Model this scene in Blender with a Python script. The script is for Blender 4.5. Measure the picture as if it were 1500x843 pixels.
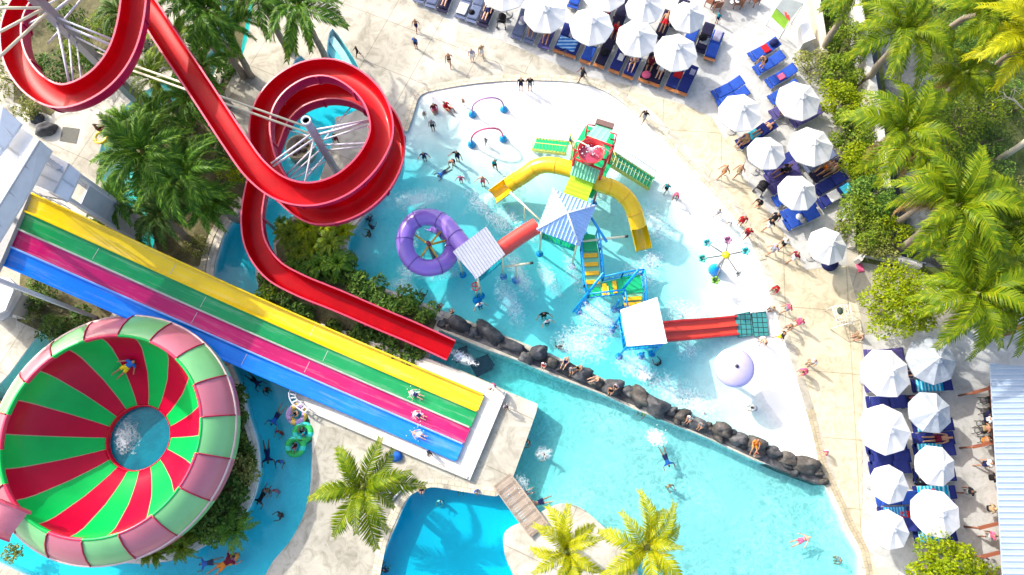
import bpy, math, random
from mathutils import Vector, Matrix
from mathutils.geometry import delaunay_2d_cdt
V = Vector
rnd = random.Random(7)
R = math.radians
scene = bpy.context.scene
COL = scene.collection
for _c in list(bpy.data.objects):
    bpy.data.objects.remove(_c)

# ---------------------------------------------------------------- camera (drone, looking down, tilted a little)
H = 36.0
_zc = V((-12.0, 283.5, 1000.0)).normalized()
_xc = (V((1, 0, 0)) - _zc.x * _zc).normalized()
_yc = _zc.cross(_xc)
CAMM = Matrix((_xc, _yc, _zc))

def P(px, py, z=0.0):
    """the place in the park at height z that the photograph shows at px, py"""
    w = CAMM @ V((px - 750.0, -(py - 421.5), -1000.0))
    t = (z - H) / w.z
    return V((t * w.x, t * w.y, z))

def PX(z=0.0, *pts):
    return [P(a, b, z) for a, b in pts]

cam_d = bpy.data.cameras.new('drone_camera')
cam_d.sensor_width = 36.0
cam_d.lens = 24.0
cam_d.clip_start = 0.5
cam_d.clip_end = 2000
cam = bpy.data.objects.new('drone_camera', cam_d)
COL.objects.link(cam)
cam.matrix_world = Matrix.Translation((0, 0, H)) @ CAMM.to_4x4()
scene.camera = cam

# ---------------------------------------------------------------- light
SUN_AZ, SUN_EL = 143.0, 38.0
S = V((math.cos(R(SUN_AZ)) * math.cos(R(SUN_EL)), math.sin(R(SUN_AZ)) * math.cos(R(SUN_EL)), math.sin(R(SUN_EL))))
w = bpy.data.worlds.new('World')
scene.world = w
w.use_nodes = True
nt = w.node_tree
sky = nt.nodes.new('ShaderNodeTexSky')
sky.sky_type = 'NISHITA'
sky.sun_disc = False
sky.sun_elevation = R(SUN_EL)
sky.sun_rotation = R(90 - SUN_AZ)
sky.dust_density = 4.0
sky.ozone_density = 0.4
bg = nt.nodes['Background']
bg.inputs['Strength'].default_value = 0.15
nt.links.new(sky.outputs[0], bg.inputs['Color'])
sd = bpy.data.lights.new('sun', 'SUN')
sd.energy = 2.0
sd.angle = R(0.55)
sd.color = (1.0, 0.95, 0.86)
so = bpy.data.objects.new('sun', sd)
COL.objects.link(so)
so.rotation_euler = S.to_track_quat('Z', 'Y').to_euler()
so.location = (0, 0, 60)
vs = scene.view_settings
vs.view_transform = 'Standard'
vs.look = 'None'
vs.gamma = 1.0
vs.use_curve_mapping = False
vs.exposure = 1.36
scene.cycles.max_bounces = 8
scene.cycles.transparent_max_bounces = 24
scene.cycles.use_denoising = True

# ---------------------------------------------------------------- materials
MATS = {}

def nmat(name):
    m = bpy.data.materials.new(name)
    m.use_nodes = True
    b = m.node_tree.nodes['Principled BSDF']
    return m, m.node_tree, b

def node(nt, t, **kw):
    n = nt.nodes.new(t)
    for k, v in kw.items():
        if k.startswith('i_'):
            k = k[2:]
            n.inputs[int(k) if k.isdigit() else k.replace('_', ' ')].default_value = v
        else:
            setattr(n, k, v)
    return n

def ramp(nt, fac, stops):
    r = nt.nodes.new('ShaderNodeValToRGB')
    el = r.color_ramp.elements
    while len(el) > 1:
        el.remove(el[-1])
    for i, (p, c) in enumerate(stops):
        e = el[0] if i == 0 else el.new(p)
        e.position = p
        e.color = (c[0], c[1], c[2], 1)
    nt.links.new(fac, r.inputs[0])
    return r.outputs[0]

def mixc(nt, fac, a, b, mode='MIX'):
    m = nt.nodes.new('ShaderNodeMix')
    m.data_type = 'RGBA'
    m.blend_type = mode
    for sock, val in ((m.inputs[0], fac), (m.inputs[6], a), (m.inputs[7], b)):
        if hasattr(val, 'is_linked'):
            nt.links.new(val, sock)
        elif isinstance(val, (int, float)):
            sock.default_value = val
        else:
            sock.default_value = (val[0], val[1], val[2], 1)
    return m.outputs[2]

def noise(nt, scale, detail=4, rough=.6, coord=None, dist=0.0):
    n = node(nt, 'ShaderNodeTexNoise')
    n.inputs['Scale'].default_value = scale
    n.inputs['Detail'].default_value = detail
    n.inputs['Roughness'].default_value = rough
    n.inputs['Distortion'].default_value = dist
    if coord is None:
        coord = nt.nodes.new('ShaderNodeNewGeometry').outputs['Position']
    nt.links.new(coord, n.inputs['Vector'])
    return n.outputs['Fac']

def bump(nt, b, h, strength=.3, dist=.02):
    n = node(nt, 'ShaderNodeBump')
    n.inputs['Strength'].default_value = strength
    n.inputs['Distance'].default_value = dist
    nt.links.new(h, n.inputs['Height'])
    nt.links.new(n.outputs[0], b.inputs['Normal'])

def dark(c, k):
    return tuple(max(0, min(1, x * k)) for x in c)

def paint(name, c, rough=.45, var=.18, scale=2.2, spec=.5, metal=0.0, bmp=0.0, coat=0.0):
    """a painted, moulded or woven surface with slight wear"""
    if name in MATS:
        return MATS[name]
    m, nt, b = nmat(name)
    f = noise(nt, scale, 5, .65)
    col = ramp(nt, f, [(.25, dark(c, 1 - var)), (.5, c), (.75, dark(c, 1 + var * .6))])
    nt.links.new(col, b.inputs['Base Color'])
    b.inputs['Roughness'].default_value = rough
    b.inputs['Specular IOR Level'].default_value = spec
    b.inputs['Metallic'].default_value = metal
    if coat:
        b.inputs['Coat Weight'].default_value = coat
        b.inputs['Coat Roughness'].default_value = .08
    if bmp:
        bump(nt, b, noise(nt, scale * 6, 3), bmp, .02)
    m.diffuse_color = (c[0], c[1], c[2], 1)
    MATS[name] = m
    return m

def fabric(name, c, c2=None, stripes=0.0, axis=0, rough=.85):
    if name in MATS:
        return MATS[name]
    m, nt, b = nmat(name)
    f = noise(nt, 5, 4)
    col = ramp(nt, f, [(.25, dark(c, .75)), (.6, c), (.8, dark(c, 1.15))])
    if c2:
        tc = node(nt, 'ShaderNodeTexCoord')
        sp = node(nt, 'ShaderNodeSeparateXYZ')
        nt.links.new(tc.outputs['Object'], sp.inputs[0])
        w1 = node(nt, 'ShaderNodeMath', operation='MULTIPLY')
        w1.inputs[1].default_value = stripes
        nt.links.new(sp.outputs[axis], w1.inputs[0])
        w2 = node(nt, 'ShaderNodeMath', operation='FRACT')
        nt.links.new(w1.outputs[0], w2.inputs[0])
        w3 = node(nt, 'ShaderNodeMath', operation='GREATER_THAN')
        w3.inputs[1].default_value = .62
        nt.links.new(w2.outputs[0], w3.inputs[0])
        col = mixc(nt, w3.outputs[0], col, c2)
    nt.links.new(col, b.inputs['Base Color'])
    b.inputs['Roughness'].default_value = rough
    b.inputs['Specular IOR Level'].default_value = .2
    MATS[name] = m
    return m

def leafmat(name, cols, trans=.35, rough=.5):
    if name in MATS:
        return MATS[name]
    m, nt, b = nmat(name)
    g = node(nt, 'ShaderNodeNewGeometry')
    n = noise(nt, .9, 3)
    ad = node(nt, 'ShaderNodeMath', operation='ADD')
    nt.links.new(g.outputs['Random Per Island'], ad.inputs[0])
    nt.links.new(n, ad.inputs[1])
    hf = node(nt, 'ShaderNodeMath', operation='MULTIPLY')
    hf.inputs[1].default_value = .5
    nt.links.new(ad.outputs[0], hf.inputs[0])
    k = len(cols)
    col = ramp(nt, hf.outputs[0], [(.18 + .64 * i / (k - 1), c) for i, c in enumerate(cols)])
    nt.links.new(col, b.inputs['Base Color'])
    b.inputs['Roughness'].default_value = rough
    b.inputs['Specular IOR Level'].default_value = .2
    t = node(nt, 'ShaderNodeBsdfTranslucent')
    nt.links.new(mixc(nt, .5, col, (.9, .9, .25), 'MULTIPLY'), t.inputs['Color'])
    mx = node(nt, 'ShaderNodeMixShader')
    mx.inputs[0].default_value = trans
    nt.links.new(b.outputs[0], mx.inputs[1])
    nt.links.new(t.outputs[0], mx.inputs[2])
    nt.links.new(mx.outputs[0], nt.nodes['Material Output'].inputs['Surface'])
    MATS[name] = m
    return m

# ---------------------------------------------------------------- meshes
class MB:
    def __init__(s):
        s.v = []; s.f = []; s.m = []; s.sm = []
    def add(s, vs, fs, mi=0, smooth=False):
        o = len(s.v)
        s.v += [V(x) for x in vs]
        for q in fs:
            s.f.append([i + o for i in q]); s.m.append(mi); s.sm.append(smooth)
        return s
    def box(s, c, sz, rz=0.0, mi=0, mat=None, taper=1.0):
        hx, hy, hz = sz[0] / 2, sz[1] / 2, sz[2] / 2
        pts = []
        for z in (-1, 1):
            k = taper if z > 0 else 1.0
            for x, y in ((-1, -1), (1, -1), (1, 1), (-1, 1)):
                pts.append(V((x * hx * k, y * hy * k, z * hz)))
        rot = mat if mat else Matrix.Rotation(rz, 3, 'Z')
        pts = [rot @ p + V(c) for p in pts]
        return s.add(pts, [(3, 2, 1, 0), (4, 5, 6, 7), (0, 1, 5, 4), (1, 2, 6, 5), (2, 3, 7, 6), (3, 0, 4, 7)], mi)
    def beam(s, a, b, w, h, mi=0):
        a, b = V(a), V(b)
        d = b - a
        t = d.normalized()
        sd = t.cross(V((0, 0, 1)))
        sd = sd.normalized() if sd.length > 1e-3 else V((1, 0, 0))
        n = sd.cross(t)
        return s.box((a + b) / 2, (w, d.length, h), mi=mi, mat=Matrix((sd, t, n)).transposed())
    def tube(s, path, r, n=8, mi=0, caps=True, smooth=True):
        path = [V(p) for p in path]
        rs = r if isinstance(r, (list, tuple)) else [r] * len(path)
        vs, fs = [], []
        ref = None
        for i, p in enumerate(path):
            t = (path[min(i + 1, len(path) - 1)] - path[max(i - 1, 0)]).normalized()
            if ref is None:
                ref = V((0, 0, 1)) if abs(t.z) < .9 else V((1, 0, 0))
            a = t.cross(ref)
            if a.length < 1e-4:
                a = t.cross(V((1, 0, 0)))
            a.normalize()
            b = a.cross(t).normalized()
            ref = b
            for k in range(n):
                an = 2 * math.pi * k / n
                vs.append(p + rs[i] * (math.cos(an) * a + math.sin(an) * b))
        for i in range(len(path) - 1):
            for k in range(n):
                k2 = (k + 1) % n
                fs.append((i * n + k, i * n + k2, (i + 1) * n + k2, (i + 1) * n + k))
        if caps:
            fs.append(tuple(range(n))[::-1])
            fs.append(tuple(range((len(path) - 1) * n, len(path) * n)))
        # outward orientation
        s.add(vs, [tuple(reversed(q)) for q in fs], mi, smooth)
        return s
    def lathe(s, prof, c=(0, 0, 0), n=24, mi=0, smooth=True, sx=1.0, caps=True):
        c = V(c)
        vs, fs = [], []
        for r, z in prof:
            for k in range(n):
                a = 2 * math.pi * k / n
                vs.append(c + V((r * math.cos(a) * sx, r * math.sin(a), z)))
        for i in range(len(prof) - 1):
            for k in range(n):
                k2 = (k + 1) % n
                fs.append((i * n + k, i * n + k2, (i + 1) * n + k2, (i + 1) * n + k))
        if caps and prof[0][0] > 1e-5:
            fs.append(tuple(range(n))[::-1])
        if caps and prof[-1][0] > 1e-5:
            fs.append(tuple(range((len(prof) - 1) * n, len(prof) * n)))
        return s.add(vs, fs, mi, smooth)
    def sweep(s, path, prof, mi=0, smooth=False, bank=None, caps=True, closed=True):
        """profile (u to the right, v up) carried along a path with the horizon kept level, plus bank"""
        vs, fs = [], []
        n = len(prof)
        for i, p in enumerate(path):
            t = (path[min(i + 1, len(path) - 1)] - path[max(i - 1, 0)]).normalized()
            sd = t.cross(V((0, 0, 1))).normalized()
            up = sd.cross(t).normalized()
            if bank:
                q = Matrix.Rotation(bank[i], 3, t)
                sd, up = q @ sd, q @ up
            for u, v in prof:
                vs.append(p + u * sd + v * up)
        for i in range(len(path) - 1):
            for k in range(n if closed else n - 1):
                k2 = (k + 1) % n
                fs.append((i * n + k, (i + 1) * n + k, (i + 1) * n + k2, i * n + k2))
        if caps and closed:
            fs.append(tuple(range(n)))
            fs.append(tuple(range((len(path) - 1) * n, len(path) * n))[::-1])
        return s.add(vs, fs, mi, smooth)
    def prism(s, poly, z0, z1, mi=0):
        n = len(poly)
        area = sum(poly[i][0] * poly[(i + 1) % n][1] - poly[(i + 1) % n][0] * poly[i][1] for i in range(n))
        if area < 0:
            poly = list(reversed(poly))
        vs = [V((p[0], p[1], z0)) for p in poly] + [V((p[0], p[1], z1)) for p in poly]
        fs = [tuple(range(n))[::-1], tuple(range(n, 2 * n))]
        fs += [(i, (i + 1) % n, n + (i + 1) % n, n + i) for i in range(n)]
        return s.add(vs, fs, mi)
    def slab(s, top, th, mi=0):
        """a plate whose upper face is the given 3D polygon"""
        n = len(top)
        top = [V(p) for p in top]
        area = sum(top[i].x * top[(i + 1) % n].y - top[(i + 1) % n].x * top[i].y for i in range(n))
        if area < 0:
            top.reverse()
        vs = [p - V((0, 0, th)) for p in top] + top
        fs = [tuple(range(n))[::-1], tuple(range(n, 2 * n))]
        fs += [(i, (i + 1) % n, n + (i + 1) % n, n + i) for i in range(n)]
        return s.add(vs, fs, mi)
    def build(s, name, mat, parent=None, label=None, org=None):
        me = bpy.data.meshes.new(name)
        o = V((0, 0, 0))
        q = parent
        while q is not None:
            o = o + q.location
            q = q.parent
        if org is not None:
            o = V(org)
        me.from_pydata([tuple(x - o) for x in s.v], [], s.f)
        ms = mat if isinstance(mat, (list, tuple)) else [mat]
        for m in ms:
            me.materials.append(m)
        me.polygons.foreach_set('material_index', s.m)
        me.polygons.foreach_set('use_smooth', s.sm)
        me.update()
        ob = bpy.data.objects.new(name, me)
        COL.objects.link(ob)
        if parent is not None:
            ob.parent = parent
        elif org is not None:
            ob.location = org
        if label:
            ob['label'] = label
        return ob

def thing(name, label, cat, loc=(0, 0, 0), group=None, rz=0.0):
    o = bpy.data.objects.new(name, None)
    o.empty_display_size = .2
    COL.objects.link(o)
    o.location = loc
    o.rotation_euler = (0, 0, rz)
    return tag(o, label, cat, group)

def tag(o, label, cat, group=None):
    o['label'] = label
    o['category'] = cat
    if group:
        o['group'] = group
    return o

def struct(o, kind='structure'):
    o['kind'] = kind
    return o

def copy_tree(o, parent=None):
    c = o.copy()
    COL.objects.link(c)
    if parent is not None:
        c.parent = parent
    for ch in [k for k in o.children]:
        copy_tree(ch, c)
    return c

def spline(ctrl, step=.25):
    """Catmull-Rom through control points (any number of trailing values each), resampled evenly"""
    n = len(ctrl)
    out = []
    for i in range(n - 1):
        p0, p1, p2, p3 = ctrl[max(i - 1, 0)], ctrl[i], ctrl[i + 1], ctrl[min(i + 2, n - 1)]
        d = math.dist(p1[:3], p2[:3])
        k = max(2, int(d / step))
        for j in range(k):
            t = j / k
            out.append([.5 * (2 * b + (c - a) * t + (2 * a - 5 * b + 4 * c - e) * t * t + (-a + 3 * b - 3 * c + e) * t ** 3)
                        for a, b, c, e in zip(p0, p1, p2, p3)])
    out.append(list(ctrl[-1]))
    return out

def inside(pt, poly):
    x, y = pt[0], pt[1]
    c = False
    j = len(poly) - 1
    for i in range(len(poly)):
        xi, yi = poly[i][0], poly[i][1]
        xj, yj = poly[j][0], poly[j][1]
        if (yi > y) != (yj > y) and x < (xj - xi) * (y - yi) / (yj - yi) + xi:
            c = not c
        j = i
    return c

def smooth_poly(poly, step=.6):
    """round a closed outline"""
    n = len(poly)
    out = []
    for i in range(n):
        p0, p1, p2, p3 = poly[i - 1], poly[i], poly[(i + 1) % n], poly[(i + 2) % n]
        d = (V(p2) - V(p1)).length
        k = max(1, int(d / step))
        for j in range(k):
            t = j / k
            q = [.5 * (2 * b + (c - a) * t + (2 * a - 5 * b + 4 * c - e) * t * t + (-a + 3 * b - 3 * c + e) * t ** 3)
                 for a, b, c, e in zip(p0, p1, p2, p3)]
            out.append(V(q))
    return out

def offset_poly(poly, d):
    """grow an outline by d (either winding)"""
    n = len(poly)
    area = sum(poly[i][0] * poly[(i + 1) % n][1] - poly[(i + 1) % n][0] * poly[i][1] for i in range(n))
    sgn = 1 if area > 0 else -1
    out = []
    for i in range(n):
        a, b, c = V(poly[i - 1]), V(poly[i]), V(poly[(i + 1) % n])
        t = ((b - a).normalized() + (c - b).normalized())
        t.z = 0
        if t.length < 1e-4:
            t = c - a
        t.normalize()
        out.append(b + sgn * d * V((t.y, -t.x, 0)))
    return out

def tri_sheet(polys, keep, extra=(), eps=1e-4):
    vs, es = [], []
    for poly in polys:
        o = len(vs)
        n = len(poly)
        vs += [V((p[0], p[1])) for p in poly]
        es += [(o + i, o + (i + 1) % n) for i in range(n)]
    vs += [V((p[0], p[1])) for p in extra]
    r = delaunay_2d_cdt(vs, es, [], 0, eps)
    ov, of = r[0], r[2]
    fs = []
    for f in of:
        c = sum((ov[i] for i in f), V((0, 0))) / len(f)
        if keep(c):
            a, b, d = ov[f[0]], ov[f[1]], ov[f[2]]
            if (b - a).cross(d - a) < 0:
                f = list(reversed(f))
            fs.append(f)
    used = sorted({i for f in fs for i in f})
    ix = {k: i for i, k in enumerate(used)}
    return [ov[i] for i in used], [[ix[i] for i in f] for f in fs]

# ================================================================ SETTING
def Q(p):
    c = CAMM.transposed() @ (V(p) - V((0, 0, H)))
    return 750 + 1000 * c.x / -c.z, 421.5 - 1000 * c.y / -c.z

def curve_px(pts, z=0.0, step=.5):
    return [V((q[0], q[1], z)) for q in spline([tuple(P(a, b, 0)) for a, b in pts], step)]

def ground_mat(name, stops, joints=0.0, scale=.22, rough=.85, rot=.5, stain=.5, speck=60):
    m, nt, b = nmat(name)
    pos = node(nt, 'ShaderNodeNewGeometry').outputs['Position']
    n1 = noise(nt, scale, 6, .62, pos, .6)
    col = ramp(nt, n1, stops)
    n2 = noise(nt, scale * 5.5, 5, .7, pos, 1.2)
    st = ramp(nt, n2, [(.46, (1, 1, 1)), (.66, (1 - stain,) * 2 + (1 - stain * 1.1,))])
    col = mixc(nt, 1.0, col, st, 'MULTIPLY')
    n3 = noise(nt, speck, 2, .6, pos)
    col = mixc(nt, 1.0, col, ramp(nt, n3, [(.35, (.86, .86, .86)), (.6, (1.04, 1.04, 1.03))]), 'MULTIPLY')
    if joints:
        mp = node(nt, 'ShaderNodeMapping')
        mp.inputs['Rotation'].default_value = (0, 0, rot)
        nt.links.new(pos, mp.inputs['Vector'])
        br = node(nt, 'ShaderNodeTexBrick')
        br.offset = 0
        br.inputs['Scale'].default_value = 1.0
        br.inputs['Mortar Size'].default_value = .025
        br.inputs['Brick Width'].default_value = joints
        br.inputs['Row Height'].default_value = joints
        br.inputs['Color1'].default_value = (1, 1, 1, 1)
        br.inputs['Color2'].default_value = (.93, .93, .92, 1)
        br.inputs['Mortar'].default_value = (.66, .64, .6, 1)
        nt.links.new(mp.outputs[0], br.inputs['Vector'])
        col = mixc(nt, 1.0, col, br.outputs['Color'], 'MULTIPLY')
    nt.links.new(col, b.inputs['Base Color'])
    b.inputs['Roughness'].default_value = rough
    b.inputs['Specular IOR Level'].default_value = .25
    bump(nt, b, n2, .25, .03)
    return m

M_DECK = ground_mat('cream_concrete', [(.28, (.30, .28, .235)), (.42, (.42, .395, .335)), (.55, (.52, .495, .425)), (.72, (.60, .58, .515))], 3.1, .16, rot=.42, stain=.34)
M_GREY = ground_mat('grey_concrete', [(.3, (.40, .405, .40)), (.5, (.47, .475, .47)), (.7, (.54, .545, .535))], 0, .3, rot=.42, stain=.22)
M_ROUGH = ground_mat('weathered_concrete', [(.3, (.32, .30, .25)), (.5, (.42, .395, .33)), (.7, (.52, .49, .41))], 0, .3, stain=.32)
M_CREAM = ground_mat('pale_pavers', [(.3, (.47, .41, .29)), (.5, (.56, .50, .37)), (.72, (.64, .59, .46))], 3.4, .26, rot=.08, stain=.3)
M_SOIL = ground_mat('dark_soil', [(.3, (.06, .055, .028)), (.5, (.12, .11, .05)), (.7, (.22, .2, .10))], 0, .9, stain=.5)
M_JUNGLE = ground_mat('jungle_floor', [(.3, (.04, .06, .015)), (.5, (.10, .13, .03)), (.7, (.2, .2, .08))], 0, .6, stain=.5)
M_ASPH = ground_mat('asphalt', [(.3, (.06, .07, .08)), (.5, (.095, .105, .115)), (.7, (.15, .16, .17))], 0, .5, stain=.4)
M_WHITEWALL = paint('white_plaster', (.52, .51, .48), .7, .12, 1.2)

def paver_mat(name, c1, c2, mortar, bw, rh):
    m, nt, b = nmat(name)
    tc = node(nt, 'ShaderNodeUVMap')
    br = node(nt, 'ShaderNodeTexBrick')
    br.inputs['Scale'].default_value = 1
    br.inputs['Brick Width'].default_value = bw
    br.inputs['Row Height'].default_value = rh
    br.inputs['Mortar Size'].default_value = .02
    br.inputs['Color1'].default_value = (*c1, 1)
    br.inputs['Color2'].default_value = (*c2, 1)
    br.inputs['Mortar'].default_value = (*mortar, 1)
    nt.links.new(tc.outputs[0], br.inputs['Vector'])
    col = mixc(nt, 1.0, br.outputs['Color'], ramp(nt, noise(nt, 1.5, 5), [(.3, (.7, .7, .68)), (.65, (1.1, 1.08, 1.05))]), 'MULTIPLY')
    nt.links.new(col, b.inputs['Base Color'])
    b.inputs['Roughness'].default_value = .85
    return m

def band(name, pts, width, h, mat, kind='structure'):
    """a kerb of the given width laid along a line, with a UV that runs along it"""
    n = len(pts)
    vs, uv = [], []
    L = 0
    for i, p in enumerate(pts):
        t = (pts[min(i + 1, n - 1)] - pts[max(i - 1, 0)]).normalized()
        sd = V((t.y, -t.x, 0))
        if i:
            L += (p - pts[i - 1]).length
        for u, z in ((-.5, p.z), (-.5, p.z + h), (.5, p.z + h), (.5, p.z)):
            q = p + u * width * sd
            vs.append((q.x, q.y, z)); uv.append((L, u * width))
    fs = []
    for i in range(n - 1):
        for k in range(3):
            fs.append((i * 4 + k, (i + 1) * 4 + k, (i + 1) * 4 + k + 1, i * 4 + k + 1))
    mb = MB().add(vs, fs)
    o = mb.build(name, mat)
    ul = o.data.uv_layers.new(name='UVMap')
    for lp in o.data.loops:
        ul.data[lp.index].uv = uv[lp.vertex_index]
    return struct(o)

# ---- outlines of the water
KIDS = (curve_px([(588, 205), (600, 174), (607, 152), (616, 139), (640, 131), (700, 121), (770, 117), (830, 119), (870, 127), (905, 145), (940, 176), (974, 205), (1002, 238),
                  (1034, 271), (1059, 297), (1080, 323), (1100, 352), (1113, 382), (1120, 405), (1127, 430), (1142, 477), (1153, 511), (1170, 566), (1183, 611), (1192, 645), (1200, 683)])
        + curve_px([(1150, 676), (1090, 650), (1040, 626), (990, 604), (930, 576), (880, 553), (830, 529), (780, 508), (735, 490), (690, 472), (656, 458)], 0, 2)
        + curve_px([(628, 448), (600, 437), (566, 424), (542, 416), (525, 402), (512, 382), (509, 359), (516, 340), (536, 314), (556, 280), (575, 240)]))
BIG = (PX(0, (643, 483), (710, 511), (758, 528), (804, 548), (890, 581), (928, 599), (986, 622), (1036, 642), (1104, 674), (1206, 708))
       + curve_px([(1212, 718), (1220, 735), (1231, 757), (1238, 776), (1250, 800), (1260, 819), (1262, 850), (1263, 900)])
       + curve_px([(940, 900), (942, 860), (923, 819), (911, 802), (897, 785), (880, 768), (857, 748), (840, 740), (822, 738), (802, 745), (783, 757)])
       + PX(0, (749, 706), (769, 651), (786, 603), (788, 592), (742, 573), (720, 562), (680, 545), (628, 525), (634, 505)))
BLUE = (curve_px([(536, 900), (551, 845), (568, 797), (582, 765), (591, 743), (602, 725), (620, 716), (637, 714), (674, 720), (702, 724), (728, 727), (741, 713)])
        + PX(0, (744, 713), (772, 762)) + curve_px([(765, 766), (755, 769), (742, 777), (737, 788), (739, 811), (745, 828), (752, 845), (765, 900)]))
RIVER = (curve_px([(380, 860), (400, 822), (422, 797), (442, 762), (454, 717), (457, 660), (456, 628), (450, 608), (437, 595), (430, 577), (412, 530), (395, 480), (382, 430),
                   (374, 400), (385, 385), (402, 376), (400, 359), (412, 335), (428, 318), (450, 302), (468, 262), (478, 235), (488, 204), (491, 172)])
         + curve_px([(510, 168), (535, 150), (532, 118), (522, 92), (506, 66), (487, 42), (480, 60), (478, 85)]) + PX(0, (462, 102), (441, 82))
         + curve_px([(433, 86), (411, 130), (395, 170), (385, 215), (375, 260), (368, 294), (334, 334), (320, 371), (314, 399), (318, 440), (325, 490), (340, 535), (357, 577), (365, 612),
                     (375, 640), (380, 674), (378, 705), (371, 731), (357, 754), (320, 787), (285, 808), (262, 819), (228, 825), (165, 822), (110, 806), (60, 770), (0, 742), (-60, 730)])
         + curve_px([(-60, 800), (0, 826), (43, 846), (80, 862)]))
_c = curve_px([(352, -40), (334, 75), (280, 118), (210, 160), (176, 200), (170, 250), (194, 310), (204, 355), (170, 405), (122, 455), (75, 505), (22, 575), (-50, 640)])
_w = .98
TEAL = []
for sgn in (1, -1):
    side = []
    for i, p in enumerate(_c):
        t = (_c[min(i + 1, len(_c) - 1)] - _c[max(i - 1, 0)]).normalized()
        side.append(p + sgn * _w * V((t.y, -t.x, 0)))
    TEAL += side if sgn == 1 else side[::-1]
TEAL = TEAL[::2]
POOLS = [KIDS, BIG, BLUE, RIVER, TEAL]

# ---- one ground sheet with the pools cut out of it
far = [V((-260, -160)), V((260, -160)), V((260, 300)), V((-260, 300))]
near = [V((-48, -16)), V((44, -16)), V((44, 44)), V((-48, 44))]
vs2, fs2 = tri_sheet([far, near] + POOLS, lambda c: not any(inside(c, q) for q in POOLS))
g = MB().add([(p.x, p.y, 0) for p in vs2], fs2).build('ground', M_DECK)
struct(g)

# ---- water
def water_mat(name, absorb, density, waves=1.6, net=0.0, netscale=1.1, bmp=.12, netedge=None, tint=(1, 1, 1)):
    m = bpy.data.materials.new(name)
    m.use_nodes = True
    nt = m.node_tree
    nt.nodes.remove(nt.nodes['Principled BSDF'])
    out = nt.nodes['Material Output']
    pos = node(nt, 'ShaderNodeNewGeometry').outputs['Position']
    n1 = noise(nt, waves, 3, .55, pos, .4)
    bp = node(nt, 'ShaderNodeBump')
    bp.inputs['Strength'].default_value = bmp * 3
    bp.inputs['Distance'].default_value = .08
    nt.links.new(n1, bp.inputs['Height'])
    tr = node(nt, 'ShaderNodeBsdfTransparent')
    tr.inputs['Color'].default_value = (*tint, 1)
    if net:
        # noise in the transparent colour imitates the light net cast by ripples
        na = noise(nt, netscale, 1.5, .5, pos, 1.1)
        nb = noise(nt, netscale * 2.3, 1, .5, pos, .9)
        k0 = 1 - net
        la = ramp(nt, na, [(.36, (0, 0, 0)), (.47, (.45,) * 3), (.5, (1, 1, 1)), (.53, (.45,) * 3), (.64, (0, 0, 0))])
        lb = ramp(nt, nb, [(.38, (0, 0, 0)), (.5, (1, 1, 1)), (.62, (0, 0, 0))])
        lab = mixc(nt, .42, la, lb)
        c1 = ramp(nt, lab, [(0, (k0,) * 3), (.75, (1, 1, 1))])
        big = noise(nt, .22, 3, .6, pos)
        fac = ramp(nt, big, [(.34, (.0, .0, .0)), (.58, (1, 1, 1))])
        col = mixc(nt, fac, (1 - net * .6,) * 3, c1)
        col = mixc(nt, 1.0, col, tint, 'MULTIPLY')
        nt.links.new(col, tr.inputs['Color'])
    gl = node(nt, 'ShaderNodeBsdfGlossy')
    gl.inputs['Roughness'].default_value = .06
    nt.links.new(bp.outputs[0], gl.inputs['Normal'])
    lw = node(nt, 'ShaderNodeLayerWeight')
    nt.links.new(bp.outputs[0], lw.inputs['Normal'])
    pw = node(nt, 'ShaderNodeMath', operation='POWER')
    pw.inputs[1].default_value = 5
    nt.links.new(lw.outputs['Facing'], pw.inputs[0])
    fr = node(nt, 'ShaderNodeMath', operation='MULTIPLY_ADD')
    fr.inputs[1].default_value = .95
    fr.inputs[2].default_value = .02
    nt.links.new(pw.outputs[0], fr.inputs[0])
    mx = node(nt, 'ShaderNodeMixShader')
    nt.links.new(fr.outputs[0], mx.inputs[0])
    nt.links.new(tr.outputs[0], mx.inputs[1])
    nt.links.new(gl.outputs[0], mx.inputs[2])
    nt.links.new(mx.outputs[0], out.inputs['Surface'])
    va = node(nt, 'ShaderNodeVolumeAbsorption')
    va.inputs['Color'].default_value = (*absorb, 1)
    va.inputs['Density'].default_value = density
    nt.links.new(va.outputs[0], out.inputs['Volume'])
    return m

def floor_mat(name, c, tile=.5, lines=.06):
    m, nt, b = nmat(name)
    pos = node(nt, 'ShaderNodeNewGeometry').outputs['Position']
    n = noise(nt, .35, 5, .6, pos)
    col = ramp(nt, n, [(.3, dark(c, .88)), (.6, c)])
    nt.links.new(col, b.inputs['Base Color'])
    b.inputs['Roughness'].default_value = .7
    b.inputs['Specular IOR Level'].default_value = .1
    return m

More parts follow.
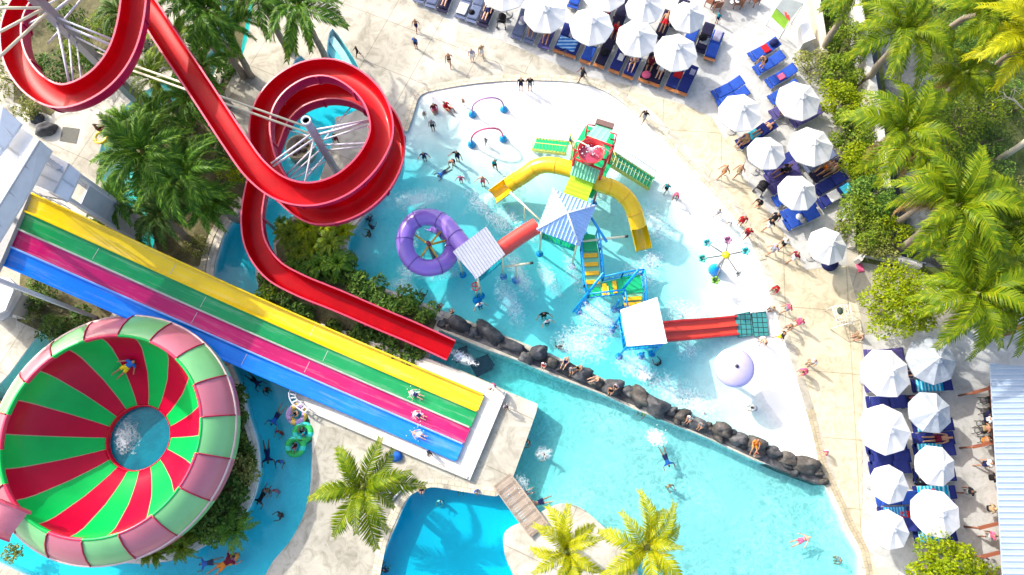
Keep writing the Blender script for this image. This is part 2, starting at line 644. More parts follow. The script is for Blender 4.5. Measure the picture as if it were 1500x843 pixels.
def pool(name, label, outline, level, zf, wmat, fmat, grid=.9, wname='pool_water'):
    xs = [p.x for p in outline]; ys = [p.y for p in outline]
    ex = []
    y = min(ys)
    while y < max(ys):
        x = min(xs)
        while x < max(xs):
            if inside((x, y), outline):
                ex.append((x, y))
            x += grid
        y += grid
    v, f = tri_sheet([outline], lambda c: inside(c, outline), ex)
    pts = [V((p.x, p.y, zf(p))) for p in v]
    mb = MB().add(pts, f, 0, True)
    n = len(outline)
    area = sum(outline[i].x * outline[(i + 1) % n].y - outline[(i + 1) % n].x * outline[i].y for i in range(n))
    for i in range(n):
        a, b = outline[i], outline[(i + 1) % n]
        q = [(a.x, a.y, zf(a)), (b.x, b.y, zf(b)), (b.x, b.y, 0), (a.x, a.y, 0)]
        mb.add(q, [(0, 1, 2, 3)] if area < 0 else [(3, 2, 1, 0)])
    o = struct(mb.build('pool_floor', fmat))
    if label:
        o['label'] = label
    out2 = offset_poly(outline, .05)
    bot = min(p.z for p in pts) - .25
    wv, wf = tri_sheet([out2], lambda c: inside(c, out2))
    mb = MB()
    k = len(wv)
    mb.add([(p.x, p.y, level) for p in wv], wf)
    mb.add([(p.x, p.y, bot) for p in wv], [list(reversed(q)) for q in wf])
    n2 = len(out2)
    a2 = out2 if area > 0 else list(reversed(out2))
    for i in range(n2):
        a, b = a2[i], a2[(i + 1) % n2]
        mb.add([(a.x, a.y, bot), (b.x, b.y, bot), (b.x, b.y, level), (a.x, a.y, level)], [(0, 1, 2, 3)])
    wo = struct(mb.build(wname, wmat))
    return o, wo

KD = [(640, 130, 0), (760, 125, 0), (850, 130, 0), (760, 195, .0), (850, 180, 0), (930, 200, 0), (985, 250, 0), (1030, 330, 0), (1085, 400, 0), (1100, 440, 0), (1130, 500, 0), (1150, 600, 0), (1190, 670, 0),
      (690, 150, .01), (1120, 560, 0), (1010, 300, .0), (1060, 450, .04), (620, 195, .10), (605, 175, .1), (700, 205, .03), (730, 225, .05), (650, 235, .25), (955, 270, .12), (975, 320, .22), (985, 380, .26), (1000, 420, .24), (1030, 480, .24), (1000, 450, .3),
      (1035, 540, .16), (1040, 610, .22), (1100, 630, .1), (1060, 580, .12), (660, 205, .14), (740, 235, .14), (750, 255, .2), (860, 260, .22), (930, 300, .28), (950, 360, .38), (940, 420, .5), (600, 260, .6), (560, 330, .75), (530, 360, .7), (620, 400, .75),
      (690, 310, .55), (720, 360, .62), (720, 450, .62), (800, 450, .6), (800, 370, .6), (870, 480, .6), (960, 510, .6), (1000, 515, .45), (900, 550, .6), (960, 580, .5), (660, 445, .6)]
KDW = [(P(a, b), d) for a, b, d in KD]

def kids_z(p):
    s = t = 0
    for q, d in KDW:
        w_ = 1 / (((p[0] - q.x) ** 2 + (p[1] - q.y) ** 2) + .15) ** 1.6
        s += w_ * d; t += w_
    return -.035 - .95 * s / t

def big_z(p):
    a, b = Q((p[0], p[1], 0))
    d = max(0, min(1, (a - 760 - (b - 600) * -.35) / 130))
    return -1.75 + .72 * d

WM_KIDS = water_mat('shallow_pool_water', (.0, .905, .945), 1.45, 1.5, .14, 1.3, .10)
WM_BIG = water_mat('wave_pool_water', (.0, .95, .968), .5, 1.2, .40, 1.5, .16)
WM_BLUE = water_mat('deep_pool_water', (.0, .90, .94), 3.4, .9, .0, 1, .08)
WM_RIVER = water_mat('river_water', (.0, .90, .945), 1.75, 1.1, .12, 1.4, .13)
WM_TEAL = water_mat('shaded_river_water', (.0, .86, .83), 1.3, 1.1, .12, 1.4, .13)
FM_WHITE = floor_mat('pool_plaster', (.80, .80, .78))
FM_BLUE = floor_mat('pool_paint', (.62, .80, .84))
pool('kids_pool', 'pale shelving floor of the shallow play pool', KIDS, -.055, kids_z, WM_KIDS, FM_WHITE)
pool('wave_pool', 'pale floor of the wide bathing pool', BIG, -.14, big_z, WM_BIG, FM_WHITE, 1.5)
pool('deep_pool', 'pale floor of the deep blue pool', BLUE, -.12, lambda p: -.95, WM_BLUE, FM_BLUE, 2.5)
pool('river', 'pale floor of the winding lazy river', RIVER, -.15, lambda p: -.85, WM_RIVER, FM_BLUE, 2.5, 'river_water')
pool('teal', 'pale floor of the shaded river arm', TEAL, -.15, lambda p: -1.05, WM_TEAL, FM_BLUE, 2.5, 'river_water')

# ---- paving that differs from the cream deck
def sheet(name, poly, z, mat, kind='structure'):
    v, f = tri_sheet([poly], lambda c: inside(c, poly))
    o = MB().add([(p.x, p.y, z) for p in v], f).build(name, mat)
    return struct(o, kind)

sheet('lounger_terrace_pavement', PX(0, (575, -60), (600, -12), (612, 10), (660, 31), (710, 51), (760, 70), (850, 110), (930, 127), (1000, 152), (1043, 172), (1062, 205), (1075, 190), (1095, 225), (1085, 255), (1118, 300), (1150, 345), (1180, 395), (1240, 388), (1242, 300), (1215, 150), (1196, 55), (1180, -60)), .004, M_GREY)
sheet('promenade_pavement', PX(0, (905, 131), (1000, 153), (1043, 173), (1062, 206), (1075, 191), (1095, 226), (1086, 256), (1119, 301), (1151, 346), (1180, 396), (1241, 389), (1262, 470), (1262, 800), (1330, 900), (1285, 900), (1262, 790), (1224, 700), (1205, 640), (1187, 580), (1160, 500), (1145, 455), (1130, 400), (1115, 355), (1088, 305), (1045, 255), (1000, 208), (955, 163), (920, 138)), .004, M_CREAM)
sheet('bar_pavement', PX(0, (1264, 492), (1264, 800), (1330, 850), (1340, 900), (1600, 900), (1600, 500), (1480, 478), (1400, 478)), .006, M_GREY)
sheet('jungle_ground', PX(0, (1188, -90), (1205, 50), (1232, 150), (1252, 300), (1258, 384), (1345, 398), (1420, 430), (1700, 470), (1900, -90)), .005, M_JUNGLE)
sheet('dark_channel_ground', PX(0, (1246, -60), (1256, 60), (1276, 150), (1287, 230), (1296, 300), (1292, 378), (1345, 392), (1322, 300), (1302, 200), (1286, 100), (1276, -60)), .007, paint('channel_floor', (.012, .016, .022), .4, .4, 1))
sheet('asphalt_path', PX(0, (1280, -60), (1288, 60), (1304, 180), (1318, 270), (1335, 350), (1350, 390), (1440, 400), (1420, 330), (1395, 240), (1372, 150), (1352, 40), (1345, -60)), .009, M_ASPH)
sheet('weathered_pavement', PX(0, (574, 660), (540, 640), (470, 622), (460, 660), (458, 717), (446, 762), (426, 797), (402, 825), (380, 870), (530, 890), (562, 797), (586, 742), (598, 722), (620, 711), (690, 714)), .004, M_ROUGH)
sheet('weathered_pavement', PX(0, (728, 608), (738, 616), (700, 715), (690, 710)), .004, M_ROUGH)
for poly in ([(170, -40), (345, -60), (342, 40), (318, 110), (268, 140), (212, 178), (196, 230), (216, 320), (232, 372), (290, 392), (312, 360), (330, 330), (362, 285), (352, 210), (330, 170), (322, 150), (350, 90), (372, -30)],
             [(20, 60), (20, 150), (75, 170), (100, 140), (170, 130), (200, 60), (190, -60), (40, -60)],
             [(30, 400), (25, 470), (90, 500), (150, 480), (205, 400), (190, 370), (100, 370)],
             [(384, 398), (378, 420), (400, 470), (470, 500), (620, 522), (640, 470), (575, 430), (540, 420), (520, 404), (507, 382), (504, 358), (512, 338), (525, 318), (430, 322), (404, 360), (406, 378)],
             [(346, 560), (362, 612), (371, 640), (375, 674), (373, 705), (366, 729), (352, 750), (318, 781), (283, 801), (260, 812), (228, 818), (165, 815), (112, 798), (100, 700), (250, 560)],
             [(0, 735), (-50, 720), (-60, 560), (30, 600), (60, 700), (80, 760), (40, 755)]):
    sheet('planting_bed_ground', PX(0, *poly), .007, M_SOIL)

# ---- kerbs and copings
M_STONE = paver_mat('stone_coping', (.50, .45, .34), (.58, .54, .44), (.36, .33, .26), .34, .3)
M_BRICK = paver_mat('brown_paver_strip', (.36, .31, .21), (.45, .39, .28), (.30, .26, .18), .3, .2)
M_PALE = paver_mat('pale_coping', (.66, .63, .55), (.72, .69, .62), (.5, .47, .4), .9, 1.0)
band('pool_kerb', curve_px([(592, 192), (599, 172), (605, 152), (614, 136), (640, 128), (700, 118), (770, 114), (832, 116), (872, 124), (908, 142), (943, 173), (977, 202), (1005, 235), (1037, 268), (1062, 294), (1083, 320), (1103, 349), (1117, 381)]), .42, .03, M_STONE)
band('pool_kerb', curve_px([(1187, 600), (1196, 640), (1206, 680), (1220, 710), (1236, 745), (1250, 775), (1266, 805), (1275, 850)]), .36, .02, M_BRICK)
band('pool_kerb', curve_px([(509, 392), (503, 372), (504, 350), (514, 330), (532, 308), (548, 282)]), .42, .06, M_PALE)
band('pool_kerb', curve_px([(648, 462), (628, 452), (600, 441), (566, 428), (540, 420), (520, 405), (509, 392)]), .34, .06, M_PALE)
band('pool_kerb', curve_px([(364, 290), (330, 331), (314, 369), (308, 400), (312, 440)]), .42, .08, M_PALE)
band('pool_kerb', curve_px([(352, 290), (318, 331), (302, 369), (296, 400)]), .32, .05, M_STONE)
band('pool_kerb', curve_px([(335, 536), (352, 578), (360, 612), (370, 642), (374, 674), (372, 704), (365, 729), (352, 750), (318, 782), (283, 803), (228, 820), (165, 817)]), .36, .10, M_PALE)
band('pool_kerb', curve_px([(544, 880), (560, 797), (576, 757), (588, 732), (602, 718), (622, 710), (640, 708), (676, 714), (704, 718), (726, 721)]), .42, .03, M_STONE)
for i, pts in enumerate(([(483, 52), (500, 76), (513, 100), (521, 120)], [(478, 62), (493, 84), (504, 106), (511, 124)], [(474, 74), (486, 94), (495, 112), (501, 128)])):
    o = band('pool_step_floor', curve_px(pts, -.85), .42, .62 - .18 * i, paint('step_blue', (.45, .68, .72), .7))
band('pool_kerb', PX(.0, (340, 62), (318, 120), (300, 165)), .55, .12, M_PALE)

# ================================================================ KIT: people, plants, parasols, loungers
SKIN = [paint('skin_light', (.52, .30, .20), .55, .08, 8), paint('skin_tan', (.36, .18, .10), .55, .08, 8), paint('skin_brown', (.19, .085, .045), .55, .08, 8)]
HAIR = {'k': paint('hair_black', (.012, .01, .009), .5, .2, 20), 'b': paint('hair_brown', (.07, .035, .015), .5, .2, 20), 'y': paint('hair_blond', (.42, .27, .10), .5, .2, 20), 'w': paint('white_cap', (.7, .7, .68), .7)}
CLOTH = {n: fabric('cloth_' + n, c) for n, c in dict(black=(.012, .012, .016), navy=(.015, .02, .09), blue=(.02, .13, .5), teal=(.0, .28, .34), red=(.5, .012, .02), maroon=(.16, .01, .03), pink=(.65, .11, .22),
                                                     white=(.75, .75, .74), grey=(.28, .29, .31), lilac=(.38, .36, .48), yellow=(.75, .55, .02), green=(.05, .30, .06), orange=(.7, .22, .03), tan=(.4, .3, .18), cyan=(.05, .5, .65)).items()}

BASE = dict(pel=(0, 0, .93), bel=(0, 0, 1.08), che=(0, -.01, 1.26), nec=(0, 0, 1.44), hd1=(0, .015, 1.53), hd2=(0, .02, 1.64), nose=(0, .115, 1.565),
            shL=(-.17, 0, 1.38), elL=(-.25, -.02, 1.12), wrL=(-.27, .04, .88), haL=(-.27, .07, .79), thL=(-.225, .11, .82), fiL=(-.27, .09, .71),
            hiL=(-.09, 0, .88), knL=(-.10, .02, .49), anL=(-.10, -.02, .09), toL=(-.11, .14, .035))
LINKS = [('pel', 'bel'), ('bel', 'che'), ('che', 'nec'), ('nec', 'hd1'), ('hd1', 'hd2'), ('hd1', 'nose')]
for s_ in 'LR':
    LINKS += [('che', 'sh' + s_), ('sh' + s_, 'el' + s_), ('el' + s_, 'wr' + s_), ('wr' + s_, 'ha' + s_), ('ha' + s_, 'fi' + s_), ('wr' + s_, 'th' + s_), ('pel', 'hi' + s_), ('hi' + s_, 'kn' + s_), ('kn' + s_, 'an' + s_), ('an' + s_, 'to' + s_)]
RAD = dict(pel=.145, bel=.125, che=.145, nec=.058, hd1=.088, hd2=.088, nose=.016, sh=.062, el=.043, wr=.03, ha=.038, th=.014, fi=.02, hi=.092, kn=.06, an=.04, to=.034)

def joints(**kw):
    j = {k: V(v) for k, v in BASE.items()}
    for k in list(j):
        if k.endswith('L'):
            j[k[:-1] + 'R'] = V((-j[k].x, j[k].y, j[k].z))
    for k, v in kw.items():
        if k in j:
            j[k] = V(v)
        elif k + 'L' in j:
            j[k + 'L'] = V(v); j[k + 'R'] = V((-v[0], v[1], v[2]))
    for s_ in 'LR':      # keep hands with their wrists
        if 'wr' + s_ in kw or 'wr' in kw or 'el' + s_ in kw or 'el' in kw:
            d = (j['wr' + s_] - j['el' + s_]).normalized()
            j['ha' + s_] = j['wr' + s_] + d * .085
            j['fi' + s_] = j['wr' + s_] + d * .165 + V((0, 0, -.02))
            j['th' + s_] = j['wr' + s_] + d * .07 + V((.05 if s_ == 'L' else -.05, .02, .02))
        if ('an' in kw or 'an' + s_ in kw) and not ('to' in kw or 'to' + s_ in kw):
            j['to' + s_] = j['an' + s_] + V((0, .15, -.05))
    return j

def tilt(j, names, pivot, deg, axis='X'):
    q = Matrix.Rotation(R(deg), 3, axis)
    for k in j:
        if names is None or k in names:
            j[k] = q @ (j[k] - V(pivot)) + V(pivot)
    return j
UP = [k for k in joints() if k[:2] in ('be', 'ch', 'ne', 'hd', 'no', 'sh', 'el', 'wr', 'ha', 'th', 'fi')]

POSES = {}
POSES['stand'] = joints()
POSES['walk'] = joints(knL=(-.09, .20, .50), anL=(-.09, .27, .10), knR=(.09, .02, .50), anR=(.09, -.30, .14), elL=(-.24, -.14, 1.14), wrL=(-.25, -.20, .90), elR=(.24, .10, 1.14), wrR=(.25, .26, .95))
POSES['wade'] = joints(el=(-.36, .05, 1.18), wr=(-.50, .22, 1.10), kn=(-.12, .04, .49))
_b = tilt(joints(), UP, (0, 0, .93), -48)
for s_ in 'LR':
    x = -.2 if s_ == 'L' else .2
    _b['el' + s_] = V((x, .42, .90)); _b['wr' + s_] = V((x * .8, .50, .68)); _b['ha' + s_] = V((x * .8, .52, .60)); _b['fi' + s_] = V((x * .8, .54, .52)); _b['th' + s_] = V((x * .55, .52, .6))
POSES['bend'] = _b
_d = V((0, 0, -.83))
POSES['sit'] = {k: v + _d for k, v in joints(kn=(-.11, .44, .93), an=(-.11, .50, .50), el=(-.27, .02, 1.12), wr=(-.22, .26, 1.0)).items()}
_s = joints(kn=(-.16, .38, 1.20), an=(-.13, .62, .88), el=(-.25, .1, 1.14), wr=(-.20, .34, 1.16))
_s = tilt(_s, UP, (0, 0, .93), 32)
POSES['recline'] = {k: v + V((0, 0, -.83)) for k, v in _s.items()}
_l = joints(kn=(-.10, .42, .95), an=(-.11, .84, .92), to=(-.14, .90, 1.02))
_l = tilt(_l, UP, (0, 0, .93), 66)
POSES['lie'] = {k: v + V((0, 0, -.83)) for k, v in _l.items()}
_w = joints(el=(-.40, .06, 1.46), wr=(-.42, .10, 1.68), kn=(-.14, -.05, .5), an=(-.18, -.10, .1), hd1=(0, .04, 1.53), hd2=(0, -.02, 1.63), nose=(0, .13, 1.58))
_w = tilt(_w, None, (0, 0, 1.3), -88)
POSES['swim'] = {k: v + V((0, 0, -1.3)) for k, v in _w.items()}
_w = joints(el=(-.30, .0, 1.20), wr=(-.42, .03, 1.02), kn=(-.14, .03, .5), an=(-.16, .0, .1))
_w = tilt(_w, None, (0, 0, 1.0), 88)
POSES['back'] = {k: v + V((0, 0, -.87)) for k, v in _w.items()}
POSES['float'] = {k: v + V((0, 0, -1.36)) for k, v in joints(el=(-.29, .14, 1.22), wr=(-.24, .36, 1.27), kn=(-.13, .14, .52), an=(-.13, -.1, .18)).items()}

def body_meshes(name, j):
    keys = list(j)
    ix = {k: i for i, k in enumerate(keys)}
    me = bpy.data.meshes.new('tmp')
    me.from_pydata([tuple(j[k]) for k in keys], [(ix[a], ix[b]) for a, b in LINKS], [])
    ob = bpy.data.objects.new('tmp', me)
    COL.objects.link(ob)
    ob.modifiers.new('Skin', 'SKIN').use_smooth_shade = True
    sv = me.skin_vertices[0].data
    for k in keys:
        r = RAD.get(k, RAD.get(k[:2]))
        sv[ix[k]].radius = (r, r * (.72 if k in ('che', 'bel') else .85 if k == 'pel' else 1))
        sv[ix[k]].use_root = k == 'pel'
    sb = ob.modifiers.new('Sub', 'SUBSURF')
    sb.levels = 1
    dg = bpy.context.evaluated_depsgraph_get()
    body = bpy.data.meshes.new_from_object(ob.evaluated_get(dg))
    body.name = 'person'
    bpy.data.objects.remove(ob)
    bones = [(a, b) for a, b in LINKS]
    def region(c):
        best = None
        for a, b in bones:
            p, q = j[a], j[b]
            d = q - p
            t = max(0, min(1, (c - p).dot(d) / max(d.length_squared, 1e-6)))
            e = (p + d * t - c).length - .6 * RAD.get(a, RAD.get(a[:2])) * (1 - t) - .6 * RAD.get(b, RAD.get(b[:2])) * t
            if best is None or e < best[0]:
                best = (e, a, b, t)
        return best[1:]
    up = (j['hd2'] - j['nec']).normalized()
    fw = (j['nose'] - j['hd1']); fw = (fw - up * fw.dot(up)).normalized()
    hc = (j['hd1'] + j['hd2']) / 2
    sel = {'hair': [], 'shirt': [], 'shorts': [], 'top': [], 'briefs': []}
    for f in body.polygons:
        a, b, t = region(f.center)
        if a in ('hd1',) or (a == 'nec' and b == 'hd1' and t > .6):
            e = f.center - hc
            if e.dot(up) + .9 * -e.dot(fw) > .015 or e.dot(up) > .07:
                sel['hair'].append(f.index)
        if a in ('bel', 'che') or (a == 'pel' and b == 'bel') or (a[:2] == 'sh' and t < .7) or (a == 'che' and b[:2] == 'sh'):
            if not (a == 'che' and b == 'nec' and t > .75):
                sel['shirt'].append(f.index)
        if (a == 'pel') or (a[:2] == 'hi' and t < .62):
            sel['shorts'].append(f.index)
        if (a == 'bel' and t > .6) or (a == 'che' and b == 'nec' and t < .25):
            sel['top'].append(f.index)
        if a == 'pel' and (b[:2] == 'hi' or t < .3) or (a[:2] == 'hi' and t < .14):
            sel['briefs'].append(f.index)
    out = {'body': body}
    for k, fs in sel.items():
        off = {'hair': .022, 'shirt': .016, 'shorts': .024, 'top': .012, 'briefs': .012}[k]
        used = sorted({v for i in fs for v in body.polygons[i].vertices})
        m_ = {v: i for i, v in enumerate(used)}
        me2 = bpy.data.meshes.new(k)
        me2.from_pydata([tuple(body.vertices[v].co + body.vertices[v].normal * off) for v in used], [], [[m_[v] for v in body.polygons[i].vertices] for i in fs])
        me2.polygons.foreach_set('use_smooth', [True] * len(fs))
        me2.materials.append(None)
        out[k] = me2
    body.materials.clear()
    body.materials.append(None)
    return out

PB = {k: body_meshes(k, j) for k, j in POSES.items()}

def setmat(o, m):
    if not o.material_slots:
        o.data.materials.append(None)
    o.material_slots[0].link = 'OBJECT'
    o.material_slots[0].material = m

def person(loc, pose, face, top, bottom, label, skin=1, sc=1.0, hair='k', rx=0.0, group=None):
    """face: direction the chest (or, lying down, the feet) points to, in degrees"""
    pb = PB[pose]
    o = bpy.data.objects.new('person', pb['body'])
    COL.objects.link(o)
    setmat(o, SKIN[skin])
    tag(o, label, 'person', group)
    sc *= rnd.uniform(.96, 1.04)
    o.scale = (sc, sc, sc)
    o.location = loc
    o.rotation_euler = (rx, 0, R(face - 90))
    parts = [('hair', 'hair', HAIR[hair])]
    if top:
        parts.append(('shirt', 'shirt', CLOTH[top]) if not top.startswith('-') else ('top', 'swim_top', None))
    if bottom:
        parts.append(('shorts', 'shorts', CLOTH[bottom]) if not bottom.startswith('-') else ('briefs', 'swim_briefs', None))
    for key, nm, m_ in parts:
        if m_ is None:
            m_ = CLOTH[(top if key == 'top' else bottom)[1:]]
        c = bpy.data.objects.new(nm, pb[key])
        COL.objects.link(c)
        c.parent = o
        setmat(c, m_)
    return o

# ---- foliage
def leaf_cloud(mb, c, rad, n, size, flat=.5, low=-.35, shell=.55):
    c = V(c)
    for _ in range(n):
        while True:
            d = V((rnd.uniform(-1, 1), rnd.uniform(-1, 1), rnd.uniform(low, 1)))
            if .02 < d.length < 1:
                break
        d = d.normalized() * (shell + (1 - shell) * rnd.random() ** .5) * rnd.uniform(.8, 1.08)
        p = c + V((d.x * rad[0], d.y * rad[1], d.z * rad[2]))
        nrm = (d.normalized() * (1 - flat) + V((0, 0, 1)) * flat + V((rnd.gauss(0, .4), rnd.gauss(0, .4), rnd.gauss(0, .3)))).normalized()
        a = nrm.cross(V((rnd.uniform(-1, 1), rnd.uniform(-1, 1), .3))).normalized()
        b = nrm.cross(a)
        s_ = size * rnd.uniform(.6, 1.3)
        mb.add([p - a * s_ * .5, p + b * s_ * .24 + nrm * .03 * s_, p + a * s_ * .55 - nrm * s_ * .1, p - b * s_ * .24 + nrm * .03 * s_], [(0, 1, 2, 3)])
    return mb

def frond_mesh(name, n=30, ll=.30, width=.024, arch=.28, droop=.5, vee=.25, seed=1, fwd=.55):
    """a feather frond one unit long lying along +X"""
    r_ = random.Random(seed)
    mb = MB()
    def pt(t):
        return V((t * (1 - .06 * t), .05 * math.sin(t * 2.2 + seed), arch * math.sin(min(1, t * 1.0) * 2.3) - droop * t ** 2.6 * .55))
    path = [pt(i / 12) for i in range(13)]
    mb.tube(path, [.014 * (1 - .8 * i / 12) + .003 for i in range(13)], 4)
    for i in range(n):
        t = .10 + .89 * i / (n - 1)
        p = pt(t)
        tg = (pt(min(1, t + .01)) - pt(t - .01)).normalized()
        sd = tg.cross(V((0, 0, 1))).normalized()
        up = sd.cross(tg)
        L = ll * (math.sin(min(1, (t + .06) * 1.02) * math.pi) ** .55 if t < .97 else .25) * r_.uniform(.85, 1.1)
        L = max(L, .09)
        for s in (-1, 1):
            d = (sd * s * (1 - fwd * .5) + tg * fwd * r_.uniform(.8, 1.2) + up * r_.uniform(vee * .4, vee)).normalized()
            m_ = p + d * L * .55
            e = p + d * L + V((0, 0, -L * r_.uniform(.25, .55)))
            wv = d.cross(up).normalized() * width * .5
            mb.add([p - wv * .6, p + wv * .6, m_ + wv, m_ - wv, e], [(0, 1, 2, 3), (3, 2, 4)])
    return mb

FR = {'coco': [frond_mesh('f', 46, .25, .021, .26, .75, .25, i) for i in range(5)],
      'date': [frond_mesh('f', 46, .23, .020, .30, .62, .4, i + 9, .75) for i in range(5)],
      'fern': [frond_mesh('f', 24, .26, .045, .30, .9, .2, i + 20, .6) for i in range(3)]}
LEAF = {'coco': leafmat('coconut_leaf', [(.05, .12, .002), (.12, .205, .003), (.22, .29, .004), (.34, .35, .008)], .4),
        'gold': leafmat('golden_palm_leaf', [(.19, .24, .002), (.33, .36, .003), (.46, .45, .004), (.54, .49, .008)], .4),
        'date': leafmat('date_palm_leaf', [(.02, .075, .008), (.055, .16, .012), (.13, .28, .018), (.27, .4, .035)], .3),
        'bush': leafmat('bush_leaf', [(.05, .11, .010), (.12, .21, .014), (.22, .31, .02), (.33, .39, .03)], .35),
        'lime': leafmat('lime_leaf', [(.09, .16, .001), (.19, .28, .002), (.32, .39, .002), (.44, .47, .004)], .4),
        'dark': leafmat('dark_leaf', [(.022, .06, .010), (.05, .12, .018), (.10, .19, .028), (.19, .27, .04)], .25),
        'hedge': leafmat('hedge_leaf', [(.025, .075, .012), (.065, .155, .02), (.13, .25, .03), (.25, .35, .05)], .25),
        'olive': leafmat('olive_leaf', [(.10, .13, .03), (.19, .22, .05), (.31, .33, .08), (.42, .41, .16)], .35),
        'brown': leafmat('dead_leaf', [(.12, .07, .02), (.26, .17, .06), (.4, .3, .12)], .2)}
M_TRUNK = paint('palm_trunk', (.25, .21, .16), .85, .3, 5, bmp=.5)
M_BARK = paint('grey_bark', (.19, .155, .12), .85, .3, 5, bmp=.5)
M_TWIG = paint('bare_twig', (.5, .47, .4), .8, .2, 5)
FMESH = {}
for kind, mbs in FR.items():
    FMESH[kind] = []
    for mb in mbs:
        o = mb.build('frond', LEAF['date'])
        FMESH[kind].append(o.data)
        bpy.data.objects.remove(o)

def fronds(root, top, kind, leaf, n, rad, hi=62, lo=-28, seed=0, name='frond', loc0=None):
    r_ = random.Random(seed)
    for i in range(n):
        t = (i + .5) / n
        el = hi + (lo - hi) * t ** .85 + r_.uniform(-9, 9)
        az = i * 137.5 + r_.uniform(-16, 16) + seed * 40
        o = bpy.data.objects.new(name, r_.choice(FMESH[kind]))
        COL.objects.link(o)
        o.parent = root
        o.location = top - root.location
        L = rad * r_.uniform(.84, 1.12) * (.8 + .25 * math.sin(math.pi * t))
        o.scale = (L, L, L)
        o.rotation_euler = (R(r_.uniform(-18, 18)), R(-el * .62), R(az))
        setmat(o, LEAF[leaf])

def palm(px, py, h, rad, label, kind='coco', leaf='coco', n=17, base=None, seed=0, hi=62, lo=-28, nuts=False, group=None, r0=.17, dead=0):
    top = P(px, py, h)
    b = P(base[0], base[1], 0) if base else V((top.x + rnd.uniform(-.4, .4), top.y + rnd.uniform(-.4, .4), 0))
    root = thing('palm_tree', label, 'palm tree', b, group)
    path = []
    for i in range(9):
        t = i / 8
        q = b.lerp(top, t)
        sag = V((b.x - top.x, b.y - top.y, 0)) * .12 * math.sin(math.pi * t)
        path.append(q + sag + V((.04 * math.sin(i * 2.1 + seed), .04 * math.cos(i * 1.7), 0)))
    path[0].z = -.1
    MB().tube(path, [r0 * (1.25 - .45 * i / 8) for i in range(9)], 9).build('trunk', M_TRUNK, root)
    cr = MB()
    cr.lathe([(r0 * .8, -.25), (r0 * 1.5, -.05), (r0 * 1.25, .2), (r0 * .5, .45), (0, .6)], top, 10)
    cr.build('crown_shaft', LEAF['olive'], root)
    fronds(root, top + V((0, 0, .1)), kind, leaf, n, rad, hi, lo, seed)
    if dead:
        fronds(root, top - V((0, 0, .1)), kind, 'brown', dead, rad * .8, -40, -75, seed + 3, 'dead_frond')
    if nuts:
        for k in range(6):
            a = k * 1.05
            MB().lathe([(0, -.14), (.10, -.1), (.14, 0), (.1, .1), (0, .15)], top + V((.3 * math.cos(a), .3 * math.sin(a), -.25)), 8).build('coconut', paint('coconut_husk', (.30, .27, .06), .6), root)
    return root

def shrub(px, py, h, rad, label, leaf='bush', n=900, size=.16, name='shrub', cat='shrub', clumps=7, group=None, flat=.5, z0=.0):
    """a bush: stem and uneven clumps of leaves"""
    c = P(px, py, h * .55)
    base = V((c.x, c.y, 0))
    root = thing(name, label, cat, base, group)
    mb = MB()
    per = n // (clumps + 1)
    leaf_cloud(mb, base + V((0, 0, h * .5)), (rad * .8, rad * .8, h * .5), per, size, flat)
    for k in range(clumps):
        a = k * 2.4 + rnd.uniform(-.4, .4)
        d = rad * rnd.uniform(.35, .8)
        r_ = rad * rnd.uniform(.32, .55)
        leaf_cloud(mb, base + V((d * math.cos(a), d * math.sin(a), h * rnd.uniform(.4, .75))), (r_, r_, min(r_, h * .45)), per, size, flat)
    mb.build('crown', LEAF[leaf], root)
    st = MB()
    for k in range(4):
        a = k * 1.6
        st.tube([base + V((0, 0, -.05)), base + V((.2 * rad * math.cos(a), .2 * rad * math.sin(a), h * .3)), base + V((.5 * rad * math.cos(a), .5 * rad * math.sin(a), h * .6))], [.06, .045, .02], 5)
    st.build('trunk', M_BARK, root)
    return root

def rosette(px, py, h, rad, label, leaf='bush', n=14, group=None, kind='fern', seed=None, hi=65, lo=-5):
    c = P(px, py, h)
    root = thing('cycad', label, 'plant', (c.x, c.y, 0), group)
    MB().tube([V((c.x, c.y, -.05)), c], [.14, .10], 8).build('trunk', M_BARK, root)
    fronds(root, c, kind, leaf, n, rad, hi, lo, seed if seed is not None else int(px))
    return root

def hedge(pts, label, width, h, leaf='hedge', dens=150, size=.22, name='hedge'):
    line = curve_px(pts, 0, .45)
    root = thing(name, label, 'hedge', line[0])
    mb = MB(); st = MB()
    for i, p in enumerate(line):
        for k in range(2):
            q = p + V((rnd.uniform(-.5, .5) * width * .8, rnd.uniform(-.5, .5) * width * .8, h * rnd.uniform(.35, .7)))
            leaf_cloud(mb, q, (width * .34, width * .34, h * .42), dens // 2, size, .55)
        if i % 2 == 0:
            st.tube([p + V((0, 0, -.05)), p + V((.1, .05, h * .6))], [.05, .02], 5)
    mb.build('foliage', LEAF[leaf], root)
    st.build('stem', M_BARK, root)['kind'] = 'stuff'
    return root

# ---- parasol
M_CANVAS = leafmat('white_canvas', [(.60, .605, .605), (.64, .64, .64), (.67, .67, .66)], .06, .8)
M_WOOD = paint('orange_teak', (.42, .155, .05), .5, .3, 4)
M_DWOOD = paint('dark_brown_wood', (.20, .075, .04), .55, .25, 4)
M_ALU = paint('pale_aluminium', (.62, .62, .60), .4, .1, 3)
M_BLACK = paint('black_plastic', (.015, .015, .017), .5, .2, 6)

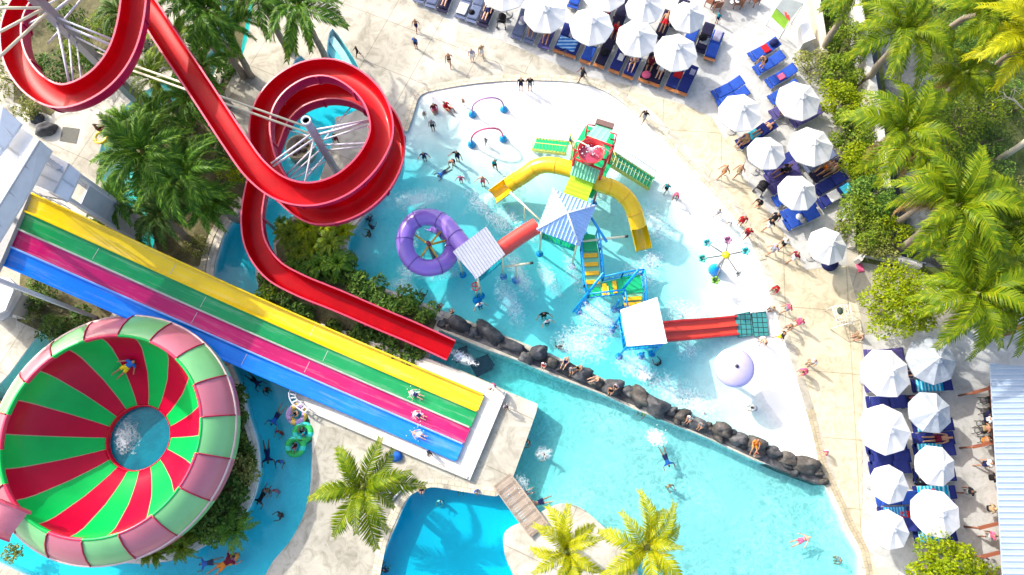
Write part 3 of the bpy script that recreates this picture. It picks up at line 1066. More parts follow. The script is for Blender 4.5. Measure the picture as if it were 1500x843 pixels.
def make_parasol():
    root = thing('parasol', 'x', 'parasol', (0, 0, 0), 'white parasols over the sun loungers')
    MB().tube([(0, 0, .05), (0, 0, 2.75)], .03, 8).build('pole', M_ALU, root)
    MB().lathe([(.34, 0), (.34, .06), (.06, .1), (.05, .3), (0, .3)], (0, 0, 0), 12, smooth=False).build('base', paint('concrete_base', (.35, .35, .34), .8), root)
    rim, zr, za = 1.38, 2.06, 2.78
    vs, fs = [V((0, 0, za))], []
    rows = 4
    for i in range(1, rows + 1):
        t = i / rows
        for k in range(16):
            a = k * math.pi / 8 + .3
            edge = k % 2 == 0
            r = rim * t * (1 if edge else .935)
            z = za + (zr - za) * t ** .94 - (.0 if edge else .05 * math.sin(t * 2.2))
            vs.append(V((r * math.cos(a), r * math.sin(a), z)))
    for k in range(16):
        fs.append((0, 1 + k, 1 + (k + 1) % 16))
    for i in range(rows - 1):
        for k in range(16):
            a, b = 1 + i * 16 + k, 1 + i * 16 + (k + 1) % 16
            fs.append((a, a + 16, b + 16, b))
    o = len(vs)
    for k in range(16):
        q = vs[1 + (rows - 1) * 16 + k]
        vs.append(V((q.x * .985, q.y * .985, q.z - .11)))
    for k in range(16):
        a, b = 1 + (rows - 1) * 16 + k, 1 + (rows - 1) * 16 + (k + 1) % 16
        fs.append((a, o + k, o + (k + 1) % 16, b))
    MB().add(vs, fs).build('canopy', M_CANVAS, root)
    MB().add([V((v.x * .22, v.y * .22, za + .05 + (v.z - za) * .22)) for v in vs[:17 + 48]], [f for f in fs if max(f) < 17 + 48]).build('vent_cap', M_CANVAS, root)
    MB().lathe([(.03, za + .05), (.035, za + .1), (.02, za + .15), (0, za + .16)], (0, 0, 0), 8).build('finial', M_ALU, root)
    for k in range(8):
        a = k * math.pi / 4 + .3
        MB().tube([(0, 0, za - .08), (rim * .96 * math.cos(a), rim * .96 * math.sin(a), zr - .03)], .012, 4).build('rib', M_ALU, root)
    return root

PARASOL = make_parasol()
_par_n = [0]

def parasol(px, py, r, label, tiltx=0.0, tilty=0.0, mat=None):
    o = PARASOL if _par_n[0] == 0 else copy_tree(PARASOL)
    _par_n[0] += 1
    k = r / 1.38
    p = P(px, py, 2.72)
    o.location = (p.x, p.y, 0)
    o.scale = (k, k, .93 + .07 * k)
    o.rotation_euler = (R(tiltx + rnd.uniform(-3, 3)), R(tilty + rnd.uniform(-3, 3)), _par_n[0] * .37)
    o['label'] = label
    return o

# ---- loungers
CUSH = {n: fabric('cushion_' + n, c) for n, c in dict(navy=(.018, .028, .16), blue=(.02, .07, .36), dark=(.02, .018, .05), purple=(.07, .06, .2), slate=(.12, .15, .25), grey=(.22, .22, .23)).items()}

def make_lounger():
    root = thing('sun_lounger', 'x', 'sun lounger', (0, 0, 0), 'sun loungers on the terraces')
    Lh = 1.95
    f = MB()
    for s in (-1, 1):
        f.box((s * .32, -.02, .26), (.05, Lh - .04, .07))
    f.box((0, Lh / 2 - .04, .26), (.59, .05, .06)); f.box((0, .25, .25), (.59, .05, .05)); f.box((0, -.45, .25), (.59, .05, .05))
    f.build('frame', M_DWOOD, root)
    MB().box((0, -Lh / 2 + .10, .285), (.70, .2, .05)).build('foot_board', M_WOOD, root)
    for sx in (-1, 1):
        for y in (-.82, .80):
            MB().box((sx * .32, y, .113), (.06, .06, .226)).build('leg', M_DWOOD, root)
    # mattress with rounded edges
    def pad(y0, y1, w_, h_):
        mb = MB()
        n = 10
        sec = []
        for i in range(20):
            a = i / 20 * 2 * math.pi
            ca, sa = math.cos(a), math.sin(a)
            sec.append(((abs(ca) ** .35) * math.copysign(w_, ca), (abs(sa) ** .5) * math.copysign(h_, sa) + h_))
        mb.sweep([V((0, y0 + (y1 - y0) * k / 6, .012 * math.sin(k * 1.7))) for k in range(7)], sec, 0, True)
        return mb
    m1 = pad(-.76, .26, .325, .045)
    for q in m1.v:
        q.z += .30
    m1.build('mattress', CUSH['navy'], root)
    m2 = pad(.0, .74, .325, .045)
    ca, sa = math.cos(R(24)), math.sin(R(24))
    for q in m2.v:
        y, z = q.y, q.z
        q.y = .26 + y * ca - z * sa
        q.z = .30 + y * sa + z * ca
    m2.build('backrest', CUSH['navy'], root)
    pr_ = MB().beam((.25, .62, .27), (.25, .80, .5), .03, .03)
    pr_.build('prop', M_DWOOD, root)
    MB().beam((-.25, .62, .27), (-.25, .80, .5), .03, .03).build('prop', M_DWOOD, root)
    return root

LOUNGER = make_lounger()
_lg = [0]
LPOS = []

def lounger(fx, fy, hx, hy, label, cush='navy', wood=True, z=.28, group=None):
    """fx,fy: its foot end; hx,hy points to its head end"""
    o = LOUNGER if _lg[0] == 0 else copy_tree(LOUNGER)
    _lg[0] += 1
    a, b = P(fx, fy, z), P(hx, hy, z)
    d = (b - a).normalized()
    c = a + d * .97
    o.location = (c.x, c.y, 0)
    o.rotation_euler = (0, 0, math.atan2(d.y, d.x) - math.pi / 2)
    o['label'] = label
    for ch in o.children:
        n_ = ch.name.split('.')[0]
        if n_ in ('mattress', 'backrest'):
            setmat(ch, CUSH[cush])
        elif n_ == 'foot_board':
            setmat(ch, M_WOOD if wood else CUSH[cush])
        elif not wood:
            setmat(ch, M_ALU)
    LPOS.append((c, d, label))
    return c, d

TOWEL = {}
def towel(c, d, along, across, w_, l_, label, col, cat='towel', rot=0.0, name='towel', z=.42, lift=0.0):
    """a cloth laid on a lounger: a rumpled sheet with thickness"""
    side = V((d.y, -d.x, 0))
    o_ = c + d * along + side * across
    mb = MB()
    n, m_ = 7, 6
    top, bot = [], []
    cr, sr = math.cos(rot), math.sin(rot)
    for i in range(n + 1):
        for k in range(m_ + 1):
            u, v = (k / m_ - .5) * w_, (i / n - .5) * l_
            u, v = u * cr - v * sr, u * sr + v * cr
            yy = along + v
            zz = z + (max(0, yy - .26) * .445) + .018 * math.sin(i * 1.9 + k * 2.3) + rnd.uniform(0, .014)
            q = o_ + side * u + d * v
            top.append(V((q.x, q.y, zz + .02))); bot.append(V((q.x, q.y, zz)))
    nn = len(top)
    fs = []
    for i in range(n):
        for k in range(m_):
            a = i * (m_ + 1) + k
            fs.append((a, a + 1, a + m_ + 2, a + m_ + 1))
            fs.append((nn + a, nn + a + m_ + 1, nn + a + m_ + 2, nn + a + 1))
    edge = [k for k in range(m_ + 1)] + [i * (m_ + 1) + m_ for i in range(1, n + 1)] + [n * (m_ + 1) + k for k in range(m_ - 1, -1, -1)] + [i * (m_ + 1) for i in range(n - 1, 0, -1)]
    for a, b in zip(edge, edge[1:] + edge[:1]):
        fs.append((a, nn + a, nn + b, b))
    mb.add(top + bot, fs, 0, True)
    ob = mb.build(name, col, None, None, (o_.x, o_.y, z))
    tag(ob, label, cat)
    return ob

# ================================================================ BIG SLIDES
M_RED = paint('red_fibreglass', (.44, .001, .006), .42, .22, 1.3, .14, coat=.05)
M_REDOUT = paint('crimson_fibreglass', (.36, .002, .06), .4, .18, 1.1, .15)
M_PINKRIM = paint('worn_pink_rim', (.58, .06, .11), .4, .15, 3)
M_STEEL = paint('galvanised_steel', (.30, .30, .35), .4, .15, 2, metal=.35)
M_WHITEST = paint('white_painted_steel', (.58, .58, .63), .4, .1, 2)
M_CREAMST = paint('cream_painted_steel', (.66, .60, .42), .45, .12, 2)
M_FOAM = paint('white_water_foam', (.88, .92, .93), .6, .05, 6)

def flume(name, label, ctrl, width, depth, seam=2.6, mats=(M_RED, M_REDOUT, M_PINKRIM), group=None, arc=150):
    """an open half-pipe flume: trough, two rims and bolted joints"""
    sp = spline(ctrl, .22)
    path = [V(q[:3]) for q in sp]
    bank = [R(q[3]) for q in sp]
    base = V((path[0].x, path[0].y, 0))
    root = thing(name, label, 'water slide', base, group)
    half = width / 2
    n = 12
    inn, out = [], []
    th = .035
    for i in range(n + 1):
        a = math.pi * i / n
        u, v = -math.cos(a), -math.sin(a)
        # flat-bottomed U
        uu = half * math.copysign(abs(u) ** .42, u)
        vv = depth * (1 - abs(v) ** .62)
        inn.append((uu, vv))
        out.append((uu * (1 + th / half * 1.4), vv - (th if -v > .25 else 0)))
    trough = MB().sweep(path, inn, 0, True, bank, closed=False)
    # skin outside, 35 mm further out
    o2 = MB().sweep(path, list(reversed(out)), 0, True, bank, closed=False)
    trough.build('trough', mats[0], root)
    o2.build('outer_shell', mats[1], root)
    for s in (-1, 1):
        x = s * (half + .02)
        MB().sweep(path, [(x - .04, depth - .02), (x + .04, depth - .02), (x + .04, depth + .025), (x - .04, depth + .025)], 0, False, bank).build('rim', mats[2], root)
    # joints
    acc = 0
    k = 0
    for i in range(1, len(path) - 2):
        acc += (path[i] - path[i - 1]).length
        if acc > seam:
            acc = 0
            t = (path[i + 1] - path[i]).normalized()
            pp = [path[i] - t * .04, path[i] + t * .04]
            big_ = [(u * 1.09, v - .05 if v < depth * .8 else v - .005) for u, v in out]
            MB().sweep(pp, big_ + [(u * 1.01, v) for u, v in reversed(out)], 0, False, [bank[i]] * 2).build('joint_flange', mats[1], root)
    return root, path

def C4(px, py, z, b=0):
    p = P(px, py, z)
    return (p.x, p.y, z, b)

# ---- the red twin-loop body slide
RED_CTRL = [C4(188, -110, 9.5, -8), C4(203, -40, 9.3, -12), C4(204, 25, 9.1, -14), C4(188, 88, 8.95, -14), C4(154, 131, 8.8, -14), C4(106, 151, 8.6, -14), C4(66, 133, 8.4, -14), C4(40, 94, 8.2, -14),
            C4(36, 48, 8.05, -14), C4(55, 8, 7.9, -14), C4(92, -24, 7.75, -14), C4(140, -34, 7.6, -12), C4(190, -12, 7.5, -8), C4(222, 20, 7.4, 0), C4(252, 66, 7.3, 0), C4(285, 115, 7.2, 0), C4(320, 168, 7.05, 0), C4(352, 215, 6.9, 4),
            C4(384, 256, 6.75, 12), C4(420, 283, 6.6, 14), C4(462, 291, 6.45, 14), C4(506, 277, 6.3, 14), C4(542, 244, 6.15, 14), C4(560, 204, 6.0, 14), C4(552, 163, 5.85, 14), C4(527, 133, 5.7, 14),
            C4(492, 115, 5.55, 14), C4(454, 117, 5.4, 14), C4(419, 137, 5.25, 14), C4(397, 167, 5.1, 14), C4(391, 204, 4.95, 14), C4(402, 252, 4.8, 14), C4(430, 292, 4.6, 14), C4(470, 318, 4.45, 14),
            C4(520, 308, 4.3, 14), C4(560, 274, 4.15, 14), C4(578, 226, 4.0, 14), C4(566, 182, 3.85, 14), C4(532, 154, 3.7, 14), C4(490, 146, 3.55, 14), C4(448, 157, 3.4, 14), C4(420, 182, 3.25, 12),
            C4(404, 216, 3.1, 8), C4(391, 252, 2.9, 2), C4(381, 290, 2.7, 0), C4(377, 328, 2.5, 4), C4(384, 366, 2.3, 8), C4(408, 400, 2.1, 8), C4(446, 423, 1.9, 4), C4(500, 446, 1.55, 0), C4(560, 472, 1.1, 0), C4(610, 493, .72, 0), C4(660, 516, .42, 0)]
red_root, red_path = flume('red_water_slide', 'long red open flume slide winding through two raised loops down to the pool', [(a, b_, c, d * .55) for a, b_, c, d in RED_CTRL], 1.04, .74)

def strut(a, b, r, name='strut', mat=M_WHITEST, n=8):
    MB().tube([a, b], r * .72, n).build(name, mat, red_root)

# left tower pole and its arms
pl0, pl1 = P(226, 172, 0), P(50, -14, 10.6)
pl1 = V((pl0.x, pl0.y, 10.6)) if True else pl1
MB().beam(V((pl0.x, pl0.y, -.2)), pl1, .42, .42).build('support_pole', M_STEEL, red_root)
def on_pole(base, z):
    return V((base.x, base.y, z))
for (a, b, z0, z1, r, m) in [((174, 71), None, 8.6, 8.2, .09, M_WHITEST), ((174, 62), None, 9.2, 8.3, .07, M_WHITEST), ((103, 130), None, 8.9, 8.4, .08, M_WHITEST), ((108, 132), None, 8.0, 8.4, .06, M_WHITEST),
                             ((70, 64), None, 8.4, 7.9, .07, M_WHITEST), ((30, 42), None, 9.4, 8.1, .07, M_WHITEST), ((117, -12), None, 9.3, 7.7, .10, M_WHITEST), ((130, -14), None, 8.6, 7.7, .07, M_WHITEST),
                             ((95, -8), None, 9.8, 7.8, .06, M_WHITEST), ((120, 128), None, 7.4, 8.4, .05, M_WHITEST), ((170, 84), None, 7.8, 8.3, .06, M_WHITEST)]:
    strut(on_pole(pl0, z0), P(a[0], a[1], z1), r, mat=m)
for a, b in (((-40, 68, 11.0), (62, 14, 10.3)), ((-40, 120, 10.6), (68, 20, 10.0)), ((-40, 12, 11.2), (60, 12, 10.5))):
    strut(P(*a), P(*b), .09, 'brace', M_CREAMST)
# right tower pole
pr0 = P(505, 272, 0)
for z in range(2):
    pass
pr_top = V((pr0.x, pr0.y, 7.3))
MB().tube([V((pr0.x, pr0.y, -.9)), pr_top], .2, 14).build('support_pole', M_STEEL, red_root)
MB().lathe([(.2, 0), (.24, 0), (.24, .12), (.17, .12), (.17, .03), (0, .03)], pr_top - V((0, 0, .03)), 14).build('pole_collar', M_WHITEST, red_root)
for (q, z0, z1, r) in [((541, 176), 6.4, 5.9, .07), ((541, 178), 5.9, 5.85, .09), ((538, 184), 5.3, 5.8, .06), ((538, 210), 4.9, 5.6, .07), ((537, 214), 4.3, 5.5, .06), ((397, 240), 6.2, 6.5, .07), ((400, 244), 5.7, 6.4, .07),
                       ((420, 256), 5.2, 4.7, .06), ((424, 260), 4.6, 4.6, .06), ((446, 270), 6.0, 6.2, .06), ((442, 268), 3.9, 4.5, .05), ((430, 262), 3.3, 4.4, .05), ((520, 150), 5.0, 3.6, .05), ((418, 190), 5.6, 3.5, .05)]:
    strut(V((pr0.x, pr0.y, z0)), P(q[0], q[1], z1), r)
# the tie between both poles: two pale pipes
for dz, dy in ((0, 0), (.0, .3)):
    a = V((pl0.x, pl0.y + dy, 6.0)); b = V((pr0.x, pr0.y + dy, 5.9))
    strut(a, b, .085, 'tie_pipe', M_CREAMST)
for (x, y) in [(260, 76), (320, 165), (380, 314), (400, 395), (500, 446), (585, 482)]:
    zz = {260: 7.2, 320: 7.0, 380: 2.5, 400: 2.1, 500: 1.5, 585: .9}[x]
    p = P(x, y, zz)
    if zz > 5:
        continue
    MB().tube([V((p.x, p.y, -.3)), V((p.x, p.y, zz - .06))], .1, 10).build('support_post', M_STEEL, red_root)
# water sheet in the run-out
# ---- the four-lane rainbow slide
ra, rb = P(708, 579, .42), P(43, 282.5, 5.8)
rdir = V((rb.x - ra.x, rb.y - ra.y, 0)).normalized()
rn = V((rdir.y, -rdir.x, 0))
if (P(669.6, 674, .42) - ra).dot(rn) < 0:
    rn = -rn
RW = .895
PROF = [(0, .40), (3, .42), (6, .56), (9, .85), (12, 1.35), (15, 2.25), (17.5, 3.25), (20, 4.35), (22, 5.2), (23.6, 5.7), (25.2, 5.95), (27.5, 6.0)]
prof_s = spline([(d, z, 0) for d, z in PROF], .6)
rain = thing('rainbow_slide', 'wide straight slide of four lanes in yellow, green, crimson and blue', 'water slide', V((ra.x, ra.y, 0)))
LC = [('yellow_gelcoat', (.90, .62, .0)), ('green_gelcoat', (.0, .27, .07)), ('magenta_gelcoat', (.52, .0, .115)), ('blue_gelcoat', (.0, .20, .78))]
LM = []
for nme, c in LC:
    m, nt, b = nmat(nme)
    pos = node(nt, 'ShaderNodeNewGeometry').outputs['Position']
    n1 = noise(nt, .5, 5, .65, pos)
    col = ramp(nt, n1, [(.3, dark(c, .82)), (.55, c), (.75, tuple(min(1, x * 1.1 + .015) for x in c))])
    # chalky wear streaked along the lane
    mp = node(nt, 'ShaderNodeMapping')
    mp.vector_type = 'TEXTURE'
    mp.inputs['Rotation'].default_value = (0, 0, math.atan2(rdir.y, rdir.x))
    mp.inputs['Scale'].default_value = (3.2, .25, 3)
    nt.links.new(pos, mp.inputs['Vector'])
    n2 = noise(nt, 1.0, 5, .7, mp.outputs[0])
    col = mixc(nt, ramp(nt, n2, [(.52, (0, 0, 0)), (.78, (.2, .2, .2))]), col, (.75, .75, .75))
    nt.links.new(col, b.inputs['Base Color'])
    b.inputs['Roughness'].default_value = .24
    b.inputs['Coat Weight'].default_value = .4
    b.inputs['Coat Roughness'].default_value = .1
    LM.append(m)
names = ('yellow', 'green', 'crimson', 'blue')

def rpath(off, dz=0.0, d0=0.0, d1=99):
    return [V((ra.x, ra.y, 0)) + rdir * d + rn * off + V((0, 0, z + dz)) for d, z, _ in prof_s if d0 <= d <= d1]

for i in range(4):
    c = RW * (i + .5)
    hw = RW / 2 - .045
    # travel runs uphill here, so +u is the side away from rn or towards it; the section is symmetric
    pr = [(-hw, .02), (-hw + .10, -.02), (hw - .10, -.02), (hw, .02), (hw, -.08), (-hw, -.08)]
    lane = MB().sweep(rpath(c), pr, 0, False).build('lane', LM[i], rain, names[i] + ' lane')
    e = V((ra.x, ra.y, 0)) + rn * c
    MB().box(e - rdir * .035 + V((0, 0, .42)), (.06, RW - .1, .20), math.atan2(rdir.y, rdir.x)).build('end_lip', LM[i], lane)
    for sd_ in ([9.5, 16.5], [7.4, 13.6, 19], [8.6, 14.6], [11.0])[i]:
        q = sd_ + (.9 if i % 2 else 0)
        pp = rpath(c, .0, q, q + 2)
        if len(pp) < 2:
            continue
        t = (pp[1] - pp[0]).normalized()
        o_ = pp[0] + V((0, 0, -.012))
        MB().sweep([o_, o_ + t * .022], [(-hw + .1, -.006), (hw - .1, -.006), (hw - .1, -.001), (-hw + .1, -.001)]).build('panel_seam', paint('seam_grey', (.5, .5, .48), .5), lane)
DC = [LM[0], LM[0], paint('pale_divider', (.42, .48, .40), .4), paint('light_blue_divider', (.22, .42, .85), .3), LM[3]]
for i in range(5):
    hgt = (.24, .13, .13, .13, .16)[i]
    MB().sweep(rpath(RW * i), [(-.045, -.1), (.045, -.1), (.045, hgt), (.02, hgt + .03), (-.02, hgt + .03), (-.045, hgt)]).build('divider', DC[i], rain)
for d in (6.5, 10, 13.5, 17, 20.5, 23.5):
    zz = next(z0 + (z1 - z0) * (d - d0) / (d1 - d0) for (d0, z0, _), (d1, z1, _) in zip(prof_s, prof_s[1:]) if d1 >= d) - .12
    for off in (.5, RW * 4 - .5):
        b = V((ra.x, ra.y, 0)) + rdir * d + rn * off
        if zz > .7:
            MB().beam(b, b + V((0, 0, zz - .18)), .16, .16).build('support_post', M_STEEL, rain)
    MB().beam(V((ra.x, ra.y, zz - .2)) + rdir * d + rn * .05, V((ra.x, ra.y, zz - .2)) + rdir * d + rn * (RW * 4 - .05), .14, .16).build('cross_beam', M_STEEL, rain)
# white landing the slide runs out on
M_LAND = ground_mat('white_landing_concrete', [(.3, (.60, .58, .52)), (.5, (.70, .68, .63)), (.7, (.76, .75, .71))], 0, .35, stain=.16)
land = [P(a, b, .3) for a, b in [(470, 474), (552, 500), (631, 527), (680, 547), (722, 565), (742, 575), (688, 704), (620, 676), (560, 650), (500, 624), (455, 604), (436, 590), (430, 577), (446, 565)]]
MB().prism(land, .0, .3).build('slide_landing_pavement', M_LAND)['kind'] = 'structure'
band('pool_kerb', [P(a, b, .3) for a, b in [(484, 485), (560, 508), (631, 531), (722, 568), (738, 576)]], .2, .05, M_PALE)
band('pool_kerb', [P(a, b, .3) for a, b in [(685, 700), (620, 673), (560, 647), (500, 621), (456, 602)]], .14, .07, M_PALE)
# slatted white rail where the landing meets the river
rl = thing('slatted_rail', 'low curved white slatted rail at the corner of the slide landing', 'railing', P(436, 585))
rp = curve_px([(446, 566), (434, 570), (429, 579), (433, 592), (446, 603), (456, 608)], .3, .22)
rp2 = curve_px([(452, 572), (442, 575), (438, 581), (441, 588), (452, 597), (460, 602)], .3, .22)
MB().tube([p + V((0, 0, .35)) for p in rp], .04, 6).build('handrail', M_WHITEST, rl)
MB().tube([p + V((0, 0, .32)) for p in rp2], .03, 6).build('inner_rail', M_WHITEST, rl)
for i in range(1, min(len(rp), len(rp2)) - 1, 1):
    MB().beam(rp[i] + V((0, 0, .33)), rp2[min(i, len(rp2) - 1)] + V((0, 0, .31)), .07, .03).build('slat', M_WHITEST, rl)
    if i % 3 == 0:
        MB().tube([rp[i] + V((0, 0, -.28)), rp[i] + V((0, 0, .35))], .025, 6).build('post', M_WHITEST, rl)

# ---- start tower with stepped white roofs
M_ROOF = paint('white_roof_sheet', (.60, .63, .68), .35, .14, 1.2)
M_ROOF2 = paint('grey_roof_sheet', (.42, .45, .49), .4, .14, 1.2)
tw = thing('slide_tower', 'tall starting tower with stepped white roofs above the rainbow slide', 'tower', P(20, 300))

def roof(name, pts, mat=M_ROOF, th=.12):
    return MB().slab([P(*q) for q in pts], th).build(name, mat, tw)

def roof_ribs(par, a0, a1, b0, b1, k, mat=M_ROOF2):
    for i in range(1, k):
        t = i / k
        MB().beam(P(*a0).lerp(P(*a1), t) + V((0, 0, .02)), P(*b0).lerp(P(*b1), t) + V((0, 0, .02)), .07, .05).build('roof_seam', mat, par)

r1 = roof('roof', [(-60, 398, 9.0), (58, 206, 9.0), (75, 220, 8.35), (45, 277, 8.35), (-42, 420, 8.35)])
roof_ribs(r1, (-60, 398, 9.0), (58, 206, 9.0), (-42, 420, 8.35), (75, 220, 8.35), 5)
r2 = roof('roof', [(-60, 398, 8.99), (58, 206, 8.99), (26, 184, 8.5), (-110, 360, 8.5)], M_ROOF)
roof_ribs(r2, (-60, 398, 9.0), (58, 206, 9.0), (-110, 360, 8.5), (26, 184, 8.5), 6)
MB().tube([P(-60, 398, 9.02), P(58, 206, 9.02)], .06, 6).build('ridge_cap', M_ROOF2, r1)
r3 = roof('roof', [(-40, 190, 9.8), (4, 157, 9.8), (31, 181, 9.3), (-10, 240, 9.3)])
roof('roof', [(-40, 190, 9.79), (4, 157, 9.79), (-16, 140, 9.4), (-70, 170, 9.4)], M_ROOF2)
roof_ribs(r3, (-40, 190, 9.8), (4, 157, 9.8), (-10, 240, 9.3), (31, 181, 9.3), 3)
r4 = roof('roof', [(68, 222, 7.3), (101, 240, 7.3), (79, 283, 7.3), (46, 269, 7.3)])
roof_ribs(r4, (68, 222, 7.3), (46, 269, 7.3), (101, 240, 7.3), (79, 283, 7.3), 3)
r5 = roof('roof', [(101, 240, 7.3), (118, 254, 6.8), (99, 295, 6.8), (79, 283, 7.3)])
roof_ribs(r5, (101, 240, 7.3), (79, 283, 7.3), (118, 254, 6.8), (99, 295, 6.8), 2)
MB().tube([P(101, 240, 7.32), P(79, 283, 7.32)], .05, 6).build('ridge_cap', M_ROOF2, r4)
plat = [P(a, b, 5.85) for a, b in [(-110, 330), (-10, 190), (60, 215), (110, 258), (92, 292), (44, 283), (0, 386), (-40, 470)]]
MB().prism(plat, 5.6, 5.85).build('platform', paint('platform_decking', (.30, .30, .30), .7), tw)
for a, b, zt in [(66, 232, 8.3), (-30, 400, 8.3), (22, 196, 8.4), (-40, 290, 8.3), (112, 255, 6.75), (97, 290, 6.75)]:
    p = P(a, b, zt)
    MB().beam(V((p.x, p.y, 0)), V((p.x, p.y, zt - .08)), .18, .18).build('post', M_WHITEST, tw)
p, q = P(114, 256, 6.6), P(97, 293, 6.6)
MB().slab([V((p.x, p.y, 5.6)), V((q.x, q.y, 5.6)), V((q.x - .12, q.y, 5.6)), V((p.x - .12, p.y, 5.6))], 5.5).build('wall', M_ROOF2, tw)
MB().tube([P(50, 270, 6.75), P(98, 296, 6.7)], .04, 6).build('handrail', M_WHITEST, tw)
for k in range(4):
    a = P(52 + k * 14, 283 + k * 6, 6.3)
    MB().tube([V((a.x, a.y, 5.85)), V((a.x, a.y, 6.75))], .03, 6).build('rail_post', M_WHITEST, tw)

hut = thing('pump_hut', 'small flat-roofed white hut at the left edge below the blue lane', 'hut', P(0, 440))
MB().prism([P(a, b, 3.0) for a, b in [(-60, 392), (0, 405), (14, 408), (23, 416), (20, 428), (9, 455), (0, 459), (-60, 440)]], 2.85, 3.05).build('roof', paint('white_slab', (.66, .67, .68), .6), hut)
MB().prism([P(a, b, 2.2) for a, b in [(-60, 400), (0, 415), (29, 425), (31, 432), (13, 464), (2, 470), (-60, 450)]], 2.0, 2.2).build('canopy', paint('grey_slab', (.36, .37, .38), .7), hut)
MB().prism([P(a, b, 2.0) for a, b in [(-60, 405), (0, 418), (24, 428), (10, 458), (-60, 446)]], 0, 2.0).build('wall', M_WHITEWALL, hut)

# ---- the bowl slide
best = min((abs((P(148, 636, z) - P(202, 641, .95)).to_2d().length), z) for z in [2.5 + .05 * i for i in range(80)])
ZR = best[1]
BC = P(148, 636, ZR).lerp(P(202, 641, .95), .5)
BC = V((BC.x, BC.y, 0))
RB = (P(293, 636, ZR) - P(3, 636, ZR)).length / 2
RH = (P(249, 641, .95) - P(155, 641, .95)).length / 2
RO = RB + 1.22
print('bowl', ZR, RB, RH, BC, best[0])
def ang(px, py, z):
    d = P(px, py, z) - BC
    return math.atan2(d.y, d.x)
M_BG = paint('bowl_green', (.0, .42, .075), .34, .16, .7, .25, coat=.06)
M_BR = paint('bowl_crimson', (.46, .0, .03), .34, .18, .7, .2, coat=.06)
M_SEAM = paint('bowl_seam', (.42, .26, .18), .5)
bowl = thing('bowl_slide', 'huge round bowl slide striped green and crimson with a hole in its floor', 'water slide', BC)
ph = ang(154, 494, ZR - .4)         # a seam between the green sector (left) and the red one (right)
prof = [(RH, .55), (RH + .02, .9), (RH + .10, .98), (RH + .45, 1.14), (RH + 1.0, 1.5), (RH + 1.6, 1.95), (RB - .75, 2.62), (RB - .35, 3.08), (RB - .14, ZR - .6), (RB - .06, ZR - .3), (RB - .02, ZR)]
mb = MB()
NS, SUB = 18, 6
angs = []
for k in range(NS):
    a0 = ph - k * 2 * math.pi / NS      # clockwise seen from above = to the right in the picture
    for j in range(SUB):
        angs.append((a0 - (j / SUB) * (2 * math.pi / NS - .010), k % 2))
    angs.append((a0 - (2 * math.pi / NS - .010), 2))
vs_, fs_, ms_ = [], [], []
for r, z in prof:
    for a, _ in angs:
        vs_.append(BC + V((r * math.cos(a), r * math.sin(a), z)))
na = len(angs)
for i in range(len(prof) - 1):
    for k in range(na):
        k2 = (k + 1) % na
        fs_.append((i * na + k2, i * na + k, (i + 1) * na + k, (i + 1) * na + k2))
        ms_.append(angs[k][1])
mb.add(vs_, fs_, 0, True)
mb.m = ms_
bo = mb.build('bowl', [M_BR, M_BG, M_SEAM], bowl)
# outer hull under the bowl
MB().lathe([(RH + .1, .5), (RH + .12, .8), (RH + 1.1, 1.2), (RB - .6, 2.4), (RB - .02, ZR - .7), (RB + .05, ZR - .1)], BC, 54, caps=False).build('outer_shell', M_BR, bowl)
# ring of pale cover panels with ribs
M_PP = paint('pale_pink_panel', (.44, .13, .175), .32, .12, .8, coat=.25)
M_PG = paint('pale_green_panel', (.17, .46, .18), .32, .12, .8, coat=.25)
M_RIBR = paint('rib_red', (.36, .01, .05), .4)
ph2 = ang(293, 612, ZR)             # boundary: pink above it, green below it
for k in range(NS):
    a0 = ph2 - k * 2 * math.pi / NS
    a1 = a0 - 2 * math.pi / NS
    green = k % 2 == 0
    mb = MB()
    sec = [(RB + .06, ZR + .02), (RB + .16, ZR + .0), (RB + .55, ZR - .22), (RB + .95, ZR - .60), (RO, ZR - .98), (RO + .02, ZR - 1.5)]
    n_ = 6
    vs_, fs_ = [], []
    for r, z in sec:
        for j in range(n_ + 1):
            a = a0 + (a1 - a0) * j / n_
            vs_.append(BC + V((r * math.cos(a), r * math.sin(a), z)))
    for i in range(len(sec) - 1):
        for j in range(n_):
            fs_.append((i * (n_ + 1) + j, i * (n_ + 1) + j + 1, (i + 1) * (n_ + 1) + j + 1, (i + 1) * (n_ + 1) + j))
    fs_ = [tuple(reversed(f)) for f in fs_]
    mb.add(vs_, fs_, 0, True)
    pan = mb.build('cover_panel', M_PG if green else M_PP, bowl, 'pale green cover panel' if green else 'pale pink cover panel')
    # bright lip along the bowl's edge
    vs_, fs_ = [], []
    for (r, z) in [(RB - .05, ZR - .16), (RB - .05, ZR + .04), (RB + .07, ZR + .05), (RB + .07, ZR - .04)]:
        for j in range(n_ + 1):
            a = a0 + (a1 - a0) * j / n_
            vs_.append(BC + V((r * math.cos(a), r * math.sin(a), z)))
    for i in range(3):
        for j in range(n_):
            fs_.append((i * (n_ + 1) + j + 1, i * (n_ + 1) + j, (i + 1) * (n_ + 1) + j, (i + 1) * (n_ + 1) + j + 1))
    MB().add(vs_, fs_, 0, True).build('lip', M_BG if green else paint('lip_red', (.66, .02, .08), .3), pan)
    rib = [BC + V(((r) * math.cos(a0), (r) * math.sin(a0), z + .035)) for r, z in sec[:-1]]
    MB().tube(rib, .035, 6).build('rib', M_RIBR if green else M_RIBR, pan)
MB().lathe([(RO - .03, ZR - 1.04), (RO + .05, ZR - 1.04), (RO + .05, ZR - .95), (RO - .03, ZR - .95)], BC, 72, caps=False).build('outer_rim', paint('pale_rim', (.62, .45, .42), .4), bowl)
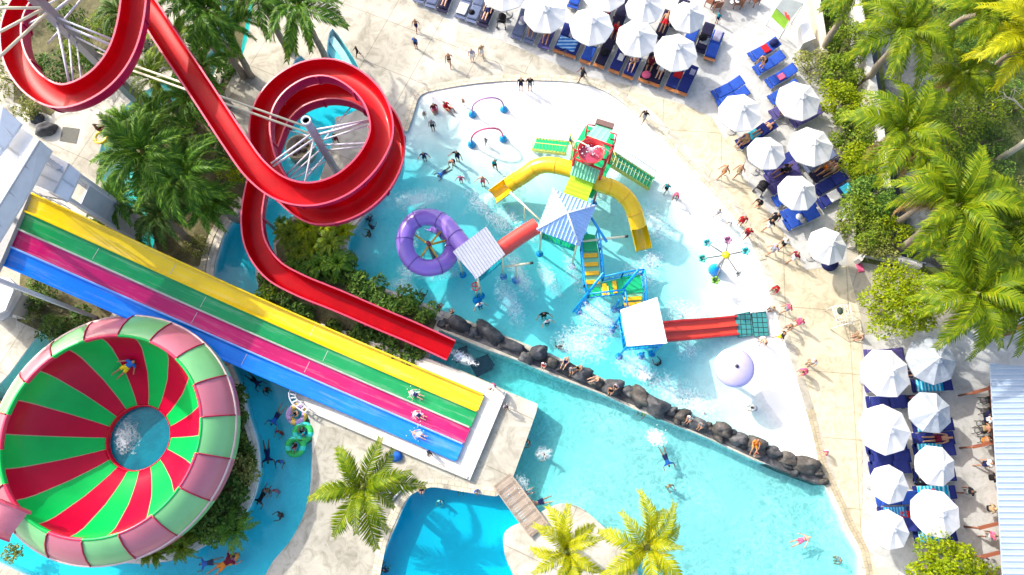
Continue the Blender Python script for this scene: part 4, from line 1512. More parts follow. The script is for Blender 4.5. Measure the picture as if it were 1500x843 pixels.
for k in range(9):
    a = k * 2 * math.pi / 9 + .2
    b = BC + V((math.cos(a), math.sin(a), 0)) * (RB - .5)
    MB().tube([b, b + V((0, 0, 2.45))], .13, 10).build('support_post', M_STEEL, bowl)
# catch pool under the hole
MB().lathe([(RH + .03, 0), (RH + .03, .9), (RH - .04, .9), (RH - .04, .05)], BC, 40, caps=False).build('catch_basin', M_BR, bowl)
m, nt, b = nmat('dark_pool_water')
n1 = noise(nt, 1.0, 3)
nt.links.new(ramp(nt, n1, [(.3, (.0, .11, .17)), (.6, (.0, .17, .24))]), b.inputs['Base Color'])
b.inputs['Roughness'].default_value = .15
b.inputs['Specular IOR Level'].default_value = .2
bump(nt, b, noise(nt, 5, 4), .25, .05)
M_CATCH = m
MB().lathe([(RH - .03, .6), (RH * .6, .6), (0, .6)], BC, 40, caps=False).build('catch_water', M_CATCH, bowl)
# entry flume
en, _p = flume('entry_flume', 'short pink feeder flume entering the bowl slide at its lower left', [C4(-120, 700, 5.2), C4(-50, 735, 5.0), C4(0, 755, 4.75), C4(30, 766, ZR + .15)], 1.3, .5, 2.4,
               (paint('feeder_pink', (.62, .2, .26), .3, coat=.3), paint('feeder_rose', (.5, .1, .17), .35), M_PINKRIM))

# ================================================================ WATER PLAY STRUCTURES
M_PRED = paint('play_red', (.50, .02, .03), .35)
M_PGREEN = paint('play_green', (.0, .42, .15), .4)
M_PMINT = paint('play_mint', (.22, .62, .38), .45)
M_PLIME = paint('play_lime', (.42, .70, .02), .4)
M_PYEL = paint('play_yellow', (.82, .52, .0), .25, .12, 1.5, coat=.4)
M_PYEL2 = paint('play_amber', (.78, .42, .0), .3)
M_FENCE = paint('yellow_fence', (.62, .62, .12), .45)
M_PBLUE = paint('play_blue', (.0, .28, .72), .35)
M_PTEAL = paint('play_teal', (.0, .40, .50), .4)
M_ROOFB = paint('blue_roof_sheet', (.38, .55, .86), .35, .08)
M_ROOFG = paint('pale_roof_sheet', (.36, .38, .45), .35, .08)
M_PURP = paint('play_purple', (.27, .15, .58), .28, .1, 1.5, coat=.4)
M_LILAC = paint('play_lilac', (.46, .42, .74), .4, .1)
M_CORAL = paint('play_coral', (.60, .05, .035), .3, .12, coat=.3)
M_CREAMP = paint('cream_pipe', (.74, .70, .48), .4)
M_RIDGE = paint('pale_ridge', (.52, .62, .82), .4)
M_WJET = paint('white_water_jet', (.85, .90, .92), .3, .05, 8)

def rail(parent, pts, h, mat, pick=.22, r=.022, name='railing', mid=True):
    """posts, handrail and pickets along a (sloping) line; one mesh per run"""
    L = sum((b - a).length for a, b in zip(pts, pts[1:]))
    mb = MB()
    up = V((0, 0, h))
    mb.tube([p + up for p in pts], r * 1.3, 6)
    mb.tube([p + V((0, 0, .08)) for p in pts], r, 5)
    for a, b in zip(pts, pts[1:]):
        k = max(1, int((b - a).length / pick))
        for i in range(k + 1):
            q = a.lerp(b, i / k)
            mb.tube([q, q + up], r * (1.3 if i in (0, k) else .6), 5)
    return mb.build(name, mat, parent)

def post(parent, p, z0=None, r=.06, mat=None, disc=True, name='post'):
    zf = kids_z(p) if z0 is None else z0
    MB().tube([V((p.x, p.y, zf - .1)), V((p.x, p.y, p.z))], r, 10).build(name, mat or M_CREAMP, parent)
    if disc:
        MB().lathe([(.2, zf - .05), (.2, zf + .03), (.12, zf + .07), (0, zf + .08)], (p.x, p.y, 0), 14).build('base_disc', M_PBLUE, parent)

def ribbed(parent, name, poly, mat, along, pitch=.17, th=.05, hgt=.05):
    """a sheet-metal plane with standing ribs running in the given direction"""
    pts = [V(p) for p in poly]
    mb = MB().slab(pts, th)
    nrm = (pts[1] - pts[0]).cross(pts[2] - pts[0]).normalized()
    if nrm.z < 0:
        nrm = -nrm
    d = V(along); d = (d - nrm * d.dot(nrm)).normalized()
    e = nrm.cross(d)
    us = [p.dot(e) for p in pts]
    u = min(us) + pitch * .5
    while u < max(us):
        hit = []
        for a, b in zip(pts, pts[1:] + pts[:1]):
            ua, ub = a.dot(e), b.dot(e)
            if (ua - u) * (ub - u) < 0:
                hit.append(a.lerp(b, (u - ua) / (ub - ua)))
        if len(hit) == 2 and (hit[0] - hit[1]).length > .08:
            a, b = hit
            w_ = pitch * .27
            mb.add([a - e * w_, a + nrm * hgt, a + e * w_, b - e * w_, b + nrm * hgt, b + e * w_], [(0, 1, 4, 3), (1, 2, 5, 4), (0, 2, 1), (3, 4, 5), (0, 3, 5, 2)])
        u += pitch
    return mb.build(name, mat, parent)

def tube_slide(name, label, ctrl, r, mat, ring, mouth=0, seam=1.0, cat='tube slide', posts=()):
    """closed tube with joint rings; the last `mouth` metres open into a trough"""
    sp = [V(q[:3]) for q in spline(ctrl, .15)]
    root = thing(name, label, cat, V((sp[0].x, sp[0].y, 0)))
    L = 0
    cut = len(sp)
    if mouth:
        i = len(sp) - 1
        while i > 1 and L < mouth:
            L += (sp[i] - sp[i - 1]).length
            i -= 1
        cut = i + 1
    MB().tube(sp[:cut], r, 18, caps=False).build('tube', mat, root)
    if mouth:
        sec, n = [], 10
        for i in range(n + 1):
            a = math.pi * (1 + i / n)
            sec.append((r * math.cos(a) * 1.02, r * math.sin(a) + .02))
        sec = [(-r * 1.02, r * .12)] + sec + [(r * 1.02, r * .12)]
        sec2 = [(u * .93, v * .93 + .01) for u, v in reversed(sec)]
        MB().sweep(sp[cut - 1:], sec + sec2, 0, True).build('run_out', mat, root)
    acc, i = 0, 1
    for i in range(1, cut):
        acc += (sp[i] - sp[i - 1]).length
        if acc > seam and i < cut - 1:
            acc = 0
            t = (sp[min(i + 1, cut - 1)] - sp[i - 1]).normalized()
            MB().tube([sp[i] - t * .025, sp[i] + t * .025], r * 1.045, 18).build('joint_ring', ring, root)
    return root, sp

# ---- the bucket tower
pt_ = thing('bucket_tower', 'red framed play tower carrying a red tipping bucket between two green stairs', 'play tower', P(866, 240))
for q in ((841, 233), (882, 249), (860, 201), (898, 215)):
    p = P(q[0], q[1], 4.1)
    post(pt_, p, r=.07, mat=M_PRED)
for a, b in (((841, 233), (882, 249)), ((841, 233), (860, 201)), ((882, 249), (898, 215)), ((860, 201), (898, 215))):
    MB().beam(P(*a, 4.05), P(*b, 4.05), .1, .1).build('top_beam', M_PRED, pt_)
MB().slab([P(836, 222, 2.2), P(858, 184, 2.2), P(900, 196, 2.2), P(897, 240, 2.2), P(868, 290, 2.2), P(834, 280, 2.2)], .12).build('platform', M_PGREEN, pt_)
ribbed(pt_, 'panel', [P(873, 182, 3.2), P(898, 189, 3.2), (P(886, 212, 3.3)), P(857, 203, 3.3)], M_PMINT, P(857, 203, 3) - P(873, 182, 3), .3, .06, .015)
MB().beam(P(873, 178, 3.25), P(899, 186, 3.25), .30, .16).build('end_beam', paint('brown_beam', (.16, .09, .075), .6), pt_)
for q in ([(872, 184, 3.2), (861, 183, 3.2), (859, 192, 3.0), (858, 200, 2.4)], [(893, 194, 3.2), (903, 197, 3.2), (901, 208, 3.0), (899, 214, 2.4)], [(860, 192, 2.9), (867, 193, 2.9)], [(894, 204, 2.9), (902, 206, 2.9)]):
    MB().tube([P(*x) for x in q], .045, 8).build('side_rail', M_PRED, pt_)
ribbed(pt_, 'striped_roof', [P(841, 234, 3.5), P(880, 250, 3.5), P(871, 269, 3.2), P(835, 256, 3.2)], M_PMINT, P(835, 256, 3.2) - P(841, 234, 3.5), .17, .05, .07)
ribbed(pt_, 'lime_roof', [P(836, 257, 2.95), P(870, 269, 2.95), P(860, 295, 2.7), P(825, 283, 2.7)], M_PLIME, P(870, 269, 2.95) - P(836, 257, 2.95), .22, .05, .02)
# bucket
bc = P(866, 221, 4.7)
MB().lathe([(.05, -1.0), (.40, -.95), (.56, -.45), (.66, 0), (.70, .03), (.70, -.03), (.62, -.02), (.54, -.42), (.38, -.88), (0, -.9)], bc, 28).build('bucket', paint('bucket_red', (.72, .03, .03), .28, coat=.3), pt_)
MB().lathe([(.57, -.40), (.3, -.38), (0, -.38)], bc, 24, caps=False).build('bucket_water', paint('bucket_foam', (.42, .07, .13), .2, .3, 7), pt_)
MB().tube([bc + V((-.75, .28, -.5)), bc + V((.75, -.28, -.5))], .05, 8).build('axle', M_PRED, pt_)
for s in (-1, 1):
    e = bc + V((.78 * s, -.29 * s, -.5))
    MB().beam(e + V((0, 0, .08)), V((e.x, e.y, 2.2)), .1, .1).build('bearing_post', M_PRED, pt_)
for a, k in (((840, 206, 4.4), (-.3, .12)), ((893, 223, 4.4), (.3, .05))):
    a_ = P(*a)
    b_ = bc + V((k[0], k[1], .40))
    MB().tube([V((a_.x, a_.y, 2.2)), a_, a_.lerp(b_, .5) + V((0, 0, .12)), b_], .035, 8).build('filling_pipe', M_CREAMP, pt_)
    MB().tube([b_, b_.lerp(bc, .5) + V((0, 0, .08)), bc + V((0, 0, -.36))], [.035, .05, .09], 8).build('water_jet', M_WJET, pt_)

def stair(root, t0, t1, b0, b1, z0, n, mat, m_up, m_lo):
    tops = [P(*t0, z0), P(*t1, z0)]
    bots = [P(*b0, .12), P(*b1, .12)]
    for i in range(n):
        f0, f1 = i / n, (i + .86) / n
        z = z0 + (.12 - z0) * (i + .5) / n
        q = [tops[0].lerp(bots[0], f0), tops[0].lerp(bots[0], f1), tops[1].lerp(bots[1], f1), tops[1].lerp(bots[1], f0)]
        MB().slab([V((p.x, p.y, z)) for p in q], .09).build('tread', mat, root)
    for k, m_ in ((0, m_up), (1, m_lo)):
        MB().beam(tops[k] - V((0, 0, .12)), bots[k] - V((0, 0, .12)), .07, .2).build('stringer', M_FENCE, root)
        rail(root, [tops[k], bots[k]], .85, m_, .3, .016)

stair(pt_, (834, 208), (829, 225), (786, 203), (780, 219), 2.2, 10, M_PGREEN, M_WHITEST, M_FENCE)
stair(pt_, (898, 222), (892, 240), (958, 261), (951, 277), 2.2, 12, M_PGREEN, M_WHITEST, M_FENCE)
for q in ((834, 214), (893, 232)):
    rail(pt_, [P(q[0], q[1] - 6, 2.2), P(q[0] + 8, q[1] + 14, 2.2)], .9, M_FENCE, .2)

tube_slide('yellow_tube_slide', 'yellow tube slide bending left from the bucket tower to an open chute', [tuple(P(*q)) for q in [(846, 252, 2.55), (828, 246, 2.5), (806, 242, 2.35), (786, 245, 2.1), (768, 257, 1.7), (750, 268, 1.2), (735, 279, .75), (721, 289, .45)]], .45, M_PYEL, M_PYEL2, 1.15, 1.15)
tube_slide('yellow_tube_slide', 'yellow tube slide curving right from the bucket tower down to the water', [tuple(P(*q)) for q in [(866, 262, 2.55), (882, 271, 2.5), (900, 277, 2.35), (917, 290, 2.05), (928, 308, 1.65), (934, 328, 1.2), (939, 347, .75), (943.5, 367, .45)]], .45, M_PYEL, M_PYEL2, 1.35, 1.0)

# ---- hip-roofed platform
hp = thing('hip_roof_platform', 'play platform under a blue and white ribbed pyramid roof', 'play platform', P(835, 330))
ap = P(831, 313, 4.45)
cs = [P(810, 277, 3.5), P(873, 302, 3.5), P(849, 361, 3.5), P(786.5, 337, 3.5)]
for i in range(4):
    a, b = cs[i], cs[(i + 1) % 4]
    mid = (a + b) / 2
    ribbed(hp, 'roof_panel', [a, b, ap], M_ROOFB, mid - ap, .2, .04, .07)
for c in cs:
    MB().tube([c + V((0, 0, .05)), ap + V((0, 0, .06))], .05, 6).build('ridge', M_RIDGE, hp)
ctr = sum(cs, V()) / 4
pc = []
for c in cs:
    q = ctr + (c - ctr) * .84
    pc.append(q)
    post(hp, V((q.x, q.y, 3.5)))
fl_ = [V((q.x, q.y, 2.0)) for q in pc]
MB().slab(fl_, .12).build('platform', M_PGREEN, hp)
for i in range(4):
    rail(hp, [fl_[i], fl_[(i + 1) % 4]], .9, M_PTEAL, .2, .026)
MB().tube([P(747, 282, 1.9), P(769, 302, 2.2), P(792, 324, 2.5)], .055, 8).build('spray_pipe', M_CREAMP, hp)
post(hp, P(769, 302, 2.2), r=.05)

# ---- flat-roofed platform and the red tunnel between both
fp = thing('flat_roof_platform', 'square play platform under a pale ribbed roof at the end of the red tunnel', 'play platform', P(704, 375))
fc = [P(663, 369, 3.4), P(712, 332, 3.4), P(740, 373, 3.3), P(698, 409, 3.3)]
ribbed(fp, 'roof', fc, M_ROOFG, fc[2] - fc[1], .16, .05, .05)
ctr = sum(fc, V()) / 4
fpl = []
for c in fc:
    q = ctr + (c - ctr) * .86
    post(fp, V((q.x, q.y, 3.25)))
    fpl.append(V((q.x, q.y, 2.0)))
MB().slab(fpl, .12).build('platform', M_PTEAL, fp)
for i in (0, 2, 3):
    rail(fp, [fpl[i], fpl[(i + 1) % 4]], .9, M_PTEAL if i else M_PBLUE, .2, .026)
MB().slab([fpl[3], fpl[0], fpl[0] + V((-.05, -.1, .85)), fpl[3] + V((-.05, -.1, .85))], .05).build('side_panel', M_PBLUE, fp)
tube_slide('red_tunnel', 'coral red crawl tunnel between the two roofed play platforms', [tuple(P(*q)) for q in [(786, 331, 2.55), (762, 346, 2.55), (730, 368, 2.55)]], .44, M_CORAL, M_CORAL, 0, 1.8, 'crawl tunnel')
# ---- valve stand and cream pipe
vp = thing('spray_valve', 'cream stand pipe with a red hand wheel beside the flat roof', 'spray valve', P(698, 432, kids_z(P(698, 432))))
MB().tube([P(698, 436, -.75), P(698, 418, 1.15)], .06, 8).build('stand_pipe', M_CREAMP, vp)
MB().tube([P(698, 418, 1.15), P(701, 404, 1.35)], .06, 8).build('elbow', M_CREAMP, vp)
wc = P(697, 420, 1.25)
wh = MB()
wh.lathe([(.20, -.03), (.25, -.03), (.25, .03), (.20, .03), (.20, -.03)], wc, 16, caps=False)
wh.box(wc, (.42, .05, .04)); wh.box(wc, (.05, .42, .04))
wh.build('hand_wheel', M_PRED, vp)
MB().lathe([(.26, -.75), (.26, -.6), (0, -.55)], P(698, 436, 0), 12).build('base_disc', M_PBLUE, vp)
for a, b, lab, lo in (((739, 391, 2.2), (776, 386, 2.1), 'cream spray gun pipe pointing right beside the pale flat roof', (737, 398)), ((853, 354, 2.3), (915, 347, 2.1), 'long cream spray gun pipe with a dark nozzle over the yellow steps', (880, 352))):
    sg = thing('spray_gun', lab, 'spray gun', P(*lo))
    A, B = P(*a), P(*b)
    MB().tube([A, A.lerp(B, .6), B], [.05, .07, .06], 8).build('barrel', M_CREAMP, sg)
    MB().tube([B, B + (B - A).normalized() * .18], .07, 8).build('nozzle', M_BLACK, sg)
    m_ = A.lerp(B, .45)
    MB().tube([V((m_.x, m_.y, kids_z(m_) - .1)), m_], .05, 8).build('stand', M_CREAMP, sg)
    MB().lathe([(.24, -.6), (.24, -.5), (0, -.45)], V((m_.x, m_.y, 0)), 12).build('base_disc', M_PBLUE, sg)

# ---- purple spiral
ps, pp = tube_slide('purple_spiral_slide', 'purple spiral tube slide looping beside the flat roof', [tuple(P(*q)) for q in [(688, 372, 2.5), (670, 349, 2.45), (652, 328, 2.35), (634, 319, 2.25), (615, 320, 2.15), (600, 331, 2.05), (593, 351, 1.95), (597, 373, 1.85), (610, 388, 1.75), (628, 393, 1.65), (647, 388, 1.5), (660, 374, 1.35), (664, 356, 1.15), (655, 342, .9), (640, 331, .6), (628, 326, .42)]], .46, M_PURP, paint('dark_purple_joint', (.12, .06, .30), .4), .5, 1.25)
cp = P(629, 360, 1.6)
MB().tube([V((cp.x, cp.y, -.8)), cp + V((0, 0, .5))], .11, 10).build('centre_post', paint('dark_red_post', (.22, .05, .08), .5), ps)
for q in ((604, 342, 1.7), (612, 384, 1.5), (650, 334, 1.7), (656, 352, 1.3), (645, 384, 1.3)):
    MB().beam(cp + V((0, 0, .1)), P(*q), .09, .09).build('arm', M_PYEL2, ps)

# ---- stepped blue bridge from the hip roof down to the white canopy
sb = thing('stepped_bridge', 'blue railed stepped bridge with yellow treads and green landings', 'play bridge', P(885, 410))
def quad(name, pts, z, th, mat, zz=None):
    return MB().slab([P(a, b, z if zz is None else zz[i]) for i, (a, b) in enumerate(pts)], th).build(name, mat, sb)
quad('landing', [(853, 341), (872, 345), (876, 368), (852, 368)], 2.0, .1, M_PGREEN)
quad('bridge_floor', [(852, 368), (876, 368), (880, 420), (856, 422)], 1.7, .08, M_PMINT, [1.9, 1.9, 1.5, 1.5])
quad('landing', [(857, 420), (910, 408), (914, 430), (862, 436)], 1.5, .1, M_PGREEN)
quad('landing', [(909, 406), (938, 403), (942, 428), (912, 431)], 1.45, .1, M_PGREEN)
quad('bridge_floor', [(912, 430), (940, 427), (944, 452), (916, 454)], 1.3, .08, M_PMINT, [1.4, 1.4, 1.2, 1.2])
for i, (y, z) in enumerate(((372, 2.0), (385, 1.9), (398, 1.8), (411, 1.7))):
    quad('tread', [(853.5 + i * .8, y), (875 + i, y - 1), (875.5 + i, y + 4.5), (854 + i * .8, y + 5.5)], z, .12, M_PYEL2)
quad('tread', [(897, 412), (902.5, 411), (904.5, 429), (899, 430)], 1.6, .12, M_PYEL2)
quad('tread', [(882, 416), (888, 415), (890, 432), (884, 433)], 1.6, .12, M_PYEL2)
for y, z in ((436, 1.5), (444, 1.42)):
    quad('tread', [(914, y), (939, y - 2), (940, y + 3), (915, y + 5)], z, .12, M_PYEL2)
MB().slab([P(880, 421, 1.58), P(891, 419, 1.58), P(893, 432, 1.58), P(882, 434, 1.58)], .04).build('net', M_FENCE, sb)
for run in ([(852, 345, 2.0), (850, 368, 1.95), (855, 421, 1.5), (861, 437, 1.5)], [(873, 345, 2.0), (878, 368, 1.95), (882, 412, 1.5)], [(882, 412, 1.5), (910, 406, 1.5), (939, 402, 1.45)], [(861, 437, 1.5), (912, 431, 1.45)], [(912, 431, 1.4), (916, 455, 1.2)], [(940, 403, 1.45), (945, 452, 1.2)]):
    rail(sb, [P(*q) for q in run], .85, M_PBLUE, .3, .035)
for a, b in (((840, 457, .6), (884, 400, 3.2)), ((909, 428, 1.2), (935, 396, 3.4)), ((854, 300, 3.3), (889, 355, 2.9))):
    MB().tube([P(*a), P(*b)], .07, 8).build('leaning_pole', M_PBLUE, sb)
for q in ((851, 446, 1.0), (907, 440, 1.4), (862, 430, 1.4), (875, 400, 1.6), (938, 420, 1.4)):
    post(sb, P(*q), mat=M_PBLUE)

# ---- white canopy platform and its double slide
wc_ = thing('white_canopy_platform', 'play platform under a plain white square canopy with a blue frame', 'play platform', P(935, 480))
cc = [P(909, 454, 2.9), P(962.5, 435.5, 2.9), P(977.5, 503, 2.9), P(918.5, 507.5, 2.9)]
MB().slab(cc, .09).build('canopy', paint('white_canopy', (.80, .80, .79), .5, .04), wc_)
ctr = sum(cc, V()) / 4
cp_ = []
for c in cc:
    q = ctr + (c - ctr) * .9
    post(wc_, V((q.x, q.y, 2.8)), mat=M_PBLUE)
    cp_.append(V((q.x, q.y, 1.25)))
MB().slab(cp_, .1).build('platform', M_PTEAL, wc_)
for i in (0, 2, 3):
    rail(wc_, [cp_[i], cp_[(i + 1) % 4]], .9, M_PBLUE, .25, .04)
    MB().beam(cp_[i] + V((0, 0, 1.5)), cp_[(i + 1) % 4] + V((0, 0, 1.5)), .08, .1).build('frame_beam', M_PBLUE, wc_)
for q in ((899, 478, .4), (943, 517, .4), (913, 448, .4)):
    post(wc_, P(*q), mat=M_PBLUE)
ds = thing('double_slide', 'red two-lane slide running from the white canopy onto dark mats', 'slide', P(1025, 480))
U = [P(*q) for q in ((958, 478, 1.35), (972, 472.5, 1.3), (996, 470, 1.05), (1022, 468.5, .72), (1050, 466.5, .36), (1079, 463.5, .2))]
Lw = [P(*q) for q in ((962, 502, 1.35), (977, 499, 1.3), (1000, 497.5, 1.05), (1026, 495, .72), (1054, 492, .36), (1082, 489.5, .2))]
M_DS = paint('slide_red', (.58, .055, .035), .35, .14, 1.3)
for k in range(2):
    mb = MB()
    a = [u.lerp(l, .5 * k + .02) for u, l in zip(U, Lw)]
    b = [u.lerp(l, .5 * k + .48) for u, l in zip(U, Lw)]
    vs_ = []
    for x, y in zip(a, b):
        vs_ += [x, x.lerp(y, .12) - V((0, 0, .12)), x.lerp(y, .88) - V((0, 0, .12)), y]
    mb.add(vs_, [tuple(reversed((i * 4 + j, (i + 1) * 4 + j, (i + 1) * 4 + j + 1, i * 4 + j + 1))) for i in range(len(a) - 1) for j in range(3)], 0, True)
    mb.build('lane', M_DS, ds)
for k in (0, .5, 1):
    MB().sweep([u.lerp(l, k) for u, l in zip(U, Lw)], [(-.05, -.2), (.05, -.2), (.05, .06), (-.05, .06)]).build('side_wall', paint('slide_dark_red', (.40, .02, .02), .35) if k != .5 else M_DS, ds)
M_MAT, nt, b = nmat('mesh_mat')
tc = node(nt, 'ShaderNodeTexCoord')
br = node(nt, 'ShaderNodeTexBrick'); br.offset = 0
br.inputs['Scale'].default_value = 1; br.inputs['Brick Width'].default_value = .27; br.inputs['Row Height'].default_value = .27; br.inputs['Mortar Size'].default_value = .022
br.inputs['Color1'].default_value = (.02, .17, .18, 1); br.inputs['Color2'].default_value = (.03, .22, .22, 1); br.inputs['Mortar'].default_value = (.006, .02, .025, 1)
nt.links.new(tc.outputs['Object'], br.inputs['Vector']); nt.links.new(br.outputs['Color'], b.inputs['Base Color'])
b.inputs['Roughness'].default_value = .6
for pts, lab in (([(1076.5, 461), (1099, 456.5), (1104, 491), (1082, 494.5)], 'dark teal foam mat with a grid at the foot of the red double slide'), ([(1101, 458.5), (1122, 456), (1127, 491.5), (1106, 493)], 'dark teal grid mat beyond the first mat, next to the promenade')):
    q = [P(a, b, .12) for a, b in pts]
    o = MB().slab(q, .12).build('landing_mat', M_MAT, None, None, tuple(q[0]))
    tag(o, lab, 'mat')
# dark underwater sheets standing in for shadows off the end of the red slide
for pts, lab in (([(664, 514), (684, 506), (686, 522), (668, 532)], 'dark square painted shadow patch under water at the end of the red slide'), ([(686, 530), (714, 519), (725, 534), (720, 542), (698, 553)], 'larger dark painted shadow patch under water past the first one')):
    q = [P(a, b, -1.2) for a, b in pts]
    o = MB().slab(q, .08).build('sunken_shadow_patch', paint('painted_shadow', (.015, .05, .09), .7), None, None, tuple(q[0]))
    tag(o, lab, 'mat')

# ---- spray arches, spinner, mushroom
for (a, b, top, m_, lab) in (((692, 168), (738, 161), 143, paint('mauve_pipe', (.40, .20, .42), .4), 'mauve spray arch on blue feet, nearer the pool kerb'), ((691, 212), (737, 204), 187, paint('rose_pipe', (.62, .06, .20), .4), 'rose red spray arch on blue feet, nearer the bucket tower')):
    A, B = P(*a, -.05), P(*b, -.05)
    r_ = thing('spray_arch', lab, 'spray arch', A)
    path = []
    for i in range(17):
        an = math.pi * i / 16
        q = A.lerp(B, (1 - math.cos(an)) / 2)
        path.append(V((q.x, q.y, -.05 + 1.55 * math.sin(an) ** .62)))
    MB().tube(path, .05, 8).build('arch_pipe', m_, r_)
    for q in (A, B):
        MB().lathe([(.24, -.04), (.22, .12), (.14, .26), (.06, .32), (0, .32)], q, 16).build('foot', paint('foot_blue', (.0, .30, .66), .35), r_)
sp_ = thing('spinner_spray', 'flower shaped spinner with six spray buckets round a yellow hub', 'spray spinner', P(1046, 395))
hb = P(1063.5, 374, 2.2)
g0 = P(1046, 396, -.05)
MB().tube([g0, V((g0.x, g0.y, 1.2)), V((hb.x, hb.y, 2.15))], [.10, .07, .05], 8).build('pole', paint('grey_pole', (.36, .34, .33), .45), sp_)
MB().lathe([(.33, 0), (.32, .2), (.22, .5), (.10, .75), (0, .8)], g0, 18).build('base_cone', paint('base_blue', (.0, .26, .72), .35), sp_)
MB().lathe([(.19, -.08), (.21, .02), (.13, .12), (0, .15)], hb, 12).build('hub', paint('hub_yellow', (.78, .62, .0), .35), sp_)
for i, (q, c) in enumerate((((1036, 356), (.10, .48, .50)), ((1066, 352), (.40, .16, .30)), ((1092.5, 368), (.05, .45, .46)), ((1082, 402), (.62, .64, .60)), ((1048, 411), (.16, .36, .04)), ((1029, 379), (.05, .42, .36)))):
    e = P(*q, 2.15)
    MB().tube([hb, e], .035, 6).build('arm', paint('thin_grey_arm', (.12, .12, .13), .4), sp_)
    bk = MB()
    bk.lathe([(.02, -.2), (.13, -.18), (.19, .04), (.17, .05), (.11, -.12), (0, -.13)], e, 10)
    for k in range(5):
        an = k * 1.2566
        bk.lathe([(0, -.02), (.075, 0), (.05, .05), (0, .06)], e + V((.17 * math.cos(an), .17 * math.sin(an), .02)), 6)
    bk.build('flower_bucket', paint('flower_%d' % i, c, .45), sp_)
mu = thing('mushroom_shower', 'lilac mushroom shower with a dark button on top', 'mushroom shower', P(1056, 549))
mc = P(1077, 538, 2.45)
MB().tube([V((mc.x, mc.y, -.5)), mc], .11, 12).build('stem', M_LILAC, mu)
rm = .98
MB().lathe([(0, .27), (.25, .25), (.55, .17), (.82, .05), (rm, -.10), (rm + .01, -.2), (rm - .06, -.19), (.5, -.02), (0, .03)], mc, 40).build('cap', M_LILAC, mu)
MB().lathe([(.09, .27), (.09, .31), (0, .33)], mc, 12).build('button', M_BLACK, mu)

# ================================================================ PARASOLS
for a in [(741, -24, 1.4, 'white parasol half cut off by the picture top above the black pushchair'), (800, 8, 1.28, 'white parasol above the double bed with the blue patterned towel, near the top'),
          (868, 27, 1.3, 'white parasol between the teak double bed and the maroon towels'), (890, -22, 1.35, 'white parasol at the top edge behind the one over the teak double bed'),
          (949, -1, 1.12, 'white parasol at the top edge touching the big one in front of it'), (936, 43, 1.22, 'white parasol over the lounger with a white shirt laid on it'), (995, 67, 1.27, 'large white parasol beside the pair of loungers at the end of the front row'),
          (1009, 12, 1.05, 'white parasol near the wooden dining table at the top'), (1092, 156, 1.2, 'white parasol over the two blue loungers facing the beach'), (1176, 139, 1.25, 'white parasol beside the yellow towel and the feathery bushes'),
          (1130, 219, 1.06, 'plain round-looking white parasol between the sunbathers and the promenade'), (1197, 208, 1.22, 'white parasol partly under the feathery bush at the terrace edge'), (1174, 277, 1.08, 'white parasol ringed by blue loungers on three sides'),
          (1218, 353, 1.05, 'white parasol at the lower end of the terrace with a bright bag below'), (1305, 545, 1.26, 'largest white parasol of the lower terrace, first in the left column'), (1377, 524, 1.24, 'blue grey parasol in tree shade on the lower terrace'),
          (1377, 602, 1.04, 'white parasol just under the shaded blue grey one'), (1309, 630, 1.24, 'big white parasol second in the left column of the lower terrace'), (1382, 681, .98, 'white parasol right above the striped lounger with a blue hat'),
          (1315, 711, .92, 'small white parasol third in the left column of the lower terrace'), (1390, 763, 1.14, 'tilted white parasol beside the person in pink stripes'), (1322, 788, .92, 'small tilted white parasol nearest the lime green bush at the bottom')]:
    o = parasol(*a, tilty=(9 if 'tilted' in a[3] else 0), tiltx=(-5 if 'tilted' in a[3] else 0))
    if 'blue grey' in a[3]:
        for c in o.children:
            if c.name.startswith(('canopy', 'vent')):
                setmat(c, fabric('shaded_canvas', (.34, .38, .43)))  # darker canvas colour carries the shade of the tree

